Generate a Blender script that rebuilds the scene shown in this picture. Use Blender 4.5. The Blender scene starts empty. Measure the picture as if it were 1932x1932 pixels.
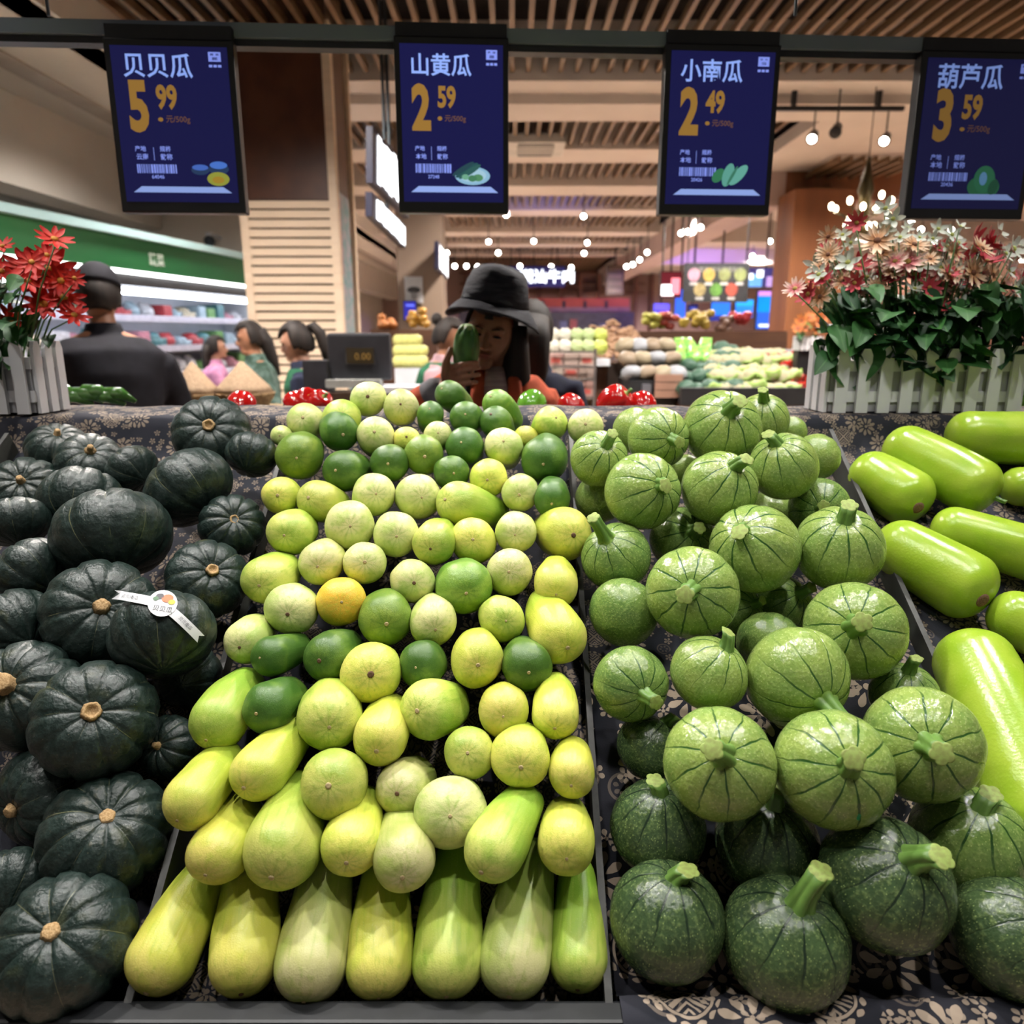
import bpy, bmesh, math, random
from mathutils import Vector, Matrix, Quaternion, noise, Euler as _E
random.seed(7)
PI = math.pi
scene = bpy.context.scene
C = scene.collection

# ------------------------------------------------------------------ camera
FPX, PITCH, CZ = 1400.0, math.radians(13.5), 1.45
cam_d = bpy.data.cameras.new('camera')
cam_d.sensor_width = 36.0
cam_d.lens = 36.0 * FPX / 1932.0
cam_d.clip_start = 0.05
cam_d.clip_end = 200
cam_d.dof.use_dof = True
cam_d.dof.focus_distance = 1.05
cam_d.dof.aperture_fstop = 4.2
cam = bpy.data.objects.new('camera', cam_d)
C.objects.link(cam)
cam.location = (0, 0, CZ)
cam.rotation_euler = (PI / 2 - PITCH, 0, 0)
scene.camera = cam

def at(px, py, Y):
    """world point on the vertical plane y=Y that the photograph shows at px,py"""
    u, v = (px - 966) / FPX, (966 - py) / FPX
    c, s = math.cos(PITCH), math.sin(PITCH)
    d = Vector((u, c + s * v, -s + c * v))
    return Vector((0, 0, CZ)) + d * (Y / d.y)

# ------------------------------------------------------------------ world, exposure
w = bpy.data.worlds.new('store_ambient')
scene.world = w
w.use_nodes = True
w.node_tree.nodes['Background'].inputs[0].default_value = (1.0, 0.93, 0.87, 1)
w.node_tree.nodes['Background'].inputs[1].default_value = 0.16
scene.view_settings.view_transform = 'Standard'
scene.view_settings.look = 'None'
scene.view_settings.exposure = 0.10
scene.view_settings.gamma = 1.0
scene.view_settings.use_curve_mapping = False
scene.cycles.use_light_tree = False
scene.cycles.adaptive_threshold = 0.03
scene.cycles.max_bounces = 5
scene.cycles.diffuse_bounces = 3
scene.cycles.glossy_bounces = 2
scene.cycles.transmission_bounces = 2
scene.cycles.caustics_reflective = False
scene.cycles.caustics_refractive = False

# ------------------------------------------------------------------ lights
def spot(name, loc, target, power, size=70, blend=.6, radius=.05, col=(1, .965, .92)):
    l = bpy.data.lights.new(name, 'SPOT')
    l.energy = power; l.spot_size = math.radians(size); l.spot_blend = blend
    l.shadow_soft_size = radius; l.color = col
    o = bpy.data.objects.new(name, l); C.objects.link(o)
    o.location = loc
    o.rotation_euler = (Vector(target) - Vector(loc)).to_track_quat('-Z', 'Y').to_euler()
    return o
def area(name, loc, sx, sy, power, col=(1, .93, .85), rot=(0, 0, 0)):
    l = bpy.data.lights.new(name, 'AREA')
    l.shape = 'RECTANGLE'; l.size = sx; l.size_y = sy; l.energy = power; l.color = col
    o = bpy.data.objects.new(name, l); C.objects.link(o)
    o.location = loc; o.rotation_euler = rot
    return o
# track spots above the produce stand
for i, (x, y, tx, ty, pw) in enumerate([(-1.3, .45, -.6, 1.0, 48), (-.35, .3, -.15, 1.0, 50), (.55, .3, .3, 1.0, 50), (1.4, .45, .8, 1.0, 48),
                                       (-.75, 1.55, -.35, .95, 125), (.35, 1.6, .25, .95, 125), (1.45, 1.6, .95, 1.1, 110), (-1.7, 1.6, -1.0, 1.1, 110)]):
    spot('stand_spot', (x, y, 3.3), (tx, ty, .95), pw * 1.12, 62, .7, .045)
# wide track lamps lighting the aisles of the store
for x, y, p in [(-1.6, 3.6, 380), (.6, 3.4, 180), (1.9, 4.2, 270), (4.4, 5.0, 360), (-2.6, 6.3, 180), (.2, 7.6, 390), (2.6, 8.2, 450), (5.2, 9.5, 450), (.0, 11.5, 600),
                (3.0, 13, 660), (6.5, 14, 660), (-1.2, 16, 720), (2.0, 17.5, 780), (6, 19, 780), (1, 22.5, 780), (5, 23.5, 780)]:
    spot('aisle_lamp', (x, y, 3.25), (x, y + .15, 0), p * 1.5, 155, .8, .12, (1, .92, .85))

# ------------------------------------------------------------------ node helpers
class NT:
    def __init__(s, name):
        s.m = bpy.data.materials.new(name); s.m.use_nodes = True
        s.t = s.m.node_tree; s.b = s.t.nodes['Principled BSDF']
    def n(s, typ, ins=None, **kw):
        nd = s.t.nodes.new('ShaderNode' + typ)
        for k, v in kw.items(): setattr(nd, k, v)
        for k, v in (ins or {}).items(): s.put(nd.inputs[k], v)
        return nd
    def put(s, sock, v):
        if isinstance(v, bpy.types.NodeSocket): s.t.links.new(v, sock)
        else:
            if sock.type == 'RGBA' and len(v) == 3: v = (*v, 1)
            sock.default_value = v
    def math(s, op, a, b=0.0, c=None, clamp=False):
        nd = s.n('Math', operation=op); nd.use_clamp = clamp
        s.put(nd.inputs[0], a); s.put(nd.inputs[1], b)
        if c is not None: s.put(nd.inputs[2], c)
        return nd.outputs[0]
    def step(s, x, lo, hi):
        nd = s.n('MapRange', interpolation_type='SMOOTHSTEP', clamp=True)
        s.put(nd.inputs[0], x); s.put(nd.inputs[1], lo); s.put(nd.inputs[2], hi)
        return nd.outputs[0]
    def mix(s, f, a, b, mode='MIX'):
        nd = s.n('Mix', data_type='RGBA', blend_type=mode, clamp_factor=True)
        s.put(nd.inputs[0], f); s.put(nd.inputs[6], a); s.put(nd.inputs[7], b)
        return nd.outputs[2]
    def noise(s, co, scale, detail=2.0, rough=.5):
        return s.n('TexNoise', {'Vector': co, 'Scale': scale, 'Detail': detail, 'Roughness': rough}).outputs[0]
    def co(s, which='Object'):
        if not hasattr(s, '_tc'): s._tc = s.n('TexCoord')
        return s._tc.outputs[which]
    def rnd(s):
        if not hasattr(s, '_oi'): s._oi = s.n('ObjectInfo')
        return s._oi.outputs['Random']
    def shift(s, co, k=37.0):
        r = s.math('MULTIPLY', s.rnd(), k)
        cx = s.n('CombineXYZ', {0: r, 1: r, 2: r}).outputs[0]
        return s.n('VectorMath', {0: co, 1: cx}, operation='ADD').outputs[0]
    def scale(s, co, v):
        return s.n('VectorMath', {0: co, 1: v}, operation='MULTIPLY').outputs[0]
    def sep(s, co):
        return s.n('SeparateXYZ', {0: co}).outputs
    def bump(s, h, strength=.2, dist=.01):
        s.put(s.b.inputs['Normal'], s.n('Bump', {'Height': h, 'Strength': strength, 'Distance': dist}).outputs[0])
    def out(s, col, rough=.5, spec=.5, metal=0.0):
        s.put(s.b.inputs['Base Color'], col); s.put(s.b.inputs['Roughness'], rough)
        s.put(s.b.inputs['Specular IOR Level'], spec); s.put(s.b.inputs['Metallic'], metal)
        return s.m
_M = {}
def pm(name, c1, c2=None, scale=8.0, rough=.5, spec=.5, metal=0.0, bump=0.0, stretch=None, emit=None, estr=0.0):
    """simple procedural surface: two tones broken up by noise"""
    if name in _M: return _M[name]
    k = NT(name)
    if c2 is None: c2 = tuple(min(1, x * .82) for x in c1)
    co = k.co()
    if stretch: co = k.scale(co, stretch)
    f = k.noise(co, scale, 4.0)
    k.out(k.mix(k.step(f, .35, .65), c1, c2), rough, spec, metal)
    if bump: k.bump(f, bump, .01)
    if emit:
        k.put(k.b.inputs['Emission Color'], emit); k.put(k.b.inputs['Emission Strength'], estr)
    _M[name] = k.m
    return k.m
def em(name, col, strength):
    return pm(name, tuple(min(.8, c) for c in col), None, 5, .4, .3, emit=col, estr=strength)

# ------------------------------------------------------------------ mesh helpers
def me(name, vs, fs, smooth=False):
    m = bpy.data.meshes.new(name)
    m.from_pydata([tuple(v) for v in vs], [], fs)
    m.validate(); m.update()
    if smooth: m.shade_smooth()
    return m
def ob(name, mesh, mat=None, parent=None, loc=(0, 0, 0), rot=None, scale=None):
    o = bpy.data.objects.new(name, mesh)
    C.objects.link(o)
    if mat is not None and mesh is not None and len(mesh.materials) == 0: mesh.materials.append(mat)
    if parent is not None: o.parent = parent
    o.location = loc
    if rot is not None:
        if isinstance(rot, Quaternion):
            o.rotation_mode = 'QUATERNION'; o.rotation_quaternion = rot
        else: o.rotation_euler = rot
    if scale is not None: o.scale = scale if hasattr(scale, '__len__') else (scale,) * 3
    return o
def empty(name, loc=(0, 0, 0), rot=None):
    o = bpy.data.objects.new(name, None); C.objects.link(o); o.location = loc
    o.empty_display_size = .1
    if rot is not None: o.rotation_euler = rot
    return o
def tag(o, label, cat, group=None, kind=None):
    o['label'] = label; o['category'] = cat
    if group: o['group'] = group
    if kind: o['kind'] = kind
    return o
def struct(o, label=None):
    o['kind'] = 'structure'
    if label: o['label'] = label
    return o
class MB:
    def __init__(s): s.v = []; s.f = []
    def add(s, vs, fs):
        k = len(s.v); s.v += [tuple(v) for v in vs]; s.f += [tuple(i + k for i in f) for f in fs]; return s
    def box(s, a, b):
        x0, y0, z0 = a; x1, y1, z1 = b
        return s.add([(x0,y0,z0),(x1,y0,z0),(x1,y1,z0),(x0,y1,z0),(x0,y0,z1),(x1,y0,z1),(x1,y1,z1),(x0,y1,z1)],
                     [(0,3,2,1),(4,5,6,7),(0,1,5,4),(1,2,6,5),(2,3,7,6),(3,0,4,7)])
    def tube(s, pts, rad, n=10, cap=True, side=None):
        v, f = loft(pts, rad, n, side); return s.add(v, f)
    def ball(s, c, r, nu=16, nv=10, q=None):
        v, f = sphere(nu, nv)
        r = r if hasattr(r, '__len__') else (r,) * 3
        vv = [Vector((p[0]*r[0], p[1]*r[1], p[2]*r[2])) for p in v]
        if q is not None: vv = [q @ p for p in vv]
        return s.add([p + Vector(c) for p in vv], f)
    def mesh(s, name, smooth=False): return me(name, s.v, s.f, smooth)
    def ob(s, name, mat, parent=None, loc=(0,0,0), rot=None, smooth=False, bevel=0):
        m = s.mesh(name, smooth)
        if bevel:
            bm = bmesh.new(); bm.from_mesh(m)
            bmesh.ops.bevel(bm, geom=bm.edges[:], offset=bevel, segments=2, affect='EDGES', profile=.6)
            bm.to_mesh(m); bm.free()
        return ob(name, m, mat, parent, loc, rot)
def box(name, a, b, mat, parent=None, bevel=0, loc=(0,0,0), rot=None):
    return MB().box(a, b).ob(name, mat, parent, loc, rot, bevel=bevel)
def sphere(nu=16, nv=10):
    vs = [(0, 0, 1)]; fs = []
    for j in range(1, nv):
        t = PI * j / nv
        for i in range(nu):
            a = 2 * PI * i / nu
            vs.append((math.sin(t) * math.cos(a), math.sin(t) * math.sin(a), math.cos(t)))
    vs.append((0, 0, -1)); L = len(vs) - 1
    for i in range(nu):
        k = (i + 1) % nu
        fs.append((0, 1 + i, 1 + k))
        for j in range(nv - 2):
            a = 1 + j * nu
            fs.append((a + i, a + nu + i, a + nu + k, a + k))
        fs.append((L, 1 + (nv - 2) * nu + k, 1 + (nv - 2) * nu + i))
    return vs, fs
def loft(pts, rad, n=12, side=None):
    pts = [Vector(p) for p in pts]; N = len(pts)
    rad = [r if hasattr(r, '__len__') else (r, r) for r in rad]
    vs, fs = [], []
    ref = Vector(side) if side is not None else None
    for i, p in enumerate(pts):
        d = (pts[min(i + 1, N - 1)] - pts[max(i - 1, 0)]).normalized()
        if ref is None:
            ref = d.orthogonal()
        a = (ref - d * ref.dot(d))
        a = a.normalized() if a.length > 1e-5 else d.orthogonal().normalized()
        if side is None: ref = a
        b = d.cross(a)
        for k in range(n):
            t = 2 * PI * k / n
            vs.append(p + a * (rad[i][0] * math.cos(t)) + b * (rad[i][1] * math.sin(t)))
    for i in range(N - 1):
        for k in range(n):
            q = (k + 1) % n
            fs.append((i*n + k, i*n + q, (i+1)*n + q, (i+1)*n + k))
    fs.append(tuple(range(n - 1, -1, -1))); fs.append(tuple((N-1)*n + k for k in range(n)))
    return vs, fs
def lathe(prof, seg, fn=None, cap=True):
    """prof: [(r,z)] ; fn(a, r, z, i) -> (r, z)"""
    vs, fs = [], []
    n = len(prof)
    for i, (r, z) in enumerate(prof):
        for k in range(seg):
            a = 2 * PI * k / seg
            rr, zz = fn(a, r, z, i) if fn else (r, z)
            vs.append((rr * math.cos(a), rr * math.sin(a), zz))
    for i in range(n - 1):
        for k in range(seg):
            q = (k + 1) % seg
            fs.append((i*seg + k, (i+1)*seg + k, (i+1)*seg + q, i*seg + q))
    if cap:
        fs.append(tuple(range(seg))); fs.append(tuple((n-1)*seg + k for k in range(seg - 1, -1, -1)))
    return vs, fs
def copy_tree(o, parent=None):
    c = o.copy(); C.objects.link(c); c.parent = parent
    for ch in list(o.children): copy_tree(ch, c)
    return c
def eval_mesh(o, name):
    dg = bpy.context.evaluated_depsgraph_get()
    return bpy.data.meshes.new_from_object(o.evaluated_get(dg))
def remesh(name, mesh, voxel, smooth=4):
    o = bpy.data.objects.new('tmp', mesh); C.objects.link(o)
    m = o.modifiers.new('r', 'REMESH'); m.mode = 'VOXEL'; m.voxel_size = voxel
    if smooth:
        k = o.modifiers.new('s', 'SMOOTH'); k.iterations = smooth; k.factor = .5
    r = eval_mesh(o, name); r.name = name
    bpy.data.objects.remove(o)
    r.shade_smooth()
    return r
def text_mesh(body, size, bold=0.0, sx=1.0, align='LEFT'):
    c = bpy.data.curves.new('t', 'FONT'); c.body = body; c.size = size; c.offset = bold
    c.align_x = align; c.resolution_u = 3; c.fill_mode = 'FRONT'
    o = bpy.data.objects.new('t', c); C.objects.link(o)
    m = eval_mesh(o, 'lettering')
    bpy.data.objects.remove(o)
    m.materials.clear()
    for v in m.vertices: v.co = (v.co.x * sx, 0, v.co.y)
    return m
# ================================================================== STRUCTURE
M_wood = pm('slat_wood', (.17, .10, .050), (.11, .062, .030), 6, .5, .4, stretch=(1, .15, 1))
M_dark = pm('ceiling_void', (.012, .010, .010), (.02, .017, .016), 3, .8, .1)
M_beige = pm('beam_plaster', (.62, .55, .50), (.58, .51, .465), 1.5, .7, .3)
M_white = pm('soffit_plaster', (.66, .61, .54), (.62, .57, .51), 1.2, .6, .3)
M_slot = pm('air_slot', (.36, .31, .27), (.40, .345, .30), 4, .7, .2)
M_brown = pm('wood_panel_brown', (.22, .085, .035), (.16, .06, .026), 3, .45, .4, stretch=(1, 1, .2))
M_black = pm('black_paint', (.012, .012, .013), (.018, .018, .02), 12, .45, .5)
M_steel = pm('dark_steel', (.06, .075, .085), (.05, .06, .07), 6, .35, .5, metal=.6)
M_wallb = pm('back_wall_panel', (.36, .245, .215), (.32, .215, .19), 1.0, .6, .3)

k = NT('floor_tile')
co = k.co(); sx = k.sep(co)
gx = k.math('ABSOLUTE', k.math('SUBTRACT', k.math('FRACT', k.math('MULTIPLY', sx[0], 1.25)), .5))
gy = k.math('ABSOLUTE', k.math('SUBTRACT', k.math('FRACT', k.math('MULTIPLY', sx[1], 1.25)), .5))
g = k.math('GREATER_THAN', k.math('MAXIMUM', gx, gy), .494)
M_floor = k.out(k.mix(g, k.mix(k.noise(co, 2, 5), (.55, .42, .31), (.48, .36, .26)), (.28, .22, .18)), .22, .5)
struct(box('floor', (-5.2, -3.0, -.05), (13, 29, 0), M_floor))
struct(box('wall_back', (-5.2, 27, 0), (13, 27.2, 4.2), M_wallb))
struct(box('wall_left', (-4.75, -3, 0), (-4.55, 27, 4.2), M_white))
struct(box('wall_right', (11.8, -3, 0), (12, 27, 4.2), M_wallb))
ceil = struct(box('ceiling', (-5.2, -3.0, 3.95), (13, 29, 4.05), M_dark))

# slatted timber ceiling: long battens in bays between the plaster beams
slat_m = {}
def slat(x, y0, y1, z=3.56):
    key = round(y1 - y0, 2)
    if key not in slat_m:
        m = MB().box((-.018, 0, 0), (.018, key, .06)).mesh('slat'); m.materials.append(M_wood); slat_m[key] = m
    return ob('slat', slat_m[key], None, ceil, (x, y0, z))
nsl = 0
x = -2.68
while x < 7.2:
    slat(x, 1.2, 6.85); x += .134
x = -2.0
while x < 2.85:
    slat(x, 7.75, 9.3); slat(x, 10.0, 11.15); x += .127
x = -1.2
while x < 2.8:
    slat(x, 11.9, 13.6); slat(x, 14.3, 16.0); x += .127
far = MB(); x = -1.6
while x < 2.75:
    for y0, y1 in ((16.7, 18.4), (19.1, 20.8), (21.4, 26.8)):
        far.box((x - .018, y0, 3.56), (x + .018, y1, 3.62))
    x += .127
o = far.ob('slat_field', M_wood, ceil); o['kind'] = 'stuff'
# triangular slat patch further to the side
for i in range(11):
    x = 3.75 + i * .14
    slat(x, 9.2, 9.2 + max(.3, 2.1 - i * .17), 3.37)

n = 0
def trim(a, b, m=M_beige):
    global n; n += 1
    return struct(box('trim_%d' % n, a, b, m))
trim((-2.75, 6.85, 3.5), (11.8, 7.2, 3.95)); trim((-2.75, 7.2, 3.42), (11.8, 7.75, 3.95))
trim((-2.75, 9.3, 3.52), (3.0, 10.0, 3.95)); trim((-2.75, 11.15, 3.46), (3.0, 11.9, 3.95)); trim((-2.75, 13.6, 3.52), (3.0, 14.3, 3.95))
trim((-2.75, 16.0, 3.46), (3.0, 16.7, 3.95)); trim((-2.75, 18.4, 3.5), (3.0, 19.1, 3.95)); trim((-2.75, 20.8, 3.5), (3.0, 21.4, 3.95))
# flat plaster ceiling and bulkhead beside the slats
trim((3.0, 7.75, 3.46), (11.8, 27, 3.6))
trim((3.0, 10.2, 3.05), (3.5, 26, 3.46), pm('bulkhead', (.47, .36, .33), (.43, .33, .31), 1.2, .7, .3))
trim((3.5, 10.2, 3.12), (11.8, 10.5, 3.46), M_brown)
trim((3.5, 14.5, 3.1), (11.8, 15.1, 3.46)); trim((3.5, 19, 3.1), (11.8, 19.6, 3.46))
# lower plaster ceiling over the chilled cabinets, with a long air slot
trim((-4.55, 1.2, 3.30), (-2.75, 27, 3.42), M_white)
trim((-2.95, 1.2, 3.30), (-2.72, 27, 3.70), M_white)
trim((-3.62, 1.2, 3.285), (-3.42, 24, 3.302), M_slot)
trim((-4.3, 1.2, 2.60), (-3.95, 27, 3.30), M_white)
# plaster wall above the cabinet
trim((-4.55, 8.9, 0), (-2.45, 9.1, 3.3), M_white)

# slatted pillar
pil = struct(empty('wall_pillar', (-1.66, 5.9, 0)))
M_pine = pm('pale_pine', (.76, .60, .44), (.70, .54, .39), 5, .5, .35, stretch=(.3, 1, 4))
box('core', (-.33, .03, 0), (.33, .62, 3.95), pm('pillar_core', (.14, .08, .05), None, 5, .6), pil)  # core colour kept dark: deeper shade between the slats is put into it
box('upper_panel', (-.31, .0, 2.42), (.31, .03, 3.6), pm('pillar_dark_panel', (.085, .030, .014), (.06, .02, .01), 4, .4, .4), pil)
for sx_ in (-1, 1):
    box('post', (.335 * sx_ - .03, -.02, 0), (.335 * sx_ + .03, .06, 3.6), M_pine, pil)
    box('back_post', (.335 * sx_ - .03, .58, 0), (.335 * sx_ + .03, .64, 3.6), M_pine, pil)
sm = MB().box((-.305, -.014, 0), (.305, .018, .052)).mesh('slat'); sm.materials.append(M_pine)
for i in range(36):
    ob('slat', sm, None, pil, (0, 0, .02 + i * .0668))
M_poster = pm('side_poster', (.35, .30, .33), (.12, .25, .25), 9, .4, .4, stretch=(1, 1, 1.6))
box('poster', (.335, .08, .9), (.345, .5, 2.5), M_poster, pil)
box('red_strip', (.345, .09, 1.9), (.352, .14, 2.45), pm('red_strip', (.4, .05, .04), None, 5, .4), pil)

# plain brown column further back
col2 = struct(empty('wall_column', (0, 8.6, 0)))
a, b = at(752, 600, 8.6), at(836, 600, 8.6)
M_c2 = pm('taupe_column', (.20, .145, .105), (.185, .13, .095), 1.5, .6, .3)
box('shaft', (a.x, 0, 0), (b.x, .55, 3.55), M_c2, col2)
# right hand wood column
a, b = at(1490, 500, 9.6), at(1602, 500, 9.6)
struct(box('wall_wood_column', (a.x, 9.6, 0), (b.x, 10.2, 3.15), M_brown))
struct(box('wall_wood_panel', (b.x, 10.0, 0), (11.8, 10.2, 2.35), pm('brown_ledge', (.20, .10, .07), (.16, .08, .055), 2, .5)))
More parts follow.
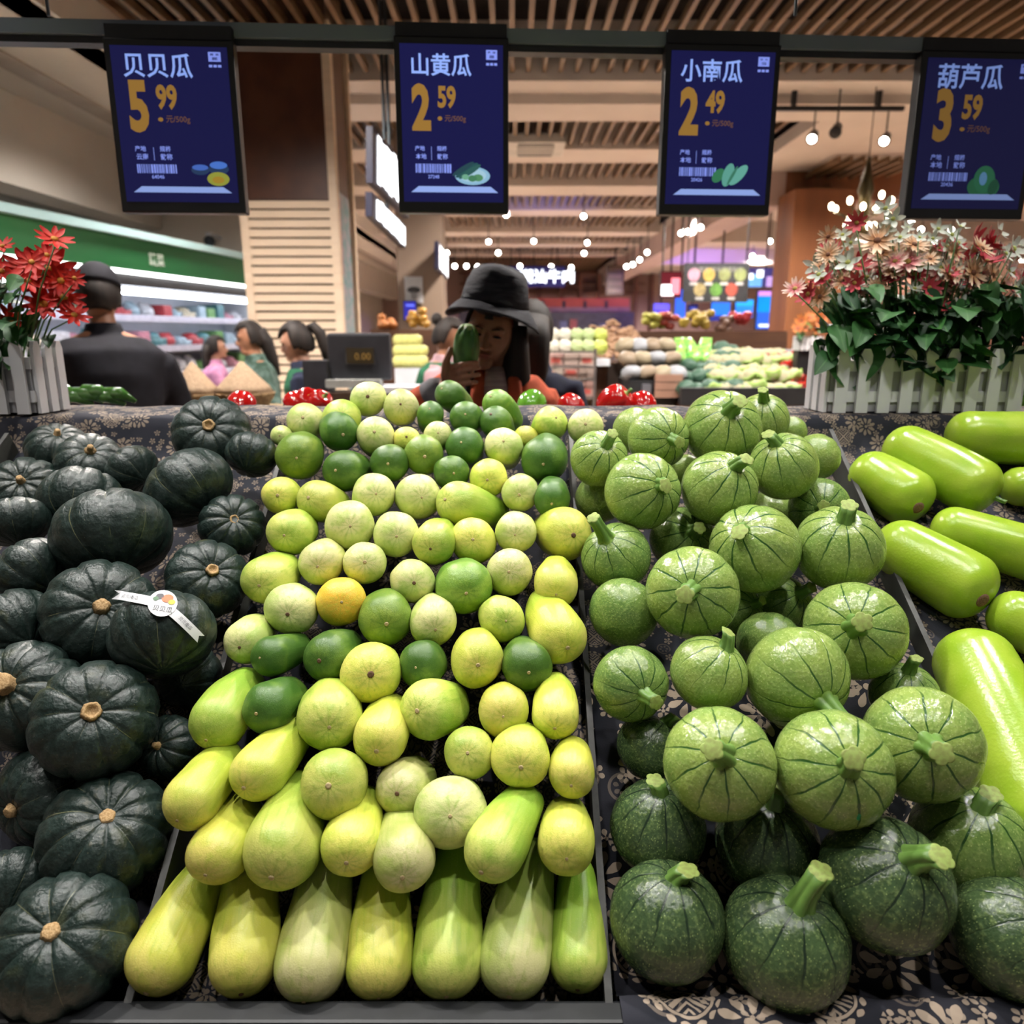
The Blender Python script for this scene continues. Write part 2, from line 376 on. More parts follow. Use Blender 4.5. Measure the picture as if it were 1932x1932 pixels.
# ---- produce: position, radius, axis, variety, label
CUC=[
((-0.4108,0.7017,0.7548),0.0398,(0.1565,0.9106,0.3825),'Y',0,'yellow cucumber, leftmost in the front row of the cucumber pile'),
((-0.3048,0.7040,0.7561),0.0399,(-0.2074,0.8975,0.3891),'Y',0,'yellow cucumber, second from left in the front row of the cucumber pile'),
((-0.2273,0.6986,0.7543),0.0409,(-0.0244,0.9180,0.3958),'P',0,'pale cream-green cucumber, third from left in the front row of the cucumber pile'),
((-0.1502,0.7011,0.7517),0.0374,(-0.1223,0.9109,0.3942),'Y',0,'yellow cucumber, fourth from left in the front row of the cucumber pile'),
((-0.0730,0.7021,0.7543),0.0392,(-0.0312,0.9171,0.3973),'L',0,'lime green cucumber, fifth from left in the front row of the cucumber pile'),
((0.0024,0.7017,0.7548),0.0398,(0.1343,0.9095,0.3934),'P',0,'pale cream-green cucumber, sixth from left in the front row of the cucumber pile'),
((0.0760,0.7073,0.7492),0.0322,(0.1086,0.9122,0.3952),'L',0,'lime green cucumber, rightmost in the front row of the cucumber pile'),
((-0.3439,0.7513,0.8573),0.0335,(0.0753,0.9938,0.0813),'Y',1,'yellow cucumber, leftmost in the second row up of the cucumber pile'),
((-0.2691,0.7516,0.8621),0.0434,(-0.0170,0.9878,0.1551),'L',1,'lime green cucumber, second from left in the second row up of the cucumber pile'),
((-0.1892,0.7558,0.8660),0.0330,(-0.0587,0.9980,-0.0232),'Y',1,'yellow cucumber, third from left in the second row up of the cucumber pile'),
((-0.1249,0.7399,0.8592),0.0349,(-0.1184,0.9892,-0.0861),'P',1,'pale cream-green cucumber, fourth from left in the second row up of the cucumber pile'),
((-0.0207,0.7364,0.8740),0.0352,(0.3746,0.9103,0.1762),'L',1,'lime green cucumber, fifth from left in the second row up of the cucumber pile'),
((0.0635,0.7568,0.8674),0.0330,(0.1003,0.9863,-0.1307),'Y',1,'yellow cucumber, rightmost in the second row up of the cucumber pile'),
((-0.3855,0.7876,0.9025),0.0332,(0.2034,0.9515,0.2308),'Y',2,'yellow cucumber, leftmost in the third row up of the cucumber pile'),
((-0.3115,0.8124,0.9252),0.0339,(0.2248,0.9704,0.0881),'Y',2,'yellow cucumber, second from left in the third row up of the cucumber pile'),
((-0.2173,0.8030,0.9167),0.0401,(-0.0886,0.8670,-0.4904),'L',2,'lime green cucumber, third from left in the third row up of the cucumber pile'),
((-0.1368,0.8234,0.8964),0.0339,(0.1367,0.9266,-0.3504),'P',2,'pale cream-green cucumber, fourth from left in the third row up of the cucumber pile'),
((-0.0742,0.7864,0.8888),0.0422,(-0.0816,0.8652,-0.4948),'P',2,'pale cream-green cucumber, fifth from left in the third row up of the cucumber pile'),
((-0.0540,0.8364,0.9381),0.0313,(0.0451,0.8538,-0.5186),'L',2,'lime green cucumber, sixth from left in the third row up of the cucumber pile'),
((0.0099,0.8252,0.9376),0.0356,(0.0116,0.9686,-0.2483),'Y',2,'yellow cucumber, seventh from left in the third row up of the cucumber pile'),
((0.0736,0.8114,0.9244),0.0280,(0.0902,0.9947,-0.0494),'Y',2,'yellow cucumber, rightmost in the third row up of the cucumber pile'),
((-0.3811,0.8728,0.9603),0.0358,(0.1013,0.9728,0.2085),'L',3,'lime green cucumber, leftmost in the fourth row up of the cucumber pile'),
((-0.3168,0.8801,0.9768),0.0331,(0.1458,0.9637,-0.2238),'G',3,'dark green cucumber, second from left in the fourth row up of the cucumber pile'),
((-0.2361,0.8719,0.9661),0.0398,(-0.1997,0.9700,-0.1385),'L',3,'lime green cucumber, third from left in the fourth row up of the cucumber pile'),
((-0.1670,0.8495,0.9511),0.0343,(0.0405,0.9991,0.0149),'Y',3,'yellow cucumber, fourth from left in the fourth row up of the cucumber pile'),
((-0.1094,0.8826,0.9732),0.0367,(0.3384,0.8722,-0.3531),'L',3,'lime green cucumber, fifth from left in the fourth row up of the cucumber pile'),
((-0.0111,0.8800,0.9715),0.0325,(-0.0120,0.9563,-0.2923),'Y',3,'yellow cucumber, sixth from left in the fourth row up of the cucumber pile'),
((0.0564,0.8750,0.9682),0.0303,(0.0846,0.9865,0.1403),'Y',3,'yellow cucumber, rightmost in the fourth row up of the cucumber pile'),
((-0.3759,0.9805,1.0260),0.0316,(-0.0290,0.9910,-0.1304),'P',4,'pale cream-green cucumber, leftmost in the fifth row up of the cucumber pile'),
((-0.3313,0.9470,1.0185),0.0270,(0.3147,0.9106,-0.2680),'G',4,'dark green cucumber, second from left in the fifth row up of the cucumber pile'),
((-0.2548,0.9555,1.0131),0.0346,(0.1821,0.9583,-0.2201),'G',4,'dark green cucumber, third from left in the fifth row up of the cucumber pile'),
((-0.1908,0.9257,1.0043),0.0387,(-0.1402,0.9277,-0.3461),'Y',4,'yellow cucumber, fourth from left in the fifth row up of the cucumber pile'),
((-0.1242,0.9399,1.0085),0.0312,(0.1132,0.9367,-0.3313),'G',4,'dark green cucumber, fifth from left in the fifth row up of the cucumber pile'),
((-0.0482,0.9474,1.0128),0.0365,(-0.0933,0.9789,-0.1816),'Y',4,'yellow cucumber, sixth from left in the fifth row up of the cucumber pile'),
((0.0203,0.9384,1.0076),0.0326,(-0.0813,0.9851,-0.1517),'G',4,'dark green cucumber, seventh from left in the fifth row up of the cucumber pile'),
((0.0676,0.9809,1.0322),0.0375,(-0.2498,0.9643,0.0881),'Y',4,'yellow cucumber, rightmost in the fifth row up of the cucumber pile'),
((-0.3239,1.0241,1.0572),0.0365,(-0.1708,0.9663,-0.1927),'P',5,'pale cream-green cucumber, leftmost in the sixth row up of the cucumber pile'),
((-0.2526,1.0371,1.0647),0.0345,(-0.2264,0.9292,-0.2921),'O',5,'orange-yellow cucumber, second from left in the sixth row up of the cucumber pile'),
((-0.1835,1.0088,1.0483),0.0376,(-0.1776,0.9767,-0.1204),'M',5,'mottled green cucumber, third from left in the sixth row up of the cucumber pile'),
((-0.1131,1.0029,1.0450),0.0329,(-0.1633,0.9832,-0.0811),'P',5,'pale cream-green cucumber, fourth from left in the sixth row up of the cucumber pile'),
((-0.0138,1.0088,1.0483),0.0330,(-0.1862,0.9448,-0.2695),'L',5,'lime green cucumber, rightmost in the sixth row up of the cucumber pile'),
((-0.3716,1.0732,1.0854),0.0371,(0.0011,0.9981,-0.0617),'L',6,'lime green cucumber, leftmost in the seventh row up of the cucumber pile'),
((-0.2970,1.1046,1.1034),0.0330,(-0.0832,0.9903,-0.1116),'P',6,'pale cream-green cucumber, second from left in the seventh row up of the cucumber pile'),
((-0.2293,1.1046,1.1034),0.0338,(-0.1943,0.9359,-0.2937),'P',6,'pale cream-green cucumber, third from left in the seventh row up of the cucumber pile'),
((-0.1505,1.0713,1.0843),0.0330,(-0.2192,0.9372,-0.2712),'P',6,'pale cream-green cucumber, fourth from left in the seventh row up of the cucumber pile'),
((-0.0719,1.0612,1.0785),0.0415,(-0.1662,0.9731,-0.1595),'M',6,'mottled green cucumber, fifth from left in the seventh row up of the cucumber pile'),
((-0.0041,1.0882,1.0940),0.0351,(-0.0036,0.9504,-0.3109),'P',6,'pale cream-green cucumber, sixth from left in the seventh row up of the cucumber pile'),
((0.0664,1.0631,1.0796),0.0344,(0.0623,0.9978,0.0229),'Y',6,'yellow cucumber, rightmost in the seventh row up of the cucumber pile'),
((-0.3593,1.1625,1.1364),0.0361,(-0.0357,0.9950,-0.0928),'L',7,'lime green cucumber, leftmost in the eighth row up of the cucumber pile'),
((-0.2656,1.1764,1.1444),0.0391,(-0.2135,0.9456,-0.2457),'P',7,'pale cream-green cucumber, second from left in the eighth row up of the cucumber pile'),
((-0.1870,1.1593,1.1346),0.0352,(-0.2060,0.9629,-0.1744),'P',7,'pale cream-green cucumber, third from left in the eighth row up of the cucumber pile'),
((-0.1244,1.1321,1.1264),0.0328,(0.0926,0.9955,0.0197),'L',7,'lime green cucumber, fourth from left in the eighth row up of the cucumber pile'),
((-0.0626,1.1568,1.1246),0.0360,(-0.0520,0.9613,-0.2704),'Y',7,'yellow cucumber, fifth from left in the eighth row up of the cucumber pile'),
((0.0060,1.1625,1.1364),0.0335,(0.0051,0.9936,-0.1127),'P',7,'pale cream-green cucumber, sixth from left in the eighth row up of the cucumber pile'),
((0.0888,1.1762,1.1309),0.0426,(-0.2745,0.9434,-0.1859),'Y',7,'yellow cucumber, rightmost in the eighth row up of the cucumber pile'),
((-0.3953,1.2409,1.1810),0.0308,(-0.1007,0.9750,-0.1982),'Y',8,'yellow cucumber, leftmost in the ninth row up of the cucumber pile'),
((-0.3293,1.2291,1.1743),0.0351,(0.2442,0.9042,-0.3505),'L',8,'lime green cucumber, second from left in the ninth row up of the cucumber pile'),
((-0.2361,1.2432,1.1823),0.0354,(-0.2799,0.9377,-0.2059),'P',8,'pale cream-green cucumber, third from left in the ninth row up of the cucumber pile'),
((-0.1599,1.2426,1.1788),0.0372,(-0.2721,0.9393,-0.2092),'P',8,'pale cream-green cucumber, fourth from left in the ninth row up of the cucumber pile'),
((-0.0894,1.2198,1.1719),0.0393,(0.5656,0.7398,-0.3644),'L',8,'lime green cucumber, fifth from left in the ninth row up of the cucumber pile'),
((0.0137,1.2514,1.1834),0.0311,(0.0109,0.9939,-0.1095),'P',8,'pale cream-green cucumber, sixth from left in the ninth row up of the cucumber pile'),
((0.0683,1.2286,1.1772),0.0306,(0.0553,0.9947,0.0864),'G',8,'dark green cucumber, rightmost in the ninth row up of the cucumber pile'),
((-0.3859,1.3337,1.2347),0.0423,(-0.1499,0.9857,-0.0774),'M',9,'mottled green cucumber, leftmost in the tenth row up of the cucumber pile'),
((-0.2993,1.2982,1.2138),0.0358,(0.1871,0.9692,-0.1600),'G',9,'dark green cucumber, second from left in the tenth row up of the cucumber pile'),
((-0.2198,1.3158,1.2241),0.0324,(-0.0346,0.9952,-0.0911),'G',9,'dark green cucumber, third from left in the tenth row up of the cucumber pile'),
((-0.1600,1.3360,1.2363),0.0337,(-0.1187,0.9913,-0.0573),'M',9,'mottled green cucumber, fourth from left in the tenth row up of the cucumber pile'),
((-0.1060,1.2933,1.2109),0.0310,(-0.2289,0.9568,-0.1792),'G',9,'dark green cucumber, fifth from left in the tenth row up of the cucumber pile'),
((-0.0410,1.2810,1.2037),0.0326,(-0.0318,0.9955,-0.0896),'Y',9,'yellow cucumber, sixth from left in the tenth row up of the cucumber pile'),
((-0.0156,1.3544,1.2491),0.0341,(0.0417,0.9008,-0.4322),'P',9,'pale cream-green cucumber, seventh from left in the tenth row up of the cucumber pile'),
((0.0583,1.3234,1.2286),0.0411,(0.0872,0.9927,0.0832),'G',9,'dark green cucumber, rightmost in the tenth row up of the cucumber pile'),
((-0.4328,1.3848,1.2646),0.0189,(-0.0990,0.9873,-0.1242),'P',10,'pale cream-green cucumber, leftmost in the eleventh row up of the cucumber pile'),
((-0.3203,1.3763,1.2726),0.0355,(-0.3732,0.9277,0.0055),'G',10,'dark green cucumber, second from left in the eleventh row up of the cucumber pile'),
((-0.2538,1.3775,1.2655),0.0336,(-0.1131,0.9016,-0.4175),'P',10,'pale cream-green cucumber, third from left in the eleventh row up of the cucumber pile'),
((-0.1953,1.3741,1.2581),0.0247,(-0.1327,0.9338,-0.3323),'Y',10,'yellow cucumber, fourth from left in the eleventh row up of the cucumber pile'),
((-0.1390,1.3848,1.2646),0.0268,(-0.0943,0.9401,-0.3277),'P',10,'pale cream-green cucumber, fifth from left in the eleventh row up of the cucumber pile'),
((-0.0879,1.3575,1.2486),0.0352,(0.0912,0.9134,-0.3967),'G',10,'dark green cucumber, sixth from left in the eleventh row up of the cucumber pile'),
((0.0238,1.3853,1.2625),0.0199,(0.3162,0.9400,-0.1279),'Y',10,'yellow cucumber, seventh from left in the eleventh row up of the cucumber pile'),
((0.0750,1.4188,1.2844),0.0304,(-0.2779,0.8317,-0.4807),'L',10,'lime green cucumber, eighth from left in the eleventh row up of the cucumber pile'),
((0.1400,1.4087,1.2785),0.0332,(0.0953,0.9588,-0.2678),'P',10,'pale cream-green cucumber, rightmost in the eleventh row up of the cucumber pile'),
((-0.4004,1.4419,1.2838),0.0360,(-0.0611,0.9407,-0.3337),'P',11,'pale cream-green cucumber, leftmost in the topmost row of the cucumber pile'),
((-0.3300,1.4419,1.2899),0.0370,(-0.2044,0.8930,-0.4009),'L',11,'lime green cucumber, second from left in the topmost row of the cucumber pile'),
((-0.2858,1.4883,1.3248),0.0337,(-0.1835,0.9555,-0.2309),'P',11,'pale cream-green cucumber, third from left in the topmost row of the cucumber pile'),
((-0.2173,1.4635,1.3104),0.0343,(-0.1425,0.9597,-0.2422),'P',11,'pale cream-green cucumber, fourth from left in the topmost row of the cucumber pile'),
((-0.1582,1.4423,1.2981),0.0257,(-0.0882,0.8044,-0.5875),'G',11,'dark green cucumber, fifth from left in the topmost row of the cucumber pile'),
((-0.1252,1.4995,1.3312),0.0297,(0.4622,0.7160,-0.5231),'G',11,'dark green cucumber, sixth from left in the topmost row of the cucumber pile'),
((-0.0881,1.4364,1.2926),0.0317,(0.0673,0.9449,-0.3205),'G',11,'dark green cucumber, seventh from left in the topmost row of the cucumber pile'),
((-0.0314,1.4205,1.2872),0.0294,(0.2837,0.7421,-0.6073),'G',11,'dark green cucumber, eighth from left in the topmost row of the cucumber pile'),
((-0.0293,1.4727,1.3157),0.0293,(0.5181,0.6210,-0.5882),'M',11,'mottled green cucumber, rightmost in the topmost row of the cucumber pile'),
]
ZUC=[
((0.1790,0.7245,0.7912),0.0656,(0.0879,-0.0612,0.9942),'D',0.30,'dark green speckled round zucchini, leftmost in the front row of its pile'),
((0.3082,0.7017,0.7836),0.0700,(0.0868,-0.2251,0.9705),'D',0.62,'dark green speckled round zucchini, second from left in the front row of its pile'),
((0.5679,0.7083,0.7845),0.0675,(0.4230,-0.4316,0.7967),'D',0.40,'dark green speckled round zucchini, rightmost in the front row of its pile'),
((0.1828,0.8128,0.8488),0.0598,(0.0059,-0.2014,0.9795),'D',0.28,'dark green speckled round zucchini, leftmost in the second row up of its pile'),
((0.3168,0.8022,0.8339),0.0634,(0.0118,-0.1880,0.9821),'D',0.36,'dark green speckled round zucchini, second from left in the second row up of its pile'),
((0.4245,0.7244,0.8414),0.0732,(0.1577,-0.4826,0.8615),'D',0.40,'dark green speckled round zucchini, third from left in the second row up of its pile'),
((0.5654,0.7974,0.8376),0.0689,(-0.0657,-0.2655,0.9619),'M',0.20,'mid-green round zucchini, rightmost in the second row up of its pile'),
((0.1852,0.8960,0.9096),0.0456,(0.5483,0.1823,0.8162),'D',0.30,'dark green speckled round zucchini, leftmost in the third row up of its pile'),
((0.2439,0.7803,0.9585),0.0649,(-0.1778,-0.7364,0.6528),'L',0.48,'glossy light green round zucchini, second from left in the third row up of its pile'),
((0.3725,0.7698,0.9582),0.0666,(-0.0918,-0.8326,0.5462),'L',0.40,'glossy light green round zucchini, third from left in the third row up of its pile'),
((0.4996,0.8149,0.9635),0.0686,(-0.3326,-0.8296,0.4484),'L',0.42,'glossy light green round zucchini, rightmost in the third row up of its pile'),
((0.1566,0.8991,1.0011),0.0497,(0.2591,-0.9597,0.1088),'M',0.40,'mid-green round zucchini, leftmost in the fourth row up of its pile'),
((0.2587,0.8996,1.0161),0.0509,(0.4141,-0.1882,0.8906),'L',0.36,'glossy light green round zucchini, second from left in the fourth row up of its pile'),
((0.3745,0.8987,1.0105),0.0677,(0.2757,-0.9501,-0.1457),'L',0.62,'glossy light green round zucchini, third from left in the fourth row up of its pile'),
((0.5512,0.9551,0.9553),0.0462,(-0.0657,-0.2139,0.9746),'M',0.55,'mid-green round zucchini, rightmost in the fourth row up of its pile'),
((0.1655,1.0381,1.0476),0.0520,(0.6259,0.7499,0.2142),'M',0.30,'mid-green round zucchini, leftmost in the fifth row up of its pile'),
((0.2537,0.9866,1.0968),0.0647,(-0.2570,-0.8788,0.4020),'L',0.40,'glossy light green round zucchini, second from left in the fifth row up of its pile'),
((0.3819,1.0239,1.0030),0.0487,(0.5017,0.7730,0.3883),'M',0.30,'mid-green round zucchini, fourth from left in the fifth row up of its pile'),
((0.4377,1.1287,1.0243),0.0479,(0.3446,-0.6326,0.6936),'M',0.45,'mid-green round zucchini, fifth from left in the fifth row up of its pile'),
((0.4800,0.9726,1.0453),0.0684,(-0.3971,-0.8046,0.4415),'L',0.42,'glossy light green round zucchini, rightmost in the fifth row up of its pile'),
((0.3565,1.1034,1.0267),0.0402,(0.5105,-0.6966,0.5040),'M',0.50,'mid-green round zucchini, third from left in the fifth row up of its pile'),
((0.1639,1.1220,1.1084),0.0552,(-0.4209,-0.4597,0.7820),'M',0.75,'mid-green round zucchini, leftmost in the sixth row up of its pile'),
((0.2916,1.2218,1.1082),0.0561,(0.1599,-0.8375,0.5225),'M',0.65,'mid-green round zucchini, second from left in the sixth row up of its pile'),
((0.3682,1.0836,1.1319),0.0677,(-0.5473,-0.5228,0.6536),'L',0.32,'glossy light green round zucchini, third from left in the sixth row up of its pile'),
((0.5015,1.0951,1.1293),0.0659,(-0.1378,-0.4931,0.8590),'L',0.35,'glossy light green round zucchini, rightmost in the sixth row up of its pile'),
((0.4623,1.2924,1.1280),0.0495,(0.4147,0.8624,0.2903),'L',0.30,'glossy light green round zucchini, fourth from left in the sixth row up of its pile'),
((0.1554,1.2955,1.1624),0.0436,(0.3094,0.9000,0.3069),'L',0.30,'glossy light green round zucchini, leftmost in the seventh row up of its pile'),
((0.2110,1.1753,1.2022),0.0626,(0.4082,-0.8386,0.3606),'L',0.36,'glossy light green round zucchini, second from left in the seventh row up of its pile'),
((0.3368,1.1815,1.2053),0.0612,(0.2233,-0.6028,0.7660),'L',0.45,'glossy light green round zucchini, fourth from left in the seventh row up of its pile'),
((0.3227,1.3645,1.1977),0.0356,(0.3125,0.8871,0.3398),'L',0.30,'glossy light green round zucchini, third from left in the seventh row up of its pile'),
((0.5198,1.2238,1.1636),0.0503,(-0.2919,-0.9429,0.1604),'M',0.32,'mid-green round zucchini, rightmost in the seventh row up of its pile'),
((0.1487,1.2556,1.2418),0.0490,(0.1616,-0.7612,0.6281),'L',0.45,'glossy light green round zucchini, leftmost in the eighth row up of its pile'),
((0.4485,1.2102,1.2369),0.0561,(-0.4156,-0.4021,0.8158),'L',0.36,'glossy light green round zucchini, second from left in the eighth row up of its pile'),
((0.5554,1.3407,1.2316),0.0426,(0.7754,0.5654,0.2812),'L',0.30,'glossy light green round zucchini, rightmost in the eighth row up of its pile'),
((0.5363,1.4240,1.2665),0.0306,(0.4157,0.8200,0.3934),'L',0.30,'glossy light green round zucchini, third from left in the eighth row up of its pile'),
((0.2313,1.3811,1.2750),0.0435,(0.4393,0.8067,0.3954),'L',0.30,'glossy light green round zucchini, leftmost in the topmost row of its pile'),
((0.2550,1.2880,1.2738),0.0536,(0.3015,-0.9485,0.0968),'L',0.36,'glossy light green round zucchini, second from left in the topmost row of its pile'),
((0.3710,1.3101,1.2877),0.0684,(-0.0155,-0.7887,0.6146),'L',0.38,'glossy light green round zucchini, third from left in the topmost row of its pile'),
((0.4636,1.3770,1.2952),0.0491,(-0.1722,-0.5114,0.8419),'L',0.60,'glossy light green round zucchini, rightmost in the topmost row of its pile'),
]
KAB=[
((-0.5075,0.7045,0.7788),0.0770,(0.1332,-0.5613,0.8168),'f','dark kabocha pumpkin with a pale cut stem, rightmost in the front row'),
((-0.6086,0.7763,0.7926),0.0493,(-0.3499,0.9326,0.0880),'n','dark kabocha pumpkin lying on its side, leftmost in the front row'),
((-0.5089,0.8124,0.8391),0.0779,(0.3557,-0.4548,0.8165),'f','dark kabocha pumpkin with a pale cut stem, rightmost in the second row up'),
((-0.6183,0.8574,0.8595),0.0625,(-0.3888,-0.9141,0.1153),'f','dark kabocha pumpkin with a pale cut stem, leftmost in the second row up'),
((-0.4709,0.9143,0.9002),0.0422,(-0.1325,-0.8348,0.5344),'c','dark kabocha pumpkin with a short corky stem, rightmost in the third row up'),
((-0.5408,0.8739,0.9635),0.0771,(0.3626,-0.6999,0.6154),'r','dark kabocha pumpkin with a ring stem scar, second from left in the third row up'),
((-0.6624,0.9240,0.9714),0.0750,(0.0718,-0.7524,0.6548),'t','dark kabocha pumpkin with a thick ridged stem, leftmost in the third row up'),
((-0.4833,1.0198,0.9538),0.0490,(-0.1356,0.9867,-0.0899),'n','dark kabocha pumpkin lying on its side, rightmost in the fourth row up'),
((-0.4857,0.9650,1.0430),0.0701,(-0.2864,0.7914,0.5400),'n','dark kabocha pumpkin lying on its side, third from left in the fourth row up'),
((-0.6020,1.0215,1.0524),0.0799,(0.4818,-0.7191,0.5007),'f','dark kabocha pumpkin with a pale cut stem, second from left in the fourth row up'),
((-0.7264,1.0177,1.0349),0.0559,(-0.7629,0.5525,0.3358),'n','dark kabocha pumpkin lying on its side, leftmost in the fourth row up'),
((-0.4807,1.1155,1.0737),0.0637,(0.4963,-0.6462,0.5797),'r','dark kabocha pumpkin with a ring stem scar, rightmost in the fifth row up'),
((-0.7424,1.0916,1.0937),0.0556,(-0.7928,0.2767,0.5430),'n','dark kabocha pumpkin lying on its side, leftmost in the fifth row up'),
((-0.6352,1.1396,1.1382),0.0894,(-0.3456,0.6201,0.7043),'n','dark kabocha pumpkin lying on its side, second from left in the sixth row up'),
((-0.4745,1.2180,1.1335),0.0548,(0.4201,-0.7477,0.5142),'r','dark kabocha pumpkin with a ring stem scar, rightmost in the sixth row up'),
((-0.8064,1.1690,1.1525),0.0517,(-0.3470,0.5031,0.7915),'n','dark kabocha pumpkin lying on its side, leftmost in the sixth row up'),
((-0.7451,1.2546,1.1658),0.0717,(-0.0806,0.7232,0.6859),'n','dark kabocha pumpkin lying on its side, second from left in the seventh row up'),
((-0.5613,1.2645,1.1900),0.0774,(-0.6858,0.3127,0.6571),'n','dark kabocha pumpkin lying on its side, rightmost in the seventh row up'),
((-0.8593,1.2849,1.1762),0.0657,(0.3213,-0.6962,0.6419),'c','dark kabocha pumpkin with a short corky stem, leftmost in the seventh row up'),
((-0.6905,1.3304,1.2080),0.0482,(-0.8021,0.4600,0.3809),'n','dark kabocha pumpkin lying on its side, second from left in the eighth row up'),
((-0.4808,1.3576,1.2328),0.0470,(0.0340,0.8026,0.5955),'n','dark kabocha pumpkin lying on its side, rightmost in the eighth row up'),
((-0.7787,1.3527,1.2178),0.0607,(0.4090,-0.5501,0.7281),'c','dark kabocha pumpkin with a short corky stem, leftmost in the eighth row up'),
((-0.8642,1.4018,1.2339),0.0575,(0.2991,-0.3898,0.8710),'c','dark kabocha pumpkin with a short corky stem, leftmost in the topmost row'),
((-0.5679,1.4006,1.2665),0.0722,(0.2389,-0.8553,0.4597),'r','dark kabocha pumpkin with a ring stem scar, rightmost in the topmost row'),
]
GOURD=[
((0.9242,1.4922,1.2502),(1.1069,1.4765,1.2416),0.0556,'n','lime bottle gourd topmost in its bin beside the picket planter'),
((0.7799,1.4519,1.2283),(0.8589,1.3520,1.1740),0.0544,'s','bottle gourd with a short green stem at its lower end'),
((0.6984,1.4104,1.1830),(0.7392,1.3554,1.1531),0.0543,'b','small bottle gourd with a round brown scar beside the divider'),
((0.9766,1.3977,1.1647),(1.0901,1.3921,1.1617),0.0428,'n','bottle gourd half hidden behind the stemmed gourd'),
((0.7825,1.2698,1.1123),(0.8979,1.2120,1.0810),0.0469,'n','bottle gourd lying across the middle of its bin'),
((0.6724,1.2289,1.0901),(0.7429,1.1532,1.0491),0.0566,'b','large bottle gourd with a dark brown cut end'),
((0.7985,1.1063,1.0122),(0.8732,1.0469,0.9800),0.0488,'n','bottle gourd resting below the brown ended gourd'),
((0.6927,1.0254,0.9683),(0.6748,0.8096,0.8511),0.0650,'n','long bright green bottle gourd lying down the slope'),
]
# ================================================================== PRODUCE STAND
SL = math.radians(28.5)
O0 = Vector((0, .694, .703)); SV = Vector((0, math.cos(SL), math.sin(SL))); NV = Vector((0, -math.sin(SL), math.cos(SL)))
def sm01(x, a, b):
    t = max(0, min(1, (x - a) / (b - a))); return t * t * (3 - 2 * t)
def bin_pt(x, s, h=0.0): return Vector((x, 0, 0)) + O0 + SV * s + NV * h
def lift(s): return .03 * sm01(s, .16, .42)
S_END = (1.575 - .694) / math.cos(SL)
LEDGE_Z, LEDGE_Y0, LEDGE_Y1 = 1.28, 1.58, 1.82

# ---- batik cloth: cream resist-dyed flowers, dot sprays and fret medallions on indigo
def batik(name, dens=1.0, tone=1.0):
    k = NT(name)
    uv = k.n('UVMap').outputs[0]
    wob = k.n('VectorMath', {0: uv}, operation='ADD').outputs[0]
    def cell(scale, rand, seed):
        c = k.n('VectorMath', {0: uv, 1: (seed, seed * .7, 0)}, operation='ADD').outputs[0]
        v = k.n('TexVoronoi', {'Vector': c, 'Scale': scale, 'Randomness': rand}, voronoi_dimensions='2D')
        loc = k.n('VectorMath', {0: k.n('VectorMath', {0: c, 1: v.outputs['Position']}, operation='SUBTRACT').outputs[0], 1: (scale, scale, 0)}, operation='MULTIPLY').outputs[0]
        col = k.sep(v.outputs['Color'])
        p = k.sep(loc)
        r = k.n('VectorMath', {0: loc}, operation='LENGTH').outputs['Value']
        th = k.math('ADD', k.math('ARCTAN2', p[1], p[0]), k.math('MULTIPLY', col[0], 6.28))
        return p, r, th, col
    def petals(r, th, n, r0, r1, gap):
        a = k.math('ABSOLUTE', k.math('SINE', k.math('MULTIPLY', th, n / 2)))
        w_ = k.math('GREATER_THAN', a, gap)
        mid = k.math('ABSOLUTE', k.math('SUBTRACT', r, (r0 + r1) / 2))
        return k.math('MULTIPLY', w_, k.math('LESS_THAN', mid, k.math('MULTIPLY', k.math('SUBTRACT', a, gap * .6), (r1 - r0) / 2 / (1 - gap * .6))))
    AND = lambda a, b: k.math('MULTIPLY', a, b)
    OR = lambda a, b: k.math('MAXIMUM', a, b)
    # large motifs
    p, r, th, col = cell(13 * dens, .75, 3.1)
    fl = OR(petals(r, th, 9, .12, .40, .55), k.math('LESS_THAN', r, .06))
    ring = OR(k.math('LESS_THAN', k.math('ABSOLUTE', k.math('SUBTRACT', r, .33)), .018), petals(r, th, 14, .37, .45, .45))
    dg = k.math('ABSOLUTE', k.math('SUBTRACT', k.math('ABSOLUTE', p[0]), k.math('ABSOLUTE', p[1])))
    fret = AND(k.math('LESS_THAN', k.math('FRACT', k.math('MULTIPLY', dg, 9.5)), .42), k.math('LESS_THAN', r, .30))
    med = OR(ring, fret)
    pick = k.math('GREATER_THAN', col[1], .74)
    big = k.math('ADD', AND(pick, med), AND(k.math('SUBTRACT', 1.0, pick), AND(fl, k.math('GREATER_THAN', col[2], .25))), clamp=True)
    # small sprays
    p2, r2, th2, col2 = cell(38 * dens, .9, 8.7)
    sp = AND(OR(petals(r2, th2, 5, .10, .42, .5), k.math('LESS_THAN', r2, .09)), k.math('GREATER_THAN', col2[1], .62))
    # faint wheels
    p3, r3, th3, col3 = cell(17 * dens, .85, 15.3)
    wh = AND(OR(k.math('LESS_THAN', k.math('ABSOLUTE', k.math('SUBTRACT', r3, .27)), .03), petals(r3, th3, 6, .08, .2, .55)), k.math('GREATER_THAN', col3[0], .6))
    m = OR(big, k.math('MULTIPLY', OR(sp, k.math('MULTIPLY', wh, .35)), .85))
    ns = k.noise(k.co(), 60, 3)
    base = k.mix(k.step(k.noise(k.co(), 9, 3), .3, .7), (.020, .022, .030), (.034, .034, .044))
    c = k.mix(m, base, k.mix(ns, tuple(q * tone for q in (.55, .44, .34)), tuple(q * tone for q in (.40, .31, .24))))
    k.out(c, .85, .15)
    k.bump(k.noise(k.co(), 420, 1), .12, .002)
    return k.m
M_batik = batik('batik_cloth', 1.6, .48)
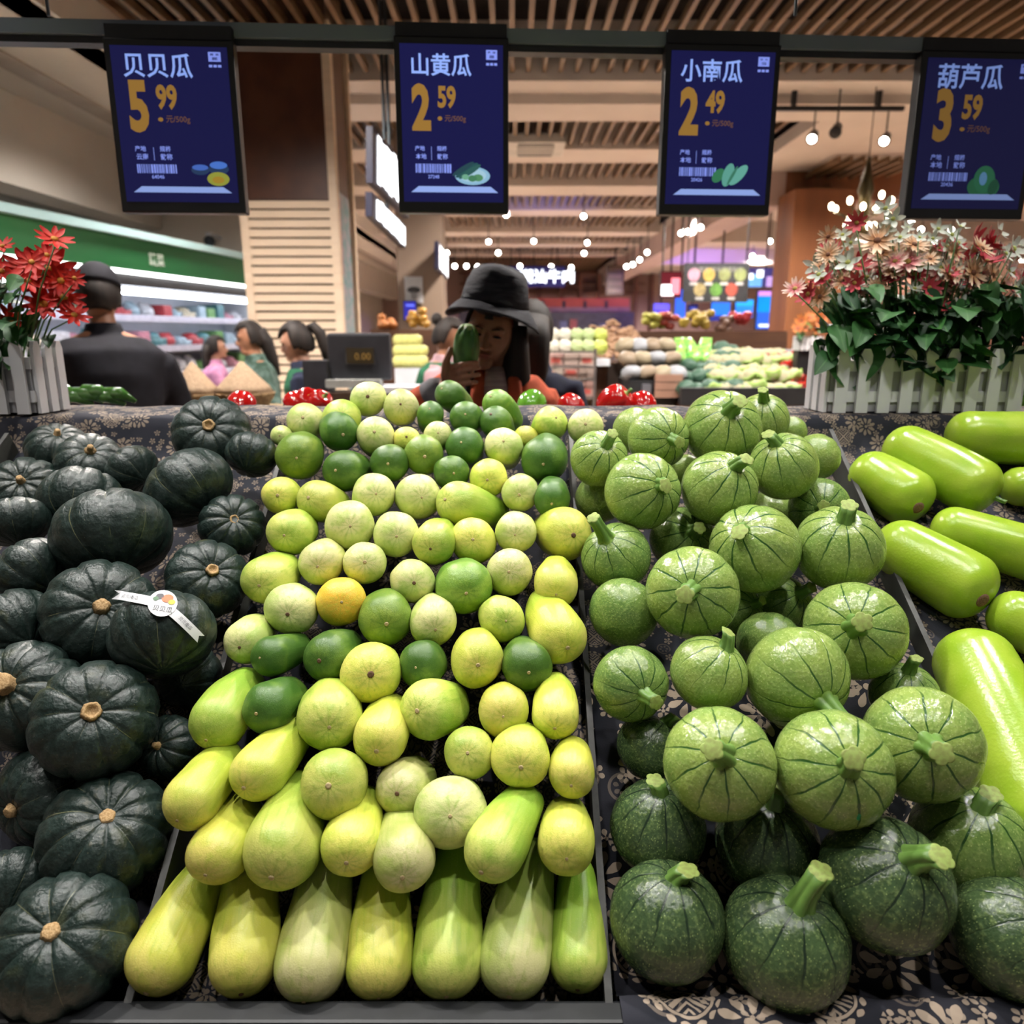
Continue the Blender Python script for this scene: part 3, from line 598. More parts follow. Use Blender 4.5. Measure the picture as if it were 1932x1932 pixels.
M_board = pm('bin_board', (.045, .05, .042), (.032, .034, .030), 22, .55, .4, bump=.05)
M_edge = pm('bin_edge', (.06, .06, .057), (.035, .035, .033), 40, .5, .4)
M_rail = pm('rail_metal', (.010, .011, .013), (.016, .017, .019), 30, .4, .4, metal=.0)
M_cab = pm('stand_wood', (.05, .026, .016), (.035, .018, .011), 5, .5, .4, stretch=(.4, 1, 3))

stand = tag(empty('produce_stand', (0, .66, 0)), 'dark sloping produce stand with bins for pumpkins, cucumbers, zucchini and gourds', 'display stand')
def sp_(o): o.parent = stand; o.matrix_parent_inverse = Matrix.Translation((0, -.66, 0)); return o
X0, X1 = -1.35, 1.45
sp_(MB().box((X0, .668, .0), (X1, 1.60, .63)).box((X0, 1.0, .63), (X1, 1.80, .80)).box((X0, 1.30, .8), (X1, 1.80, 1.0)).box((X0, 1.60, 1.0), (X1, 1.80, 1.262)).ob('cabinet', M_cab))
sp_(MB().box((X0, 1.80, .0), (X1, 2.28, .88)).ob('rear_cabinet', M_cab))
sp_(MB().box((X0, .640, .655), (X1, .668, .738)).ob('front_rail', M_rail, bevel=.004))
sp_(MB().box((X0, .634, .722), (X1, .641, .732)).ob('rail_trim', M_edge))
sp_(MB().box((X0, .645, .05), (X1, .667, .655)).ob('front_panel', M_cab))
def divider(xf, xb, hgt, lip=True):
    t = .0036
    A = [bin_pt(xf, -.03, -.02), bin_pt(xb, S_END, -.02), bin_pt(xb, S_END, hgt), bin_pt(xf, -.03, hgt * .55)]
    vs = [a + Vector((-t, 0, 0)) for a in A] + [a + Vector((t, 0, 0)) for a in A]
    fs = [(0, 1, 2, 3), (7, 6, 5, 4), (0, 4, 5, 1), (1, 5, 6, 2), (2, 6, 7, 3), (3, 7, 4, 0)]
    o = sp_(ob('divider', me('divider', vs, fs), M_board))
    A = [bin_pt(xf, -.03, hgt * .55), bin_pt(xb, S_END, hgt), bin_pt(xb, S_END, hgt + .003), bin_pt(xf, -.03, hgt * .55 + .003)]
    t = .0042
    vs = [a + Vector((-t, 0, 0)) for a in A] + [a + Vector((t, 0, 0)) for a in A]
    e = ob('edge_strip', me('edge_strip', vs, fs), M_edge, o)
for xf, xb, hg in ((-.42, -.468, .075), (.106, .122, .075), (.632, .660, .085), (-1.0, -1.05, .075), (1.2, 1.25, .085)): divider(xf, xb, hg)

def cloth(name, rows, x0, x1, nx, mat, wav=.0, seed=0):
    """rows: (y,z) profile points; uv follows the arc length"""
    vs, fs, uvs = [], [], []
    L = [0]
    for a, b in zip(rows, rows[1:]): L.append(L[-1] + (Vector(b) - Vector(a)).length)
    for j, (y, z) in enumerate(rows):
        for i in range(nx + 1):
            x = x0 + (x1 - x0) * i / nx
            d = noise.noise(Vector((x * 9, L[j] * 9, seed))) * wav
            vs.append((x, y + d * .4, z + d)); uvs.append((x, L[j]))
    for j in range(len(rows) - 1):
        for i in range(nx):
            a = j * (nx + 1) + i; fs.append((a, a + 1, a + nx + 2, a + nx + 1))
    m = me(name, vs, fs, True)
    ul = m.uv_layers.new(name='UVMap')
    for lp in m.loops: ul.data[lp.index].uv = uvs[lp.vertex_index]
    return m
rows = []
for i in range(31):
    s = S_END * i / 30; p = bin_pt(0, s, lift(s)); rows.append((p.y, p.z))
yb, zb = rows[-1]
rows += [(yb + .004, zb + .012), (1.5795, 1.255), (1.583, 1.272), (1.595, 1.2795), (1.62, 1.281), (1.7, 1.281), (1.80, 1.281), (1.818, 1.279), (1.823, 1.265), (1.825, 1.20)]
bc = ob('batik_cloth', cloth('batik_cloth', rows, X0, X1, 150, M_batik, .006), M_batik)
tag(bc, 'dark indigo batik cloth with cream flowers lining the bins and back ledge', 'cloth')
# front cloth spilling over the rail in the zucchini bin
CP = [(.7116, .7165), (.680, .726), (.670, .7415), (.655, .7435), (.638, .7425), (.6285, .734), (.6275, .55)]
def front_cloth():
    nx, ny = 90, 26
    vs, fs, uvs = [], [], []
    for j in range(ny + 1):
        for i in range(nx + 1):
            x = .118 + (.90) * i / nx
            s = .42 - j / ny * (.545 + .014 * math.sin(x * 21) + .010 * math.sin(x * 47 + 1) + (.03 * sm01(x, .15, .35)) - .05 * sm01(x, .42, .6))
            if s > .02:
                p = bin_pt(x, s, .004 + lift(s))
                p.z += noise.noise(Vector((x * 12, s * 12, 4))) * .007 * sm01(s, .02, .08)
            else:
                d_ = .02 - s; p = None
                for (ya, za), (yb_, zb_) in zip(CP, CP[1:]):
                    l_ = math.hypot(yb_ - ya, zb_ - za)
                    if d_ <= l_: p = Vector((x, ya + (yb_ - ya) * d_ / l_, za + (zb_ - za) * d_ / l_)); break
                    d_ -= l_
                if p is None: p = Vector((x, CP[-1][0], CP[-1][1]))
                p.z += .0015 * math.sin(x * 55); p.y -= .003 * math.sin(x * 43) * (p.y < .64) + .0 
            vs.append(p); uvs.append((x + 5, s))
    for j in range(ny):
        for i in range(nx):
            a = j * (nx + 1) + i; fs.append((a, a + nx + 1, a + nx + 2, a + 1))
    m = me('batik_cloth', vs, fs, True)
    ul = m.uv_layers.new(name='UVMap')
    for lp in m.loops: ul.data[lp.index].uv = uvs[lp.vertex_index]
    return m
fc = ob('batik_cloth', front_cloth(), batik('batik_cloth_front', .85))
tag(fc, 'batik cloth edge spilling over the front rail under the zucchini', 'cloth')

# ================================================================== PRODUCE
def smooth_noise(v, f, seed): return noise.noise(Vector(v) * f + Vector((seed * 7.3, seed * 3.1, seed * 5.7)))
# ---------- cucumbers
def cuc_mesh(L, seed, bend=0.0, neck=.62):
    prof = []
    for i in range(11):
        t = PI / 2 * i / 10; prof.append((math.sin(t) if i else .012, .92 * math.cos(t)))
    for i in range(1, 19):
        u = i / 18; z = -L * u
        r = 1 - (1 - neck) * u ** 1.6 + .03 * math.sin(u * 3)
        if u > .78: r *= math.sqrt(max(0.004, 1 - ((u - .78) / .22) ** 2.2))
        prof.append((r, z))
    rb = 5 + seed % 3
    def fn(a, r, z, i):
        k = 1 + .022 * math.cos(rb * a + seed) * sm01(-z, -.5, L * .5) + .012 * math.cos(10 * a) * sm01(z, .3, .9)
        k += .045 * smooth_noise((math.cos(a), math.sin(a), z * .8), 1.3, seed)
        if z > .85: z -= .04 * sm01(z, .86, .92)
        return r * k, z
    v, f = lathe(prof, 36, fn)
    v = [(x + bend * (z * z) * .06 * (1 if z < 0 else 0), y, z) for x, y, z in v]
    return me('cucumber', v, f, True)
def cuc_mat(name, end, mid, tail, speck, mid2):
    k = NT(name)
    co = k.co(); cs = k.shift(co); s = k.sep(co)
    n1 = k.noise(cs, 1.1, 3); n2 = k.noise(k.scale(cs, (7, 7, .7)), 1.0, 4); n3 = k.noise(cs, 26, 3)
    z = k.math('ADD', s[2], k.math('MULTIPLY', k.math('SUBTRACT', n1, .5), 2.6))
    c = k.mix(k.step(z, -.9, .75), mid, end)
    c = k.mix(k.step(z, -.6, -2.6), c, tail)
    pt = k.noise(cs, .85, 2); sd_ = k.math('ADD', s[0], k.math('MULTIPLY', k.math('SUBTRACT', n1, .5), 2.2))
    c = k.mix(k.math('MULTIPLY', k.step(sd_, .1, -.95), .55), c, tail)
    c = k.mix(k.math('MULTIPLY', k.step(pt, .52, .66), .60), c, mid2)
    c = k.mix(k.math('MULTIPLY', k.step(n2, .50, .72), .45), c, tail)
    c = k.mix(k.math('MULTIPLY', k.step(n2, .46, .28), .30), c, end)
    vor = k.n('TexVoronoi', {'Vector': k.scale(cs, (1, 1, .7)), 'Scale': 11.0}).outputs['Distance']
    c = k.mix(k.math('MULTIPLY', k.step(vor, .17, .05), k.math('MULTIPLY', k.step(n1, .42, .60), .55)), c, speck)
    c = k.mix(k.math('MULTIPLY', k.step(n3, .55, .8), .25), c, speck)
    # rays running out from the blossom end
    th = k.math('ARCTAN2', s[1], s[0])
    ray = k.math('POWER', k.math('ABSOLUTE', k.math('SINE', k.math('MULTIPLY', th, 5.0))), 6.0)
    c = k.mix(k.math('MULTIPLY', ray, k.math('MULTIPLY', k.step(s[2], .62, .93), .45)), c, tail)
    hs = k.n('HueSaturation', {'Hue': k.math('ADD', .492, k.math('MULTIPLY', k.rnd(), .016)), 'Saturation': 1.0, 'Value': k.math('ADD', .88, k.math('MULTIPLY', k.rnd(), .24)), 'Color': c}).outputs[0]
    k.out(hs, .36, .42)
    k.bump(k.math('ADD', k.math('MULTIPLY', n3, .6), n2), .12, .02)
    return k.m
CM = {
 'Y': cuc_mat('cucumber_yellow', (.66, .61, .14), (.54, .55, .07), (.32, .44, .04), (.72, .70, .34), (.50, .56, .07)),
 'P': cuc_mat('cucumber_pale', (.60, .58, .27), (.48, .51, .16), (.26, .38, .06), (.46, .46, .24), (.34, .46, .08)),
 'L': cuc_mat('cucumber_lime', (.52, .55, .13), (.39, .49, .07), (.20, .35, .03), (.62, .64, .28), (.24, .38, .04)),
 'G': cuc_mat('cucumber_dark_green', (.055, .135, .020), (.042, .11, .015), (.045, .115, .016), (.26, .36, .08), (.13, .24, .035)),
 'M': cuc_mat('cucumber_mottled', (.16, .27, .035), (.10, .21, .025), (.08, .18, .020), (.46, .50, .12), (.28, .38, .06)),
 'O': cuc_mat('cucumber_orange', (.80, .48, .05), (.68, .58, .07), (.55, .55, .06), (.8, .65, .3), (.72, .62, .10)),
}
M_scar = pm('blossom_scar_tan', (.50, .42, .22), (.30, .20, .10), 60, .7, .2)
M_scar_d = pm('blossom_scar_dark', (.16, .09, .05), (.08, .045, .03), 60, .8, .2)
cm = {'end': [cuc_mesh(2.3, i, 0, .68) for i in range(4)], 'mid': [cuc_mesh(2.9, 10 + i, .5 * (-1) ** i, .58) for i in range(4)], 'long': [cuc_mesh(3.75, 20 + i, .35 * (-1) ** i, .50) for i in range(4)]}
cmesh = {}
def with_mat(mesh, mat):
    key = (mesh.name, mat.name)
    if key not in cmesh:
        m = mesh.copy(); m.materials.clear(); m.materials.append(mat); cmesh[key] = m
    return cmesh[key]
scar_v, scar_f = lathe([(.03, .030), (.055, .034), (.075, .022), (.085, .0), (.08, -.02)], 10)
scar_m = me('blossom_scar', scar_v, scar_f, True); scar_m.materials.append(M_scar)
scar_d = scar_m.copy(); scar_d.materials.clear(); scar_d.materials.append(M_scar_d)
for i, (p, r, ax, col, row, lab) in enumerate(CUC):
    q = (-Vector(ax)).to_track_quat('Z', 'Y') @ Quaternion((0, 0, 1), random.uniform(0, 6.28))
    Fd = (Vector(p) - Vector((0, 0, CZ))).normalized()
    infl = Vector(ax).dot(Fd)
    kind = 'long' if row == 0 else ('mid' if infl < .85 else 'end')
    r *= 1.03
    if i == 0: p = (p[0] + .013, p[1], p[2] + .004); r *= .96
    o = ob('cucumber', with_mat(random.choice(cm[kind]), CM[col]), None, None, p, q, (r * random.uniform(.97, 1.06), r * random.uniform(.94, 1.02), r))
    tag(o, lab, 'cucumber', 'cucumbers heaped in the middle bin')
    dark = random.random() < .14
    ob('blossom_scar', scar_d if dark else scar_m, None, o, (random.uniform(-.05, .05), random.uniform(-.05, .05), .885), None, random.uniform(.8, 1.4) if dark else random.uniform(.6, 1.1))

# ---------- round zucchini
def zuc_mesh(seed, sq=.94, neck=.0):
    prof = []
    N = 26
    for i in range(N + 1):
        t = PI * (.02 + .965 * i / N)
        r = math.sin(t) ** .96; z = math.cos(t) * sq
        if z > 0: r *= 1 - neck * z ** 2 * .5; z *= 1 + neck * .25
        z -= .09 * math.exp(-(r / .20) ** 2) * (1 if z > 0 else .5)
        prof.append((max(r, .01), z))
    nr = 10
    def fn(a, r, z, i):
        k = 1 + .020 * (abs(math.cos(nr / 2 * a)) - .6) * sm01(z, -.6, .5) + .03 * smooth_noise((math.cos(a) * r, math.sin(a) * r, z), 1.2, seed)
        g = abs(math.sin(nr / 2 * a + PI / 2))
        k -= .030 * math.exp(-(g / .12) ** 2) * sm01(z, .1, .8)
        return r * k, z
    v, f = lathe(prof, 60, fn)
    return me('round_zucchini', v, f, True)
def zuc_mat(name, c1, c2, line, fleck, rough):
    k = NT(name)
    co = k.co(); cs = k.shift(co); s = k.sep(co)
    th = k.math('ARCTAN2', s[1], s[0])
    wob = k.math('MULTIPLY', k.math('SUBTRACT', k.noise(cs, 2.2, 2), .5), 1.0)
    g = k.math('ABSOLUTE', k.math('SINE', k.math('ADD', k.math('MULTIPLY', th, 5.0), k.math('ADD', PI / 2, wob))))
    fade = k.step(k.math('ADD', s[2], k.math('MULTIPLY', k.math('SUBTRACT', k.noise(cs, 3, 2), .5), .8)), -.15, .75)
    ln = k.math('MULTIPLY', k.math('SUBTRACT', 1.0, k.step(k.math('SUBTRACT', g, k.math('MULTIPLY', k.step(s[2], .25, .95), .13)), .015, .10)), fade)
    n1 = k.noise(cs, 1.6, 3); n2 = k.noise(cs, 14, 3)
    c = k.mix(k.step(n1, .3, .7), c1, c2)
    c = k.mix(k.math('MULTIPLY', k.step(n2, .45, .75), .35), c, fleck)
    vor = k.n('TexVoronoi', {'Vector': k.scale(cs, (1, 1, .55)), 'Scale': 19.0}).outputs['Distance']
    c = k.mix(k.math('MULTIPLY', k.step(vor, .24, .12), .8), c, fleck)
    st = k.noise(k.scale(cs, (16, 16, 1.2)), 1, 3)
    c = k.mix(k.math('MULTIPLY', k.step(st, .52, .72), .3), c, line)
    c = k.mix(ln, c, line)
    k.out(c, rough, .5)
    k.bump(k.math('SUBTRACT', k.math('MULTIPLY', n2, .25), ln), .22, .02)
    return k.m
ZM = {'L': zuc_mat('zucchini_light', (.18, .285, .066), (.24, .325, .074), (.026, .080, .016), (.46, .54, .20), .17),
      'M': zuc_mat('zucchini_mid', (.105, .19, .046), (.155, .24, .055), (.02, .062, .014), (.38, .48, .15), .19),
      'D': zuc_mat('zucchini_dark', (.036, .066, .028), (.050, .088, .032), (.012, .026, .013), (.27, .36, .12), .26)}
zmesh = [zuc_mesh(1, .92), zuc_mesh(2, .96), zuc_mesh(3, .90), zuc_mesh(4, .98)]
zneck = [zuc_mesh(5, .92, .45), zuc_mesh(6, .94, .35)]
def stem_mesh(bx, by, twist):
    vs, fs = [], []
    n = 50
    prof = [(0, .30), (.08, .235), (.22, .185), (.5, .155), (.8, .15), (1.0, .165), (1.02, .14)]
    for z, r in prof:
        for k_ in range(n):
            a = 2 * PI * k_ / n + twist * z
            rr = r * (1 + (.20 - .07 * z) * (abs(math.cos(2.5 * a)) ** .7 * 2 - 1.3))
            vs.append((rr * math.cos(a) + bx * z * z, rr * math.sin(a) + by * z * z, z))
    for i in range(len(prof) - 1):
        for k_ in range(n):
            q = (k_ + 1) % n; fs.append((i*n + k_, i*n + q, (i+1)*n + q, (i+1)*n + k_))
    fs.append(tuple(range((len(prof)-1)*n, len(prof)*n)))
    m = me('stem', vs, fs, True)
    m.materials.append(M_stem); m.materials.append(M_cut)
    for p_ in m.polygons:
        if p_.center.z > 1.005 or len(p_.vertices) > 4: p_.material_index = 1
    return m
k = NT('zucchini_stem'); s = k.sep(k.co())
c = k.mix(k.step(s[2], .0, .22), (.30, .42, .07), (.075, .17, .030))
c = k.mix(k.math('MULTIPLY', k.noise(k.scale(k.co(), (9, 9, 1.2)), 2, 3), .55), c, (.20, .32, .07))
M_stem = k.out(c, .42, .4)
M_cut = pm('stem_cut', (.27, .36, .09), (.22, .26, .07), 14, .6, .3)
stems = [stem_mesh(.12, .05, .3), stem_mesh(-.15, .1, -.4), stem_mesh(.0, -.12, .6), stem_mesh(.25, .0, .2)]
for i, (p, r, ax, col, sl, lab) in enumerate(ZUC):
    q = Vector(ax).to_track_quat('Z', 'Y') @ Quaternion((0, 0, 1), random.uniform(0, 6.28))
    base = random.choice(zneck) if col == 'D' and i in (4, 6, 3) else random.choice(zmesh)
    o = ob('round_zucchini', with_mat(base, ZM[col]), None, None, p, q, r)
    tag(o, lab, 'zucchini', 'round zucchini heaped in their bin')
    ob('stem', random.choice(stems), None, o, (0, 0, .77), (0, 0, random.uniform(0, 6)), (1.10, 1.10, sl + .11))
    if i == 9:
        ob('green_mark', me('green_mark', *lathe([(.04, .012), (.07, .012), (.10, .0), (.09, -.02)], 10)), pm('green_mark', (.0, .30, .10), None, 10, .3), o, tuple(Vector((.5, -.62, .60)).normalized() * .97), Vector((.5, -.62, .60)).to_track_quat('Z', 'Y'))

# ---------- kabocha
def kab_mesh(seed, nr, sq=.74, depth=.05):
    prof = []
    N = 26
    for i in range(N + 1):
        t = PI * (.015 + .97 * i / N)
        r = math.sin(t) ** .82; z = math.cos(t) * sq
        z -= (.16 if z > 0 else .10) * math.exp(-(r / .28) ** 2)
        prof.append((max(r, .01), z))
    def fn(a, r, z, i):
        g = abs(math.sin(nr / 2 * a + .1 * math.sin(3 * z)))
        k = 1 - depth * math.exp(-(g / .30) ** 2) * sm01(r, .05, .5) + .035 * smooth_noise((math.cos(a) * r, math.sin(a) * r, z), 1.4, seed)
        z2 = z - depth * .8 * math.exp(-(g / .30) ** 2) * (1 if z > 0 else -.6) * sm01(r, .05, .3)
        return r * k, z2
    v, f = lathe(prof, 72, fn)
    return me('kabocha', v, f, True)
def kab_mat(name, nr):
    k = NT(name)
    co = k.co(); cs = k.shift(co); s = k.sep(co)
    th = k.math('ARCTAN2', s[1], s[0])
    g = k.math('ABSOLUTE', k.math('SINE', k.math('ADD', k.math('MULTIPLY', th, nr / 2), k.math('MULTIPLY', k.noise(cs, 1.5, 2), .25))))
    n1 = k.noise(cs, 1.3, 3); n2 = k.noise(cs, 9, 4); n3 = k.noise(k.scale(cs, (1, 1, .35)), 22, 3)
    c = k.mix(k.step(n2, .35, .7), (.008, .018, .0145), (.020, .035, .030))
    c = k.mix(k.math('MULTIPLY', k.step(n1, .62, .78), .8), c, (.05, .055, .016))
    c = k.mix(k.math('MULTIPLY', k.step(n3, .60, .75), .35), c, (.07, .085, .07))
    ln = k.math('MULTIPLY', k.math('SUBTRACT', 1.0, k.step(g, .008, .05)), k.step(k.noise(cs, 1.8, 1), .46, .62))
    c = k.mix(k.math('MULTIPLY', ln, .75), c, (.20, .20, .10))
    vor = k.n('TexVoronoi', {'Vector': cs, 'Scale': 12.0}).outputs['Distance']
    c = k.mix(k.math('MULTIPLY', k.step(vor, .10, .04), .5), c, (.30, .26, .16))
    cork = k.step(k.math('ADD', s[2], k.math('MULTIPLY', k.math('SUBTRACT', n2, .5), .5)), .72, .86)
    c = k.mix(k.math('MULTIPLY', cork, .35), c, (.12, .10, .06))
    k.out(c, k.math('ADD', .30, k.math('MULTIPLY', n2, .18)), .5)
    k.bump(k.math('ADD', n2, k.math('MULTIPLY', n3, .35)), .17, .02)
    return k.m
M_kab = kab_mat('kabocha_skin', 10)
kmesh = [kab_mesh(1, 10, .76, .075), kab_mesh(2, 10, .72, .055), kab_mesh(3, 10, .80, .085), kab_mesh(4, 10, .70, .05)]
for m in kmesh: m.materials.append(M_kab)
M_cork = pm('kabocha_stem_cork', (.50, .34, .17), (.36, .22, .10), 26, .75, .2, bump=.3)
def kstem(kind):
    if kind == 'f': prof = [(.20, -.03), (.15, .05), (.135, .10), (.115, .115), (.02, .105)]
    elif kind == 'c': prof = [(.22, -.02), (.14, .06), (.11, .18), (.10, .27), (.07, .30), (.01, .295)]
    elif kind == 'r': prof = [(.20, -.03), (.175, .05), (.15, .075), (.115, .06), (.085, .0), (.02, -.01)]
    else: prof = [(.30, -.02), (.22, .06), (.20, .25), (.21, .38), (.17, .41), (.01, .39)]
    def fn(a, r, z, i): return r * (1 + .05 * math.cos(5 * a + z * 2) + .035 * math.cos(11 * a)), z
    return me('stem', *lathe(prof, 30, fn), True)
ks = {q: kstem(q) for q in 'fcrt'}
for m in ks.values(): m.materials.append(M_cork)
kabs = []
for i, (p, r, ax, st, lab) in enumerate(KAB):
    q = Vector(ax).to_track_quat('Z', 'Y') @ Quaternion((0, 0, 1), random.uniform(0, 6.28))
    o = ob('kabocha', kmesh[i % 4], None, None, p, q, r)
    if i == 8: lab = 'dark kabocha pumpkin wearing a white ribbon sticker with a fruit picture'
    tag(o, lab, 'pumpkin', 'kabocha pumpkins heaped in their bin')
    if st != 'n': ob('stem', ks[st], None, o, (0, 0, .60 if st != 'r' else .62), (random.uniform(-.15, .15), random.uniform(-.15, .15), random.uniform(0, 6)), .80)
    kabs.append(o)
# ribbon sticker hugging kabocha 8
def hug(o_loc, r, pts, name, mat, n_out=1.02):
    """flat outline in the viewer's plane pushed onto the fruit"""
    F = (Vector(o_loc) - Vector((0, 0, CZ))).normalized(); R = F.cross(Vector((0, 0, 1))).normalized(); U = R.cross(F)
    vs = []
    for (a, b) in pts:
        d = math.sqrt(max(.02, 1 - (a * a + b * b) * .93))
        vs.append(Vector(o_loc) + (R * a + U * b - F * d) * r * n_out)
    return vs
kp, kr = Vector(KAB[8][0]), KAB[8][1]
stk = tag(empty('ribbon_sticker', kp), 'white ribbon sticker with a round fruit picture stuck on a pumpkin', 'sticker')
M_stk = pm('sticker_white', (.75, .76, .78), (.70, .70, .73), 9, .4, .4)
def hugob(name, pts2, faces, mat, out):
    vs = [v - kp for v in hug(kp, kr, pts2, name, mat, out)]
    return ob(name, me(name, vs, faces, True), mat, stk)
def strip(path, w0):
    pts, fs = [], []
    for j, (a, b) in enumerate(path):
        a2, b2 = path[min(j + 1, len(path) - 1)]; a1, b1 = path[max(j - 1, 0)]
        dx, dy = a2 - a1, b2 - b1; l = math.hypot(dx, dy); nx, ny = -dy / l * w0, dx / l * w0
        pts += [(a + nx, b + ny), (a, b), (a - nx, b - ny)]
    for j in range(len(path) - 1):
        k_ = j * 3; fs += [(k_, k_ + 1, k_ + 4, k_ + 3), (k_ + 1, k_ + 2, k_ + 5, k_ + 4)]
    return pts, fs
N8 = 9
p1, f1 = strip([(-.72 + .62 * j / N8, .88 - .26 * j / N8 + .0 * j) for j in range(N8 + 1)], .085)
p1[0] = (p1[0][0] - .04, p1[0][1]); p1[1] = (p1[1][0] + .07, p1[1][1]); p1[2] = (p1[2][0] - .04, p1[2][1])
hugob('ribbon', p1, f1, M_stk, 1.035)
p2, f2 = strip([(.15 + .47 * j / N8, .42 - .62 * (j / N8) ** 1.1) for j in range(N8 + 1)], .085)
p2[-2] = (p2[-2][0] - .03, p2[-2][1] + .07)
hugob('ribbon', p2, f2, M_stk, 1.035)
def disc(cx, cy, rr, n_=24, rings=3, sq=1):
    pts = [(cx, cy)]; fs = []
    for j in range(1, rings + 1):
        for i_ in range(n_): a_ = 2 * PI * i_ / n_; pts.append((cx + rr * j / rings * math.cos(a_), cy + sq * rr * j / rings * math.sin(a_)))
    for i_ in range(n_):
        k_ = (i_ + 1) % n_; fs.append((0, 1 + i_, 1 + k_))
        for j in range(rings - 1): b_ = 1 + j * n_; fs.append((b_ + i_, b_ + n_ + i_, b_ + n_ + k_, b_ + k_))
    return pts, fs
hugob('round_label', *disc(.05, .56, .245), M_stk, 1.045)
for nm, cx, cy, rr, col in (('fruit_print', .14, .63, .10, (.75, .16, .05)), ('fruit_print', .02, .69, .07, (.03, .03, .04)), ('fruit_print', .20, .55, .06, (.55, .45, .03)), ('fruit_print', -.05, .66, .05, (.05, .15, .06))):
    hugob(nm, *disc(cx, cy, rr, 14, 2, .75), pm('print_%d' % int(1000 * cx + 500), col, None, 30, .5), 1.052)
def hug_text(body, cx, cy, size, ang):
    m = text_mesh(body, 1.0, .0); ca, sa = math.cos(ang), math.sin(ang)
    pts = [(cx + size * (v.co.x * ca - v.co.z * sa), cy + size * (v.co.x * sa + v.co.z * ca)) for v in m.vertices]
    vs = [v - kp for v in hug(kp, kr, pts, '', None, 1.053)]
    for v, c_ in zip(m.vertices, vs): v.co = c_
    ob('lettering', m, pm('sticker_ink', (.05, .05, .06), None, 9, .6), stk)
hug_text('贝贝瓜', -.13, .47, .11, -.35)
hug_text('贝贝南瓜', -.62, .80, .075, -.40); hug_text('贝贝南瓜', .27, .24, .075, -.95)

# ---------- bottle gourds
k = NT('gourd_skin'); co = k.co(); cs = k.shift(co)
n1 = k.noise(cs, 1.2, 3); n2 = k.noise(cs, 16, 3)
c = k.mix(k.step(n1, .3, .7), (.26, .42, .022), (.34, .47, .042))
c = k.mix(k.math('MULTIPLY', k.step(n2, .55, .8), .3), c, (.50, .62, .12))
vor = k.n('TexVoronoi', {'Vector': cs, 'Scale': 5.0}).outputs['Distance']
c = k.mix(k.math('MULTIPLY', k.step(vor, .07, .02), .7), c, (.12, .20, .02))
M_gourd = k.out(c, .24, .5); k.bump(n2, .05, .02)
def gourd_mesh(L, seed):
    prof = []
    for i in range(11):
        t = PI / 2 * i / 10; prof.append((max(.01, math.sin(t) ** .85), .75 * math.cos(t)))
    for i in range(1, 15): prof.append((1 - .12 * (i / 14) ** 2, -L * i / 14))
    for i in range(1, 10):
        t = PI / 2 * i / 9; prof.append((max(.01, .88 * math.cos(t) ** .9), -L - .8 * math.sin(t)))
    def fn(a, r, z, i):
        kk = 1 + .04 * smooth_noise((math.cos(a), math.sin(a), z * .6), 1.1, seed)
        kk -= .05 * abs(math.cos(2.5 * a)) * sm01(z, .1, .7)
        return r * kk, z
    m = me('bottle_gourd', *lathe(prof, 40, fn), True); m.materials.append(M_gourd); return m
M_gscar = pm('gourd_scar', (.16, .085, .055), (.30, .17, .12), 40, .8, .2)
for i, (a, b, r, kind, lab) in enumerate(GOURD):
    a, b = Vector(a), Vector(b)
    L = (b - a).length / r
    o = ob('bottle_gourd', gourd_mesh(L, i), None, None, b, (b - a).to_track_quat('Z', 'Y') @ Quaternion((0, 0, 1), i * 1.3), r)
    tag(o, lab, 'gourd', 'lime green bottle gourds in the side bin')
    if kind == 's': ob('stem', stems[0], None, o, (0, 0, .66), None, (.45, .45, .42))
    F = (b - Vector((0, 0, CZ))).normalized()
    if kind == 'b':
        ax = (b - a).normalized(); d = (ax * .75 - F * .66 - Vector((0, 0, .15))).normalized()
        dl = o.rotation_quaternion.inverted() @ d
        loc = Vector((dl.x, dl.y, dl.z * .75)) * 1.0
        ob('scar', me('scar', *lathe([(.10, .03), (.17, .03), (.21, .0), (.20, -.05)], 16), True), M_gscar, o, loc, dl.to_track_quat('Z', 'Y'), 1.0)
# ================================================================== PRICE SCREENS
beam = tag(empty('hanging_rail', at(966, 68, 1.99)), 'long dark steel rail hanging across the stand above the price screens', 'rail')
bl = at(-260, 57, 1.93); br = at(2200, 108, 2.12)
ang = math.atan2(br.y - bl.y, br.x - bl.x)
Lb = (br - bl).length
def rel(o, base): o.parent = base; o.matrix_parent_inverse = Matrix.Translation(-base.location); return o
bd = (br - bl).normalized()
def bar(dz0, dz1, dy0, dy1, name, m):
    vs = []
    for p in (bl, br):
        for dy, dz in ((dy0, dz0), (dy1, dz0), (dy1, dz1), (dy0, dz1)): vs.append(p + Vector((0, dy, dz)))
    fs = [(0, 1, 2, 3), (7, 6, 5, 4), (0, 4, 5, 1), (1, 5, 6, 2), (2, 6, 7, 3), (3, 7, 4, 0)]
    return rel(ob(name, me(name, vs, fs), m), beam)
M_beam = pm('rail_grey', (.20, .24, .28), (.17, .205, .24), 3, .35, .5)
bar(-.004, .027, -.018, .04, 'upper_bar', M_beam)
bar(-.019, -.004, -.006, .03, 'lower_bar', M_black)
for px in (92, 1500):
    p = at(px, 30, 1.98)
    rel(MB().tube([p, p + Vector((0, 0, 1.6))], [.004, .004], 8).ob('hanger_wire', M_steel), beam)

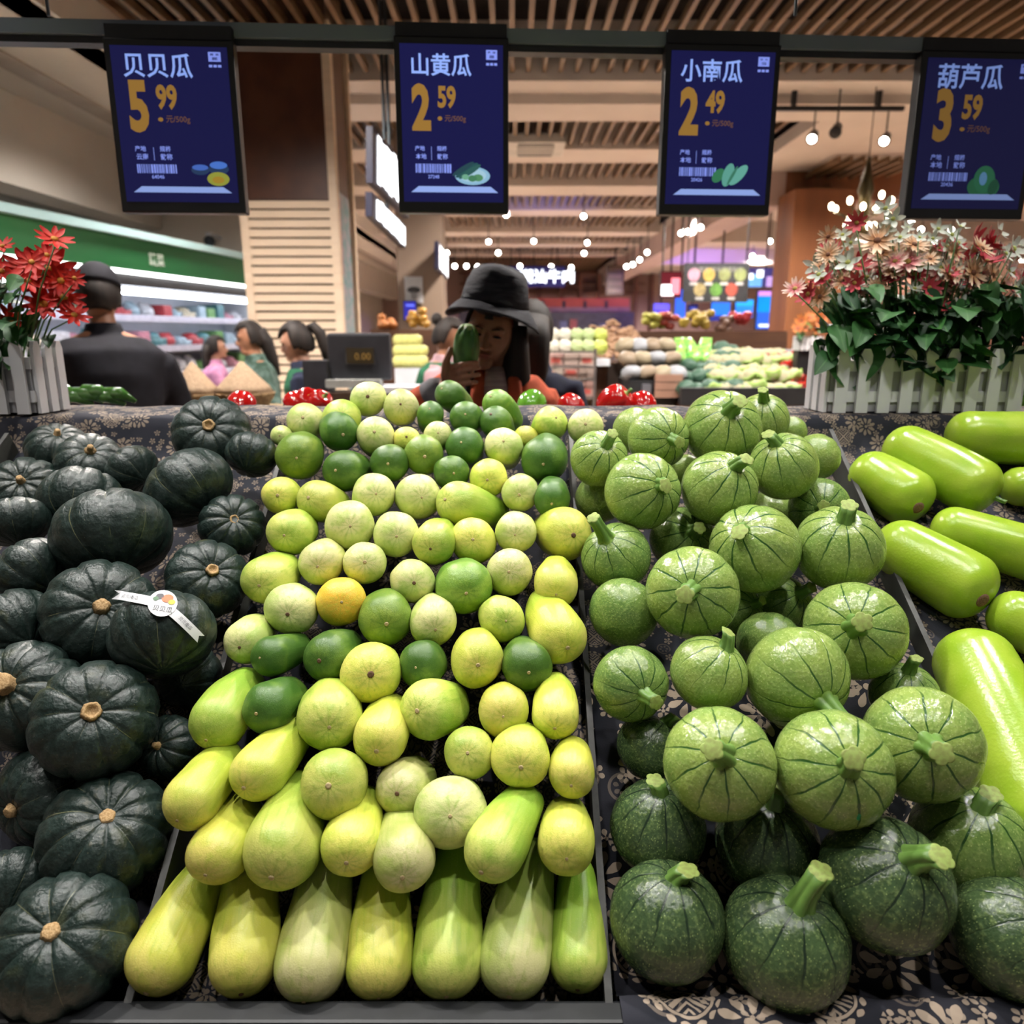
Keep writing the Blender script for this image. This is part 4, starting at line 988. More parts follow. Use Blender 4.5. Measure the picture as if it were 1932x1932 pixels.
M_bezel = pm('screen_bezel', (.012, .012, .013), (.016, .016, .017), 10, .35, .5)
def glow(name, col, s, rough=.12):
    return pm(name, (.006, .006, .012), (.007, .007, .014), 4, rough, .5, emit=col, estr=s)
M_gt = pm('price_gold', (.02, .012, .004), None, 4, .15, .5, emit=(.46, .23, .035), estr=.95)
def ell(cx, cy, rx, ry, a=0, n_=28):
    ca, sa = math.cos(a), math.sin(a)
    return [(cx + rx * math.cos(t) * ca - ry * math.sin(t) * sa, cy + rx * math.cos(t) * sa + ry * math.sin(t) * ca) for t in (2 * PI * i / n_ for i in range(n_))]
def screen(name, px, py0, py1, Y, wpx, title, big, small, pic, place, dim, label, number):
    top, bot = at(px, py0, Y), at(px, py1, Y)
    H = top.z - bot.z
    W = wpx / FPX * (at(px, (py0 + py1) / 2, Y) - Vector((0, 0, CZ))).length * .985
    root = tag(empty(name, (at(px, (py0+py1)/2, Y).x, Y, (top.z + bot.z) / 2), (0, 0, ang)), label, 'price screen', 'price screens hanging over the stand')
    MB().box((-W/2, 0, -H/2), (W/2, .034, H/2)).ob('casing', M_bezel, root, bevel=.004)
    box('mount', (-W/2 + .004, .006, H/2), (W/2 - .004, .03, H/2 + .03), M_black, root)
    w_, h_ = W * .90, H * .89
    bg = glow('screen_blue_%d' % int(dim * 100), (.0045, .005, .062), .9 * dim)
    box('display', (-w_/2, -.0012, -h_/2 + .004), (w_/2, .001, h_/2 + .004), bg, root)
    def X(u): return -w_/2 + u / 670 * w_
    def Zz(v): return h_/2 + .004 - v / 1130 * h_
    K = w_ / 670
    lit = lambda n_, c_, s_: glow('%s_%d' % (n_, int(dim * 100)), c_, s_ * dim)
    M_t = lit('screen_text', (.28, .42, .95), 1.0); M_g = lit('screen_gold', (.30, .155, .028), 1.0); M_s = lit('screen_small', (.26, .34, .95), .9); M_r = lit('screen_unit', (.22, .10, .06), .6)
    def put(body, u, v, size, m, bold=0, sx=1.0, nm='lettering'):
        t = text_mesh(body, size * K, bold * K, sx)
        return ob(nm, t, m, root, (X(u), -.0022, Zz(v)))
    def poly(nm, pts, m, d=.0022):
        vs = [(X(a), -d, Zz(b)) for a, b in pts]
        return ob(nm, me(nm, vs, [tuple(range(len(vs)))[::-1]]), m, root)
    put(title, 62, 205, 137, M_t, 2.2, .98, 'title')
    b = put(big, 70, 594, 368, M_g, 15, .66, 'price')
    put(small, 238, 437, 172, M_g, 6.5, .70, 'price')
    poly('price_dot', ell(252, 522, 15, 15), M_g)
    put('元/500g', 282, 538, 44, M_r, .6)
    for i, (u, v, t) in enumerate(((82, 752, '产地'), (228, 752, '规格'), (86, 812, place), (228, 812, '散称'))):
        put(t, u, v, 33 if i < 2 else 36, M_s, .6)
    poly('divider_line', [(190, 725), (193, 725), (193, 822), (190, 822)], M_s)
    u = 84; rng = random.Random(number); bc_ = MB()
    while u < 318:
        ww = rng.choice((3, 5, 8, 12)); bc_.add([(X(u), -.0022, Zz(850)), (X(u + ww), -.0022, Zz(850)), (X(u + ww), -.0022, Zz(916)), (X(u), -.0022, Zz(916))], [(3, 2, 1, 0)]); u += ww + rng.choice((3, 4, 6))
    bc_.ob('barcode', M_s, root)
    put(number, 165, 956, 30, M_s, .5)
    poly('shelf_print', [(100, 1015), (585, 1015), (635, 1060), (50, 1060)], lit('screen_shelf', (.30, .42, .85), .9))
    # store logo
    def fr(a, b, c_, d_, m): poly('logo', [(a, b), (c_, b), (c_, d_), (a, d_)], m)
    fr(560, 35, 632, 103, M_s)
    fr(572, 46, 590, 60, bg); fr(604, 46, 621, 60, bg); fr(582, 72, 612, 92, bg)
    for o_ in list(root.children)[-3:]: o_.location.y -= .0006
    for a_ in (560, 586, 612): fr(a_, 125, a_ + 20, 143, M_s)
    for i, (nm, pts, col) in enumerate(pic):
        poly('picture', pts, lit('pic_%s_%s' % (name[:5] + number, nm + str(i)), col, .8), .0024 + .0003 * i)
    return root
rr = lambda x: x
pumpk = [('p', ell(262, 890, 54, 36), (.02, .05, .13)), ('t', ell(262, 870, 48, 22), (.07, .17, .62)), ('p', ell(372, 880, 60, 42), (.02, .05, .13)), ('t', ell(372, 852, 52, 28), (.08, .22, .75)), ('y', ell(365, 955, 66, 52), (.36, .38, .05)), ('o', ell(365, 962, 36, 26), (.45, .28, .03))]
pumpk = [(a, [(x + 195, y + 0) for x, y in b], c) for a, b, c in pumpk]
plate = [('w', ell(463, 935, 118, 68), (.30, .55, .75)), ('i', ell(463, 932, 92, 50), (.42, .66, .80)), ('c', ell(425, 895, 92, 22, -.62), (.02, .09, .10)), ('c', ell(445, 905, 90, 20, -.62), (.03, .12, .11)), ('c', ell(400, 885, 88, 18, -.62), (.02, .07, .09)), ('s', ell(500, 950, 34, 26), (.10, .30, .14)), ('s', ell(462, 955, 30, 24), (.07, .24, .12)), ('s', ell(415, 945, 24, 20), (.18, .45, .30))]
zuk = [('g', ell(345, 910, 36, 58, .5), (.04, .22, .10)), ('l', ell(410, 905, 36, 90, .22), (.13, .42, .34)), ('l', ell(478, 905, 36, 92, .62), (.15, .46, .38)), ('d', ell(438, 910, 10, 80, .42), (.05, .22, .14))]
gd = [('g', ell(360, 960, 100, 92), (.025, .16, .07)), ('g', ell(360, 900, 66, 105), (.03, .19, .09)), ('h', ell(352, 895, 24, 52), (.14, .34, .60)), ('g', ell(420, 960, 30, 60, .2), (.015, .10, .05))]
gd = [(a, [(x + 70, y) for x, y in b], c) for a, b, c in gd]
screen('price_screen', 332, 72, 402, at(332, 68, 1.925).y, 196, '贝贝瓜', '5', '99', pumpk, '云南', .85, 'price screen showing 5.99 with blue pumpkins, leftmost on the rail', '64046')
screen('price_screen', 854, 68, 402, 1.975, 190, '山黄瓜', '2', '59', plate, '本地', 1.0, 'price screen showing 2.59 with cucumbers on a plate', '27248')
screen('price_screen', 1357, 82, 406, 2.015, 190, '小南瓜', '2', '49', zuk, '本地', .9, 'price screen showing 2.49 with three pale green zucchini', '20426')
screen('price_screen', 1838, 96, 414, 2.06, 188, '葫芦瓜', '3', '59', gd, '本地', .5, 'price screen showing 3.59 with a green gourd, rightmost on the rail', '20436')
# ================================================================== FLOWER PLANTERS
M_pick = pm('planter_white', (.74, .74, .76), (.66, .66, .68), 6, .45, .4)
k = NT('leaf_green'); co = k.co(); s = k.sep(co)
vein = k.math('LESS_THAN', k.math('ABSOLUTE', s[0]), .02)
c = k.mix(k.step(k.rnd(), .1, .9), (.012, .055, .016), (.035, .13, .025))
c = k.mix(k.math('MULTIPLY', vein, .5), c, (.08, .2, .05))
c = k.mix(k.math('MULTIPLY', k.noise(k.shift(co), 3, 2), .4), c, (.008, .04, .015))
M_leaf = k.out(c, .5, .35)
M_stemg = pm('plant_stem', (.06, .14, .03), (.10, .18, .05), 20, .5)
def leaf_mesh(wd, bend):
    vs, fs = [], []
    N = 7
    for i in range(N + 1):
        t = i / N; w_ = wd * math.sin(PI * min(1, t ** .8)) ** .8 if 0 < i < N else .004
        z = bend * t * t
        vs += [(-w_, t, z + .25 * w_), (0, t, z), (w_, t, z + .25 * w_)]
    for i in range(N):
        a = i * 3; fs += [(a, a + 1, a + 4, a + 3), (a + 1, a + 2, a + 5, a + 4)]
    m = me('leaf', vs, fs, True); m.materials.append(M_leaf); return m
leaves = [leaf_mesh(.30, -.25), leaf_mesh(.36, -.45), leaf_mesh(.26, -.1)]
def flower_mesh(np_, cup, width, notch=0):
    vs, fs = [], []
    for p in range(np_):
        a = 2 * PI * p / np_ + .1 * math.sin(p * 3)
        ca, sa = math.cos(a), math.sin(a); k0 = len(vs)
        for i in range(5):
            t = .12 + .88 * i / 4; w_ = width * math.sin(PI * (.12 + .80 * i / 4))
            z = cup * t * t + .03 * (p % 2)
            for sgn in (-1, 0, 1):
                vs.append((ca * t - sa * w_ * sgn, sa * t + ca * w_ * sgn, z + .05 * abs(sgn)))
        for i in range(4):
            b = k0 + i * 3; fs += [(b, b + 3, b + 4, b + 1), (b + 1, b + 4, b + 5, b + 2)]
    return me('flower', vs, fs, True)
def pet_mat(name, c1, c2):
    k = NT(name); r = k.n('VectorMath', {0: k.co()}, operation='LENGTH').outputs['Value']
    return k.out(k.mix(k.step(k.math('ADD', r, k.math('MULTIPLY', k.noise(k.co(), 4, 2), .2)), .35, .95), c2, c1), .55, .3)
FL = {
 'red': (flower_mesh(10, .15, .17), pet_mat('petal_red', (.50, .012, .010), (.60, .03, .012)), pm('center_gold', (.62, .30, .02), (.45, .16, .02), 20, .7)),
 'pink': (flower_mesh(14, .22, .13), pet_mat('petal_pink', (.72, .52, .44), (.62, .16, .18)), pm('center_olive', (.45, .32, .06), (.25, .12, .03), 20, .7)),
 'peach': (flower_mesh(14, .20, .13), pet_mat('petal_peach', (.70, .52, .36), (.60, .30, .14)), pm('center_dark', (.10, .03, .012), (.18, .06, .02), 20, .7)),
 'rose': (flower_mesh(9, .55, .2), pet_mat('petal_rose', (.52, .07, .09), (.42, .03, .05)), pm('center_olive', (.4, .3, .05), None, 20, .7)),
 'white': (flower_mesh(5, .35, .26), pet_mat('petal_white', (.56, .58, .52), (.46, .50, .40)), pm('center_lime', (.42, .45, .10), None, 20, .7)),
 'orange': (flower_mesh(10, .3, .18), pet_mat('petal_orange', (.45, .16, .04), (.35, .08, .02)), pm('center_dark', (.1, .03, .01), None, 20, .7)),
}
for k_, (m, mt, c_) in FL.items(): m.materials.append(mt)
cen_v, cen_f = lathe([(.02, .10), (.10, .085), (.16, .04), (.17, .0)], 12)
cens = {}
for k_, (m, mt, c_) in FL.items():
    q = me('flower_center', cen_v, cen_f, True); q.materials.append(c_); cens[k_] = q
def flower(kind, loc, r, facing, parent):
    q = Vector(facing).normalized().to_track_quat('Z', 'Y') @ Quaternion((0, 0, 1), random.uniform(0, 6))
    o = ob('flower', FL[kind][0], None, parent, loc, q, r)
    ob('flower_center', cens[kind], None, o, (0, 0, .05), None, 1.15)
    return o
def planter(name, label, x0, x1, y0, y1, z0, h, npk, flowers, nleaf, rng, spread=1.0, depth_pk=3, leafr=(.055, .085)):
    cx, cy = (x0 + x1) / 2, (y0 + y1) / 2
    root = tag(empty(name, (cx, cy, z0)), label, 'planter')
    L = lambda p: Vector(p) - root.location
    W, D = x1 - x0, y1 - y0
    pw = W / npk * .56
    def picket(x, y, rot, hh):
        vs = [(-pw/2, -.004, 0), (pw/2, -.004, 0), (pw/2, -.004, hh*.90), (pw*.25, -.004, hh), (-pw*.25, -.004, hh), (-pw/2, -.004, hh*.90)]
        vs += [(a, .004, c_) for a, b, c_ in vs]
        fs = [tuple(range(5, -1, -1))[::-1], tuple(range(11, 5, -1))] + [(i, i + 6, (i + 1) % 6 + 6, (i + 1) % 6) for i in range(6)]
        fs[0] = (0, 1, 2, 3, 4, 5)
        return ob('picket', me('picket', vs, fs), M_pick, root, (x, y, 0), (0, 0, rot))
    for i in range(npk):
        x = -W/2 + (i + .5) * W / npk
        picket(x, -D/2 - .006, 0, h * (1 if i % 2 == 0 else .96)); picket(x, D/2 + .006, 0, h)
    for i in range(depth_pk):
        y = -D/2 + (i + .5) * D / depth_pk
        for sx_ in (-1, 1): picket(sx_ * (W/2 + .002), y, PI / 2, h)
    for zz in (.16, .62):
        box('rail', (-W/2, -D/2, h*zz), (W/2, D/2, h*zz + h*.16), M_pick, root)
    box('liner', (-W/2 + .004, -D/2 + .004, .002), (W/2 - .004, D/2 - .004, h * .70), pm('liner_grey', (.42, .42, .44), None, 5, .6), root)
    for px, py, kind, r in flowers:
        dy = rng.uniform(-.45, .25) * D
        p = L(at(px, py, cy + dy))
        base = Vector((p.x * .55, dy * .5, h * .7))
        mid = (base + p) / 2 + Vector((0, 0, .02))
        MB().tube([base, mid, p + Vector((0, .004, -.004))], [.0022, .0018, .0014], 6).ob('flower_stem', M_stemg, root, smooth=True)
        side = Vector((p.x * 1.2 + rng.uniform(-.1, .1), -.30 + rng.uniform(-.15, .1), .16 + rng.uniform(-.1, .18)))
        flower(kind, p, r, side, root)
    for i in range(nleaf):
        t = rng.uniform(-.5, .5)
        px_ = W * t * spread * 1.05
        zz = h * .75 + (rng.random() ** 1.0) * h * 1.15
        yy = rng.uniform(-.62, .4) * D
        q = Euler_((rng.uniform(-1.0, .3), rng.uniform(-.6, .6), PI + math.atan2(-px_, .25) * .5 + rng.uniform(-.9, .9)))
        ob('leaf', rng.choice(leaves), None, root, (px_, yy, zz), q, rng.uniform(*leafr))
    return root

def Euler_(t): return _E(t)
rng = random.Random(3)
zl = LEDGE_Z + .003
a, b = at(1548, 770, 1.66), at(1905, 770, 1.66)
R_ = []
for px, py, kd, r in [(1655, 455, 'peach', 22), (1668, 492, 'pink', 24), (1712, 495, 'pink', 22), (1590, 505, 'pink', 18), (1620, 502, 'rose', 15), (1662, 520, 'rose', 17), (1686, 523, 'rose', 14), (1640, 528, 'rose', 12),
        (1725, 462, 'peach', 18), (1735, 510, 'orange', 15), (1778, 548, 'pink', 20), (1768, 540, 'pink', 16), (1790, 533, 'rose', 16), (1838, 458, 'rose', 20), (1868, 460, 'rose', 18), (1815, 495, 'rose', 16), (1862, 493, 'rose', 16),
        (1835, 515, 'peach', 20), (1872, 520, 'peach', 18), (1910, 515, 'pink', 18), (1555, 535, 'rose', 14), (1525, 555, 'rose', 15), (1548, 560, 'peach', 16), (1500, 545, 'pink', 15), (1622, 570, 'rose', 13), (1838, 548, 'rose', 17),
        (1820, 560, 'pink', 16), (1905, 545, 'pink', 14), (1928, 540, 'rose', 16), (1612, 534, 'rose', 13), (1700, 508, 'peach', 16), (1757, 515, 'orange', 14), (1690, 480, 'peach', 15), (1750, 485, 'peach', 15), (1800, 475, 'peach', 14), (1925, 575, 'peach', 15),
        (1671, 393, 'white', 13), (1685, 413, 'white', 13), (1672, 435, 'white', 12), (1590, 443, 'white', 12), (1605, 458, 'white', 11), (1578, 482, 'white', 11), (1698, 448, 'white', 13), (1676, 452, 'white', 10), (1770, 432, 'white', 12), (1796, 443, 'white', 12),
        (1812, 428, 'white', 10), (1808, 458, 'white', 12), (1886, 438, 'white', 13), (1775, 505, 'white', 13), (1786, 465, 'white', 10), (1890, 470, 'white', 12), (1712, 430, 'white', 9), (1545, 518, 'white', 13), (1560, 512, 'white', 10), (1600, 555, 'white', 12),
        (1605, 585, 'white', 10), (1725, 545, 'white', 13), (1740, 535, 'white', 11), (1815, 575, 'white', 12), (1845, 575, 'white', 10), (1700, 668, 'white', 6), (1850, 480, 'white', 11), (1925, 560, 'white', 11), (1760, 450, 'white', 10), (1735, 448, 'white', 9)]:
    R_.append((px, py, kd, r / FPX * 2.5))
rg_ = random.Random(21)
for i in range(75):
    R_.append((rg_.uniform(1535, 1930), rg_.gauss(512, 32), rg_.choice(('pink', 'peach', 'rose', 'white', 'peach', 'pink', 'white')), rg_.uniform(13, 20) / FPX * 2.1))
planter('flower_planter', 'white picket planter crowded with pink, rose and white flowers beside the gourds', a.x, b.x, 1.625, 1.745, zl, .142, 9, R_, 260, rng)
a, b = at(-200, 770, 1.62), at(80, 770, 1.62)
L_ = [(px, py, 'red', r / FPX * 2.4) for px, py, r in [(103, 452, 22), (88, 482, 17), (48, 503, 26), (92, 512, 34), (52, 530, 24), (83, 575, 26), (120, 560, 26), (22, 605, 24), (140, 595, 20), (5, 465, 16), (2, 512, 22), (115, 530, 22), (70, 540, 20), (140, 525, 14), (60, 495, 18), (-40, 480, 22), (-60, 540, 24), (-20, 560, 22), (-110, 500, 22)]]
planter('flower_planter', 'pale picket planter of scarlet daisies at the end of the ledge', a.x, b.x, 1.60, 1.72, zl, .152, 7, L_, 170, rng, leafr=(.035, .06))
# ================================================================== PEOPLE
def skin_mat(name, c):
    return pm(name, c, tuple(x * .85 for x in c), 14, .5, .4)
M_skin = skin_mat('skin', (.42, .22, .145)); M_skin2 = skin_mat('skin_tan', (.30, .135, .075))
M_hair = pm('hair_black', (.012, .009, .008), (.022, .016, .013), 30, .62, .25, stretch=(1, 1, .1))
M_eye = pm('eye_dark', (.015, .012, .01), None, 9, .2)
M_lip = pm('lips', (.30, .09, .07), None, 20, .45)
def cloth_m(name, c, d=.7): return pm(name, c, tuple(x * d for x in c), 16, .85, .2, bump=.15)
def head_parts(mb, c, s=1.0, R=None):
    """skull, jaw, nose, ears, brow around centre c; face towards -y before rotation R"""
    R = R or Matrix.Identity(3)
    v, f = sphere(28, 20)
    out = []
    for p in v:
        x, y, z = p
        X, Y, Z = x * .074, y * .092, z * .108
        if z < 0: X *= 1 - .28 * z * z; Y = Y * (1 - .10 * z * z) - .012 * z * z
        if y < 0: Y *= .93
        e = math.exp(-((x - .42) / .22) ** 2 - ((z - .02) / .16) ** 2) + math.exp(-((x + .42) / .22) ** 2 - ((z - .02) / .16) ** 2)
        if y < 0: Y += .009 * e
        out.append(R @ (Vector((X, Y, Z)) * s) + c)
    mb.add(out, f)
    P = lambda *q: R @ (Vector(q) * s) + c
    mb.tube([P(0, -.080, .012), P(0, -.094, -.008), P(0, -.102, -.026), P(0, -.088, -.034)], [.007*s, .010*s, .014*s, .010*s], 10)
    for q in (-1, 1):
        mb.ball(P(q * .014, -.090, -.028), .009 * s, 10, 8)
        mb.ball(P(q * .076, .006, -.008), (.010 * s, .020 * s, .032 * s), 10, 8)
        mb.ball(P(q * .032, -.078, .022), (.024 * s, .012 * s, .010 * s), 10, 8)
    mb.ball(P(0, -.072, -.082), (.028 * s, .022 * s, .022 * s), 12, 8)
    mb.ball(P(0, -.079, -.056), (.024 * s, .010 * s, .011 * s), 12, 8)
def face_parts(root, c, s, R):
    P = lambda *q: R @ (Vector(q) * s) + c
    q = R.to_quaternion()
    for sg in (-1, 1):
        MB().ball(P(sg * .031, -.080, .004), (.014 * s, .006 * s, .0045 * s), 12, 8, q).ob('eye', M_eye, root, smooth=True)
        MB().tube([P(sg * .014, -.087, .024), P(sg * .032, -.088, .029), P(sg * .050, -.076, .022)], [.002, .003, .0015], 6).ob('eyebrow', M_hair, root, smooth=True)
    MB().ball(P(0, -.088, -.052), (.021 * s, .005 * s, .0042 * s), 12, 8, q).ball(P(0, -.087, -.060), (.018 * s, .005 * s, .005 * s), 12, 8, q).ob('lips', M_lip, root, smooth=True)
def hair_cap(c, s, R, face_open=.15, grow=1.10, low=-.35):
    v, f = sphere(36, 26)
    keep = []
    for face in f:
        m = Vector((0, 0, 0))
        for i in face: m += Vector(v[i])
        m /= len(face)
        if m.y < -.15 and m.z < .48 + .25 * abs(m.x): continue
        if m.z < low - .5 * max(0, m.y): continue
        keep.append(face)
    vs = []
    for p in v:
        d = 1 + .03 * noise.noise(Vector((p[0] * 9, p[1] * 9, p[2] * 1.5)))
        vs.append(R @ (Vector((p[0] * .078, p[1] * .098, p[2] * .112)) * s * grow * d) + c)
    return vs, keep
def hand_into(mb, wrist, d, palm_n, side, s=1.0, curl=.35):
    """wrist point, finger direction d, palm normal, thumb side vector"""
    d = Vector(d).normalized(); pn = Vector(palm_n).normalized(); sd = Vector(side).normalized(); w_ = Vector(wrist)
    mb.tube([w_ - d * .02 * s, w_ + d * .03 * s, w_ + d * .085 * s], [(.026*s, .019*s), (.036*s, .017*s), (.038*s, .013*s)], 12, side=sd)
    for i, L in enumerate((.070, .078, .072, .056)):
        b = w_ + d * (.082 - .004 * abs(i - 1)) * s + sd * (.0285 - i * .0190) * s
        p = [b - d * .01 * s]; dr = d.copy(); q = b.copy()
        for j, fr in enumerate((.42, .33, .25)):
            dr = (dr * math.cos(curl) + pn * math.sin(curl)).normalized()
            q = q + dr * L * fr * s; p.append(q.copy())
        mb.tube(p, [.0092*s, .0088*s, .0080*s, .0062*s], 8)
    b = w_ + d * .022 * s + sd * .028 * s
    t1 = b + (d * .5 + sd * .75 + pn * .3).normalized() * .036 * s; t2 = t1 + (d * .8 + sd * .35 + pn * .35).normalized() * .032 * s
    mb.tube([b - sd * .012 * s, b, t1, t2], [.011*s, .0125*s, .010*s, .0075*s], 8)
def person(label, loc, rz, H, skin, top, trousers, arms=None, head_rot=(0, 0, 0), vest=None, voxel=.011, hair='short', cap=None, girth=1.0, lean=0.0, sit=0.0, shz=1.262, sleeve=.97, hands=True, face=True, collar=None):
    """standing figure built in its own frame facing -y; arms = ((elbow, wrist, dir), ...) for -x and +x sides"""
    s = H / 1.60; g = girth
    root = tag(empty('person', loc, (0, 0, rz)), label, 'person')
    root.scale = (s, s, s)
    T = [((0, .0, .80), (.150*g, .105*g)), ((0, 0, .92), (.155*g, .112*g)), ((0, -lean*.2, 1.03), (.132*g, .10*g)), ((0, -lean*.5, 1.16), (.150*g, .112*g)), ((0, -lean*.8, 1.26), (.168*g, .105*g)), ((0, -lean, 1.325), (.115*g, .075)), ((0, -lean*1.05, 1.365), (.056, .056)), ((0, -lean*1.15 - .01, 1.42), (.050, .052))]
    neck = Vector(T[-1][0]); hc = neck + Vector((0, -.012, .082))
    R = _E(head_rot).to_matrix()
    sh = Vector((0, -lean*.85, shz))
    if arms is None: arms = (((-.225, .03, 1.03), (-.235, -.06, .80), (0, -.2, -1)), ((.225, .03, 1.03), (.235, -.06, .80), (0, -.2, -1)))
    body = MB()
    body.tube([t[0] for t in T], [t[1] for t in T], 24, side=(1, 0, 0))
    head_parts(body, hc, 1.0, R)
    topb = MB(); topb.tube([t[0] for t in T[:6]] + [(0, -lean, 1.338)], [(r[0] + .016, r[1] + .016) for _, r in T[:6]] + [(.085*g, .07)], 28, side=(1, 0, 0))
    topb.tube([(0, -lean, 1.30), (0, -lean*1.02, 1.345), (0, -lean*1.06, 1.392)], [(.13*g, .085), (.082, .076), (.066, .068)], 24, side=(1, 0, 0))
    legs = MB()
    for q, (el, wr, dd) in zip((-1, 1), arms):
        S = sh + Vector((q * .158 * g, 0, 0)); el = Vector(el); wr = Vector(wr)
        body.tube([S - Vector((q * .05, 0, 0)), S, (S + el) / 2, el, (el + wr) / 2, wr], [.05*g, .050*g, .045*g, .039*g, .036*g, .026], 14)
        e2 = el + (wr - el) * sleeve
        ra = [.058*g, .062*g, .056*g, .050*g, .047*g, .036 if sleeve > .9 else .045*g]
        topb.tube([S - Vector((q * .05, 0, 0)), S + Vector((0, 0, .006)), (S + el) / 2, el, (el + e2) / 2, e2], ra, 14)
        dv = Vector(dd).normalized()
        if hands:
            sd = Vector((-q, 0, 0)) if abs(dv.x) < .7 else Vector((0, 0, 1))
            pn = dv.cross(sd) * (1 if q > 0 else 1)
            hand_into(body, wr, dv, pn if pn.length > .1 else (0, -1, 0), sd, 1.0)
        if sit:
            kn = Vector((q * .11, -.42, .52)); an = Vector((q * .11, -.40, .09)); hp = Vector((q * .085, 0, .82 - sit))
            pts = [hp + Vector((0, 0, sit)), hp, kn, an]
        else:
            pts = [Vector((q * .075, 0, .86)), Vector((q * .09, -.005, .66)), Vector((q * .095, -.012, .46)), Vector((q * .095, .012, .09))]
        body.tube(pts, [.092*g, .085*g, .058, .042], 14); legs.tube(pts, [.104*g, .098*g, .072, .058], 16)
        ft = pts[-1]
        shoe = MB(); shoe.tube([ft + Vector((0, .05, -.045)), ft + Vector((0, -.02, -.045)), ft + Vector((0, -.10, -.052)), ft + Vector((0, -.175, -.058))], [(.036, .04), (.042, .045), (.045, .034), (.030, .024)], 14, side=(1, 0, 0))
        shoe.ob('shoe', M_black, root, smooth=True)
        body.tube([ft, ft + Vector((0, -.13, -.05))], [.036, .028], 10)
    legs.tube([(0, 0, .76), (0, 0, .86), (0, 0, .94)], [(.14*g, .10*g), (.168*g, .124*g), (.155*g, .118*g)], 20, side=(1, 0, 0))
    ob('body', remesh('body', body.mesh('b'), voxel, 3), skin, root)
    ob('jacket' if vest is None else 'shirt', remesh('top', topb.mesh('t'), .013, 5), top, root)
    ob('trousers', remesh('trousers', legs.mesh('l'), .015, 4), trousers, root)
    if vest is not None:
        vb = MB(); vb.tube([t[0] for t in T[:5]] + [(0, -lean, 1.322), (0, -lean, 1.345)], [(r[0] + .030, r[1] + .030) for _, r in T[:5]] + [(.128*g, .098), (.095, .082)], 28, side=(1, 0, 0))
        ob('vest', remesh('vest', vb.mesh('v'), .013, 4), vest, root)
    if face: face_parts(root, hc, 1.0, R)
    if hair:
        v, f = hair_cap(hc, 1.0, R)
        m = me('hair', v, f, True)
        o = ob('hair', m, M_hair, root); so = o.modifiers.new('t', 'SOLIDIFY'); so.thickness = .012; so.offset = -1
        P = lambda *q: R @ Vector(q) + hc
        if hair == 'pony':
            MB().tube([P(0, .09, .05), P(0, .125, .055), P(0, .15, .0), P(0, .145, -.10), P(0, .12, -.20)], [.022, .032, .036, .030, .008], 12).ob('ponytail', M_hair, root, smooth=True)
        if hair == 'long':
            MB().tube([P(0, .07, .03), P(0, .095, -.06), P(0, .10, -.18), P(0, .10, -.30)], [(.075, .05), (.085, .05), (.08, .04), (.05, .02)], 18, side=(1, 0, 0)).ob('long_hair', M_hair, root, smooth=True)
        if hair == 'bun':
            MB().ball(P(0, .115, .06), (.04, .035, .04)).ob('hair_bun', M_hair, root, smooth=True)
    if cap is not None:
        P = lambda *q: R @ Vector(q) + hc
        v, f = sphere(32, 20)
        f = [q for q in f if all(v[i][2] > -.02 for i in q)]
        vs = [P(p[0] * .090, p[1] * .108, p[2] * .108 + .032) for p in v]
        o = ob('cap', me('cap', vs, f, True), cap, root); so = o.modifiers.new('t', 'SOLIDIFY'); so.thickness = .006
        br_ = MB()
        vv = [];
        for i in range(13):
            a = PI + PI * (.12 + .76 * i / 12)
            vv += [P(.088 * math.cos(a), .104 * math.sin(a), .034), P(.092 * math.cos(a), .104 * math.sin(a) - .075 * math.sin(PI * i / 12), .018)]
        o = ob('cap_brim', me('cap_brim', vv, [(2*i, 2*i + 1, 2*i + 3, 2*i + 2) for i in range(12)], True), cap, root); so = o.modifiers.new('t', 'SOLIDIFY'); so.thickness = .005
    return root
def place(px, Y): return Vector((at(px, 640, Y).x, Y, 0))
M_navy = cloth_m('navy_cloth', (.016, .020, .042)); M_blk = cloth_m('black_cloth', (.012, .012, .017)); M_grn = cloth_m('green_vest', (.018, .105, .050)); M_denim = cloth_m('denim', (.05, .07, .12)); M_char = cloth_m('charcoal_trousers', (.03, .03, .035))

# ---- man in black with a cap, back half turned
person('person in a black jacket and dark flat cap facing the chilled cabinet', place(203, 3.35), -PI * .80, 1.72, M_skin2, M_blk, M_char, cap=M_blk, girth=1.28, shz=1.205, head_rot=(.30, 0, -.25), lean=.07,
       arms=(((-.27, -.10, 1.04), (-.20, -.30, .98), (0, -1, .1)), ((.27, -.10, 1.04), (.20, -.30, .98), (0, -1, .1))))
# ---- seated cashier in green waistcoat, profile to the left
person('person in navy sleeves and green waistcoat with a ponytail, busy at the counter', Vector((at(588, 640, 4.3).x, 4.3, 0)), -PI * .48, 1.50, M_skin, M_navy, M_char, vest=M_grn, hair='pony', head_rot=(.30, 0, 0), lean=.06,
       arms=(((-.22, -.05, 1.02), (-.16, -.28, .99), (0, -1, -.1)), ((.22, -.05, 1.02), (.16, -.28, .99), (0, -1, -.1))))
# ---- shopper in camouflage green behind the cashier
M_camo = pm('camouflage_cloth', (.10, .15, .13), (.025, .05, .035), 14, .85, .2)
person('person with dark hair in a mottled green top beside the pale pillar', place(494, 5.1), -PI * .35, 1.52, M_skin2, M_camo, M_denim, hair='long', head_rot=(.25, 0, 0), lean=.05)
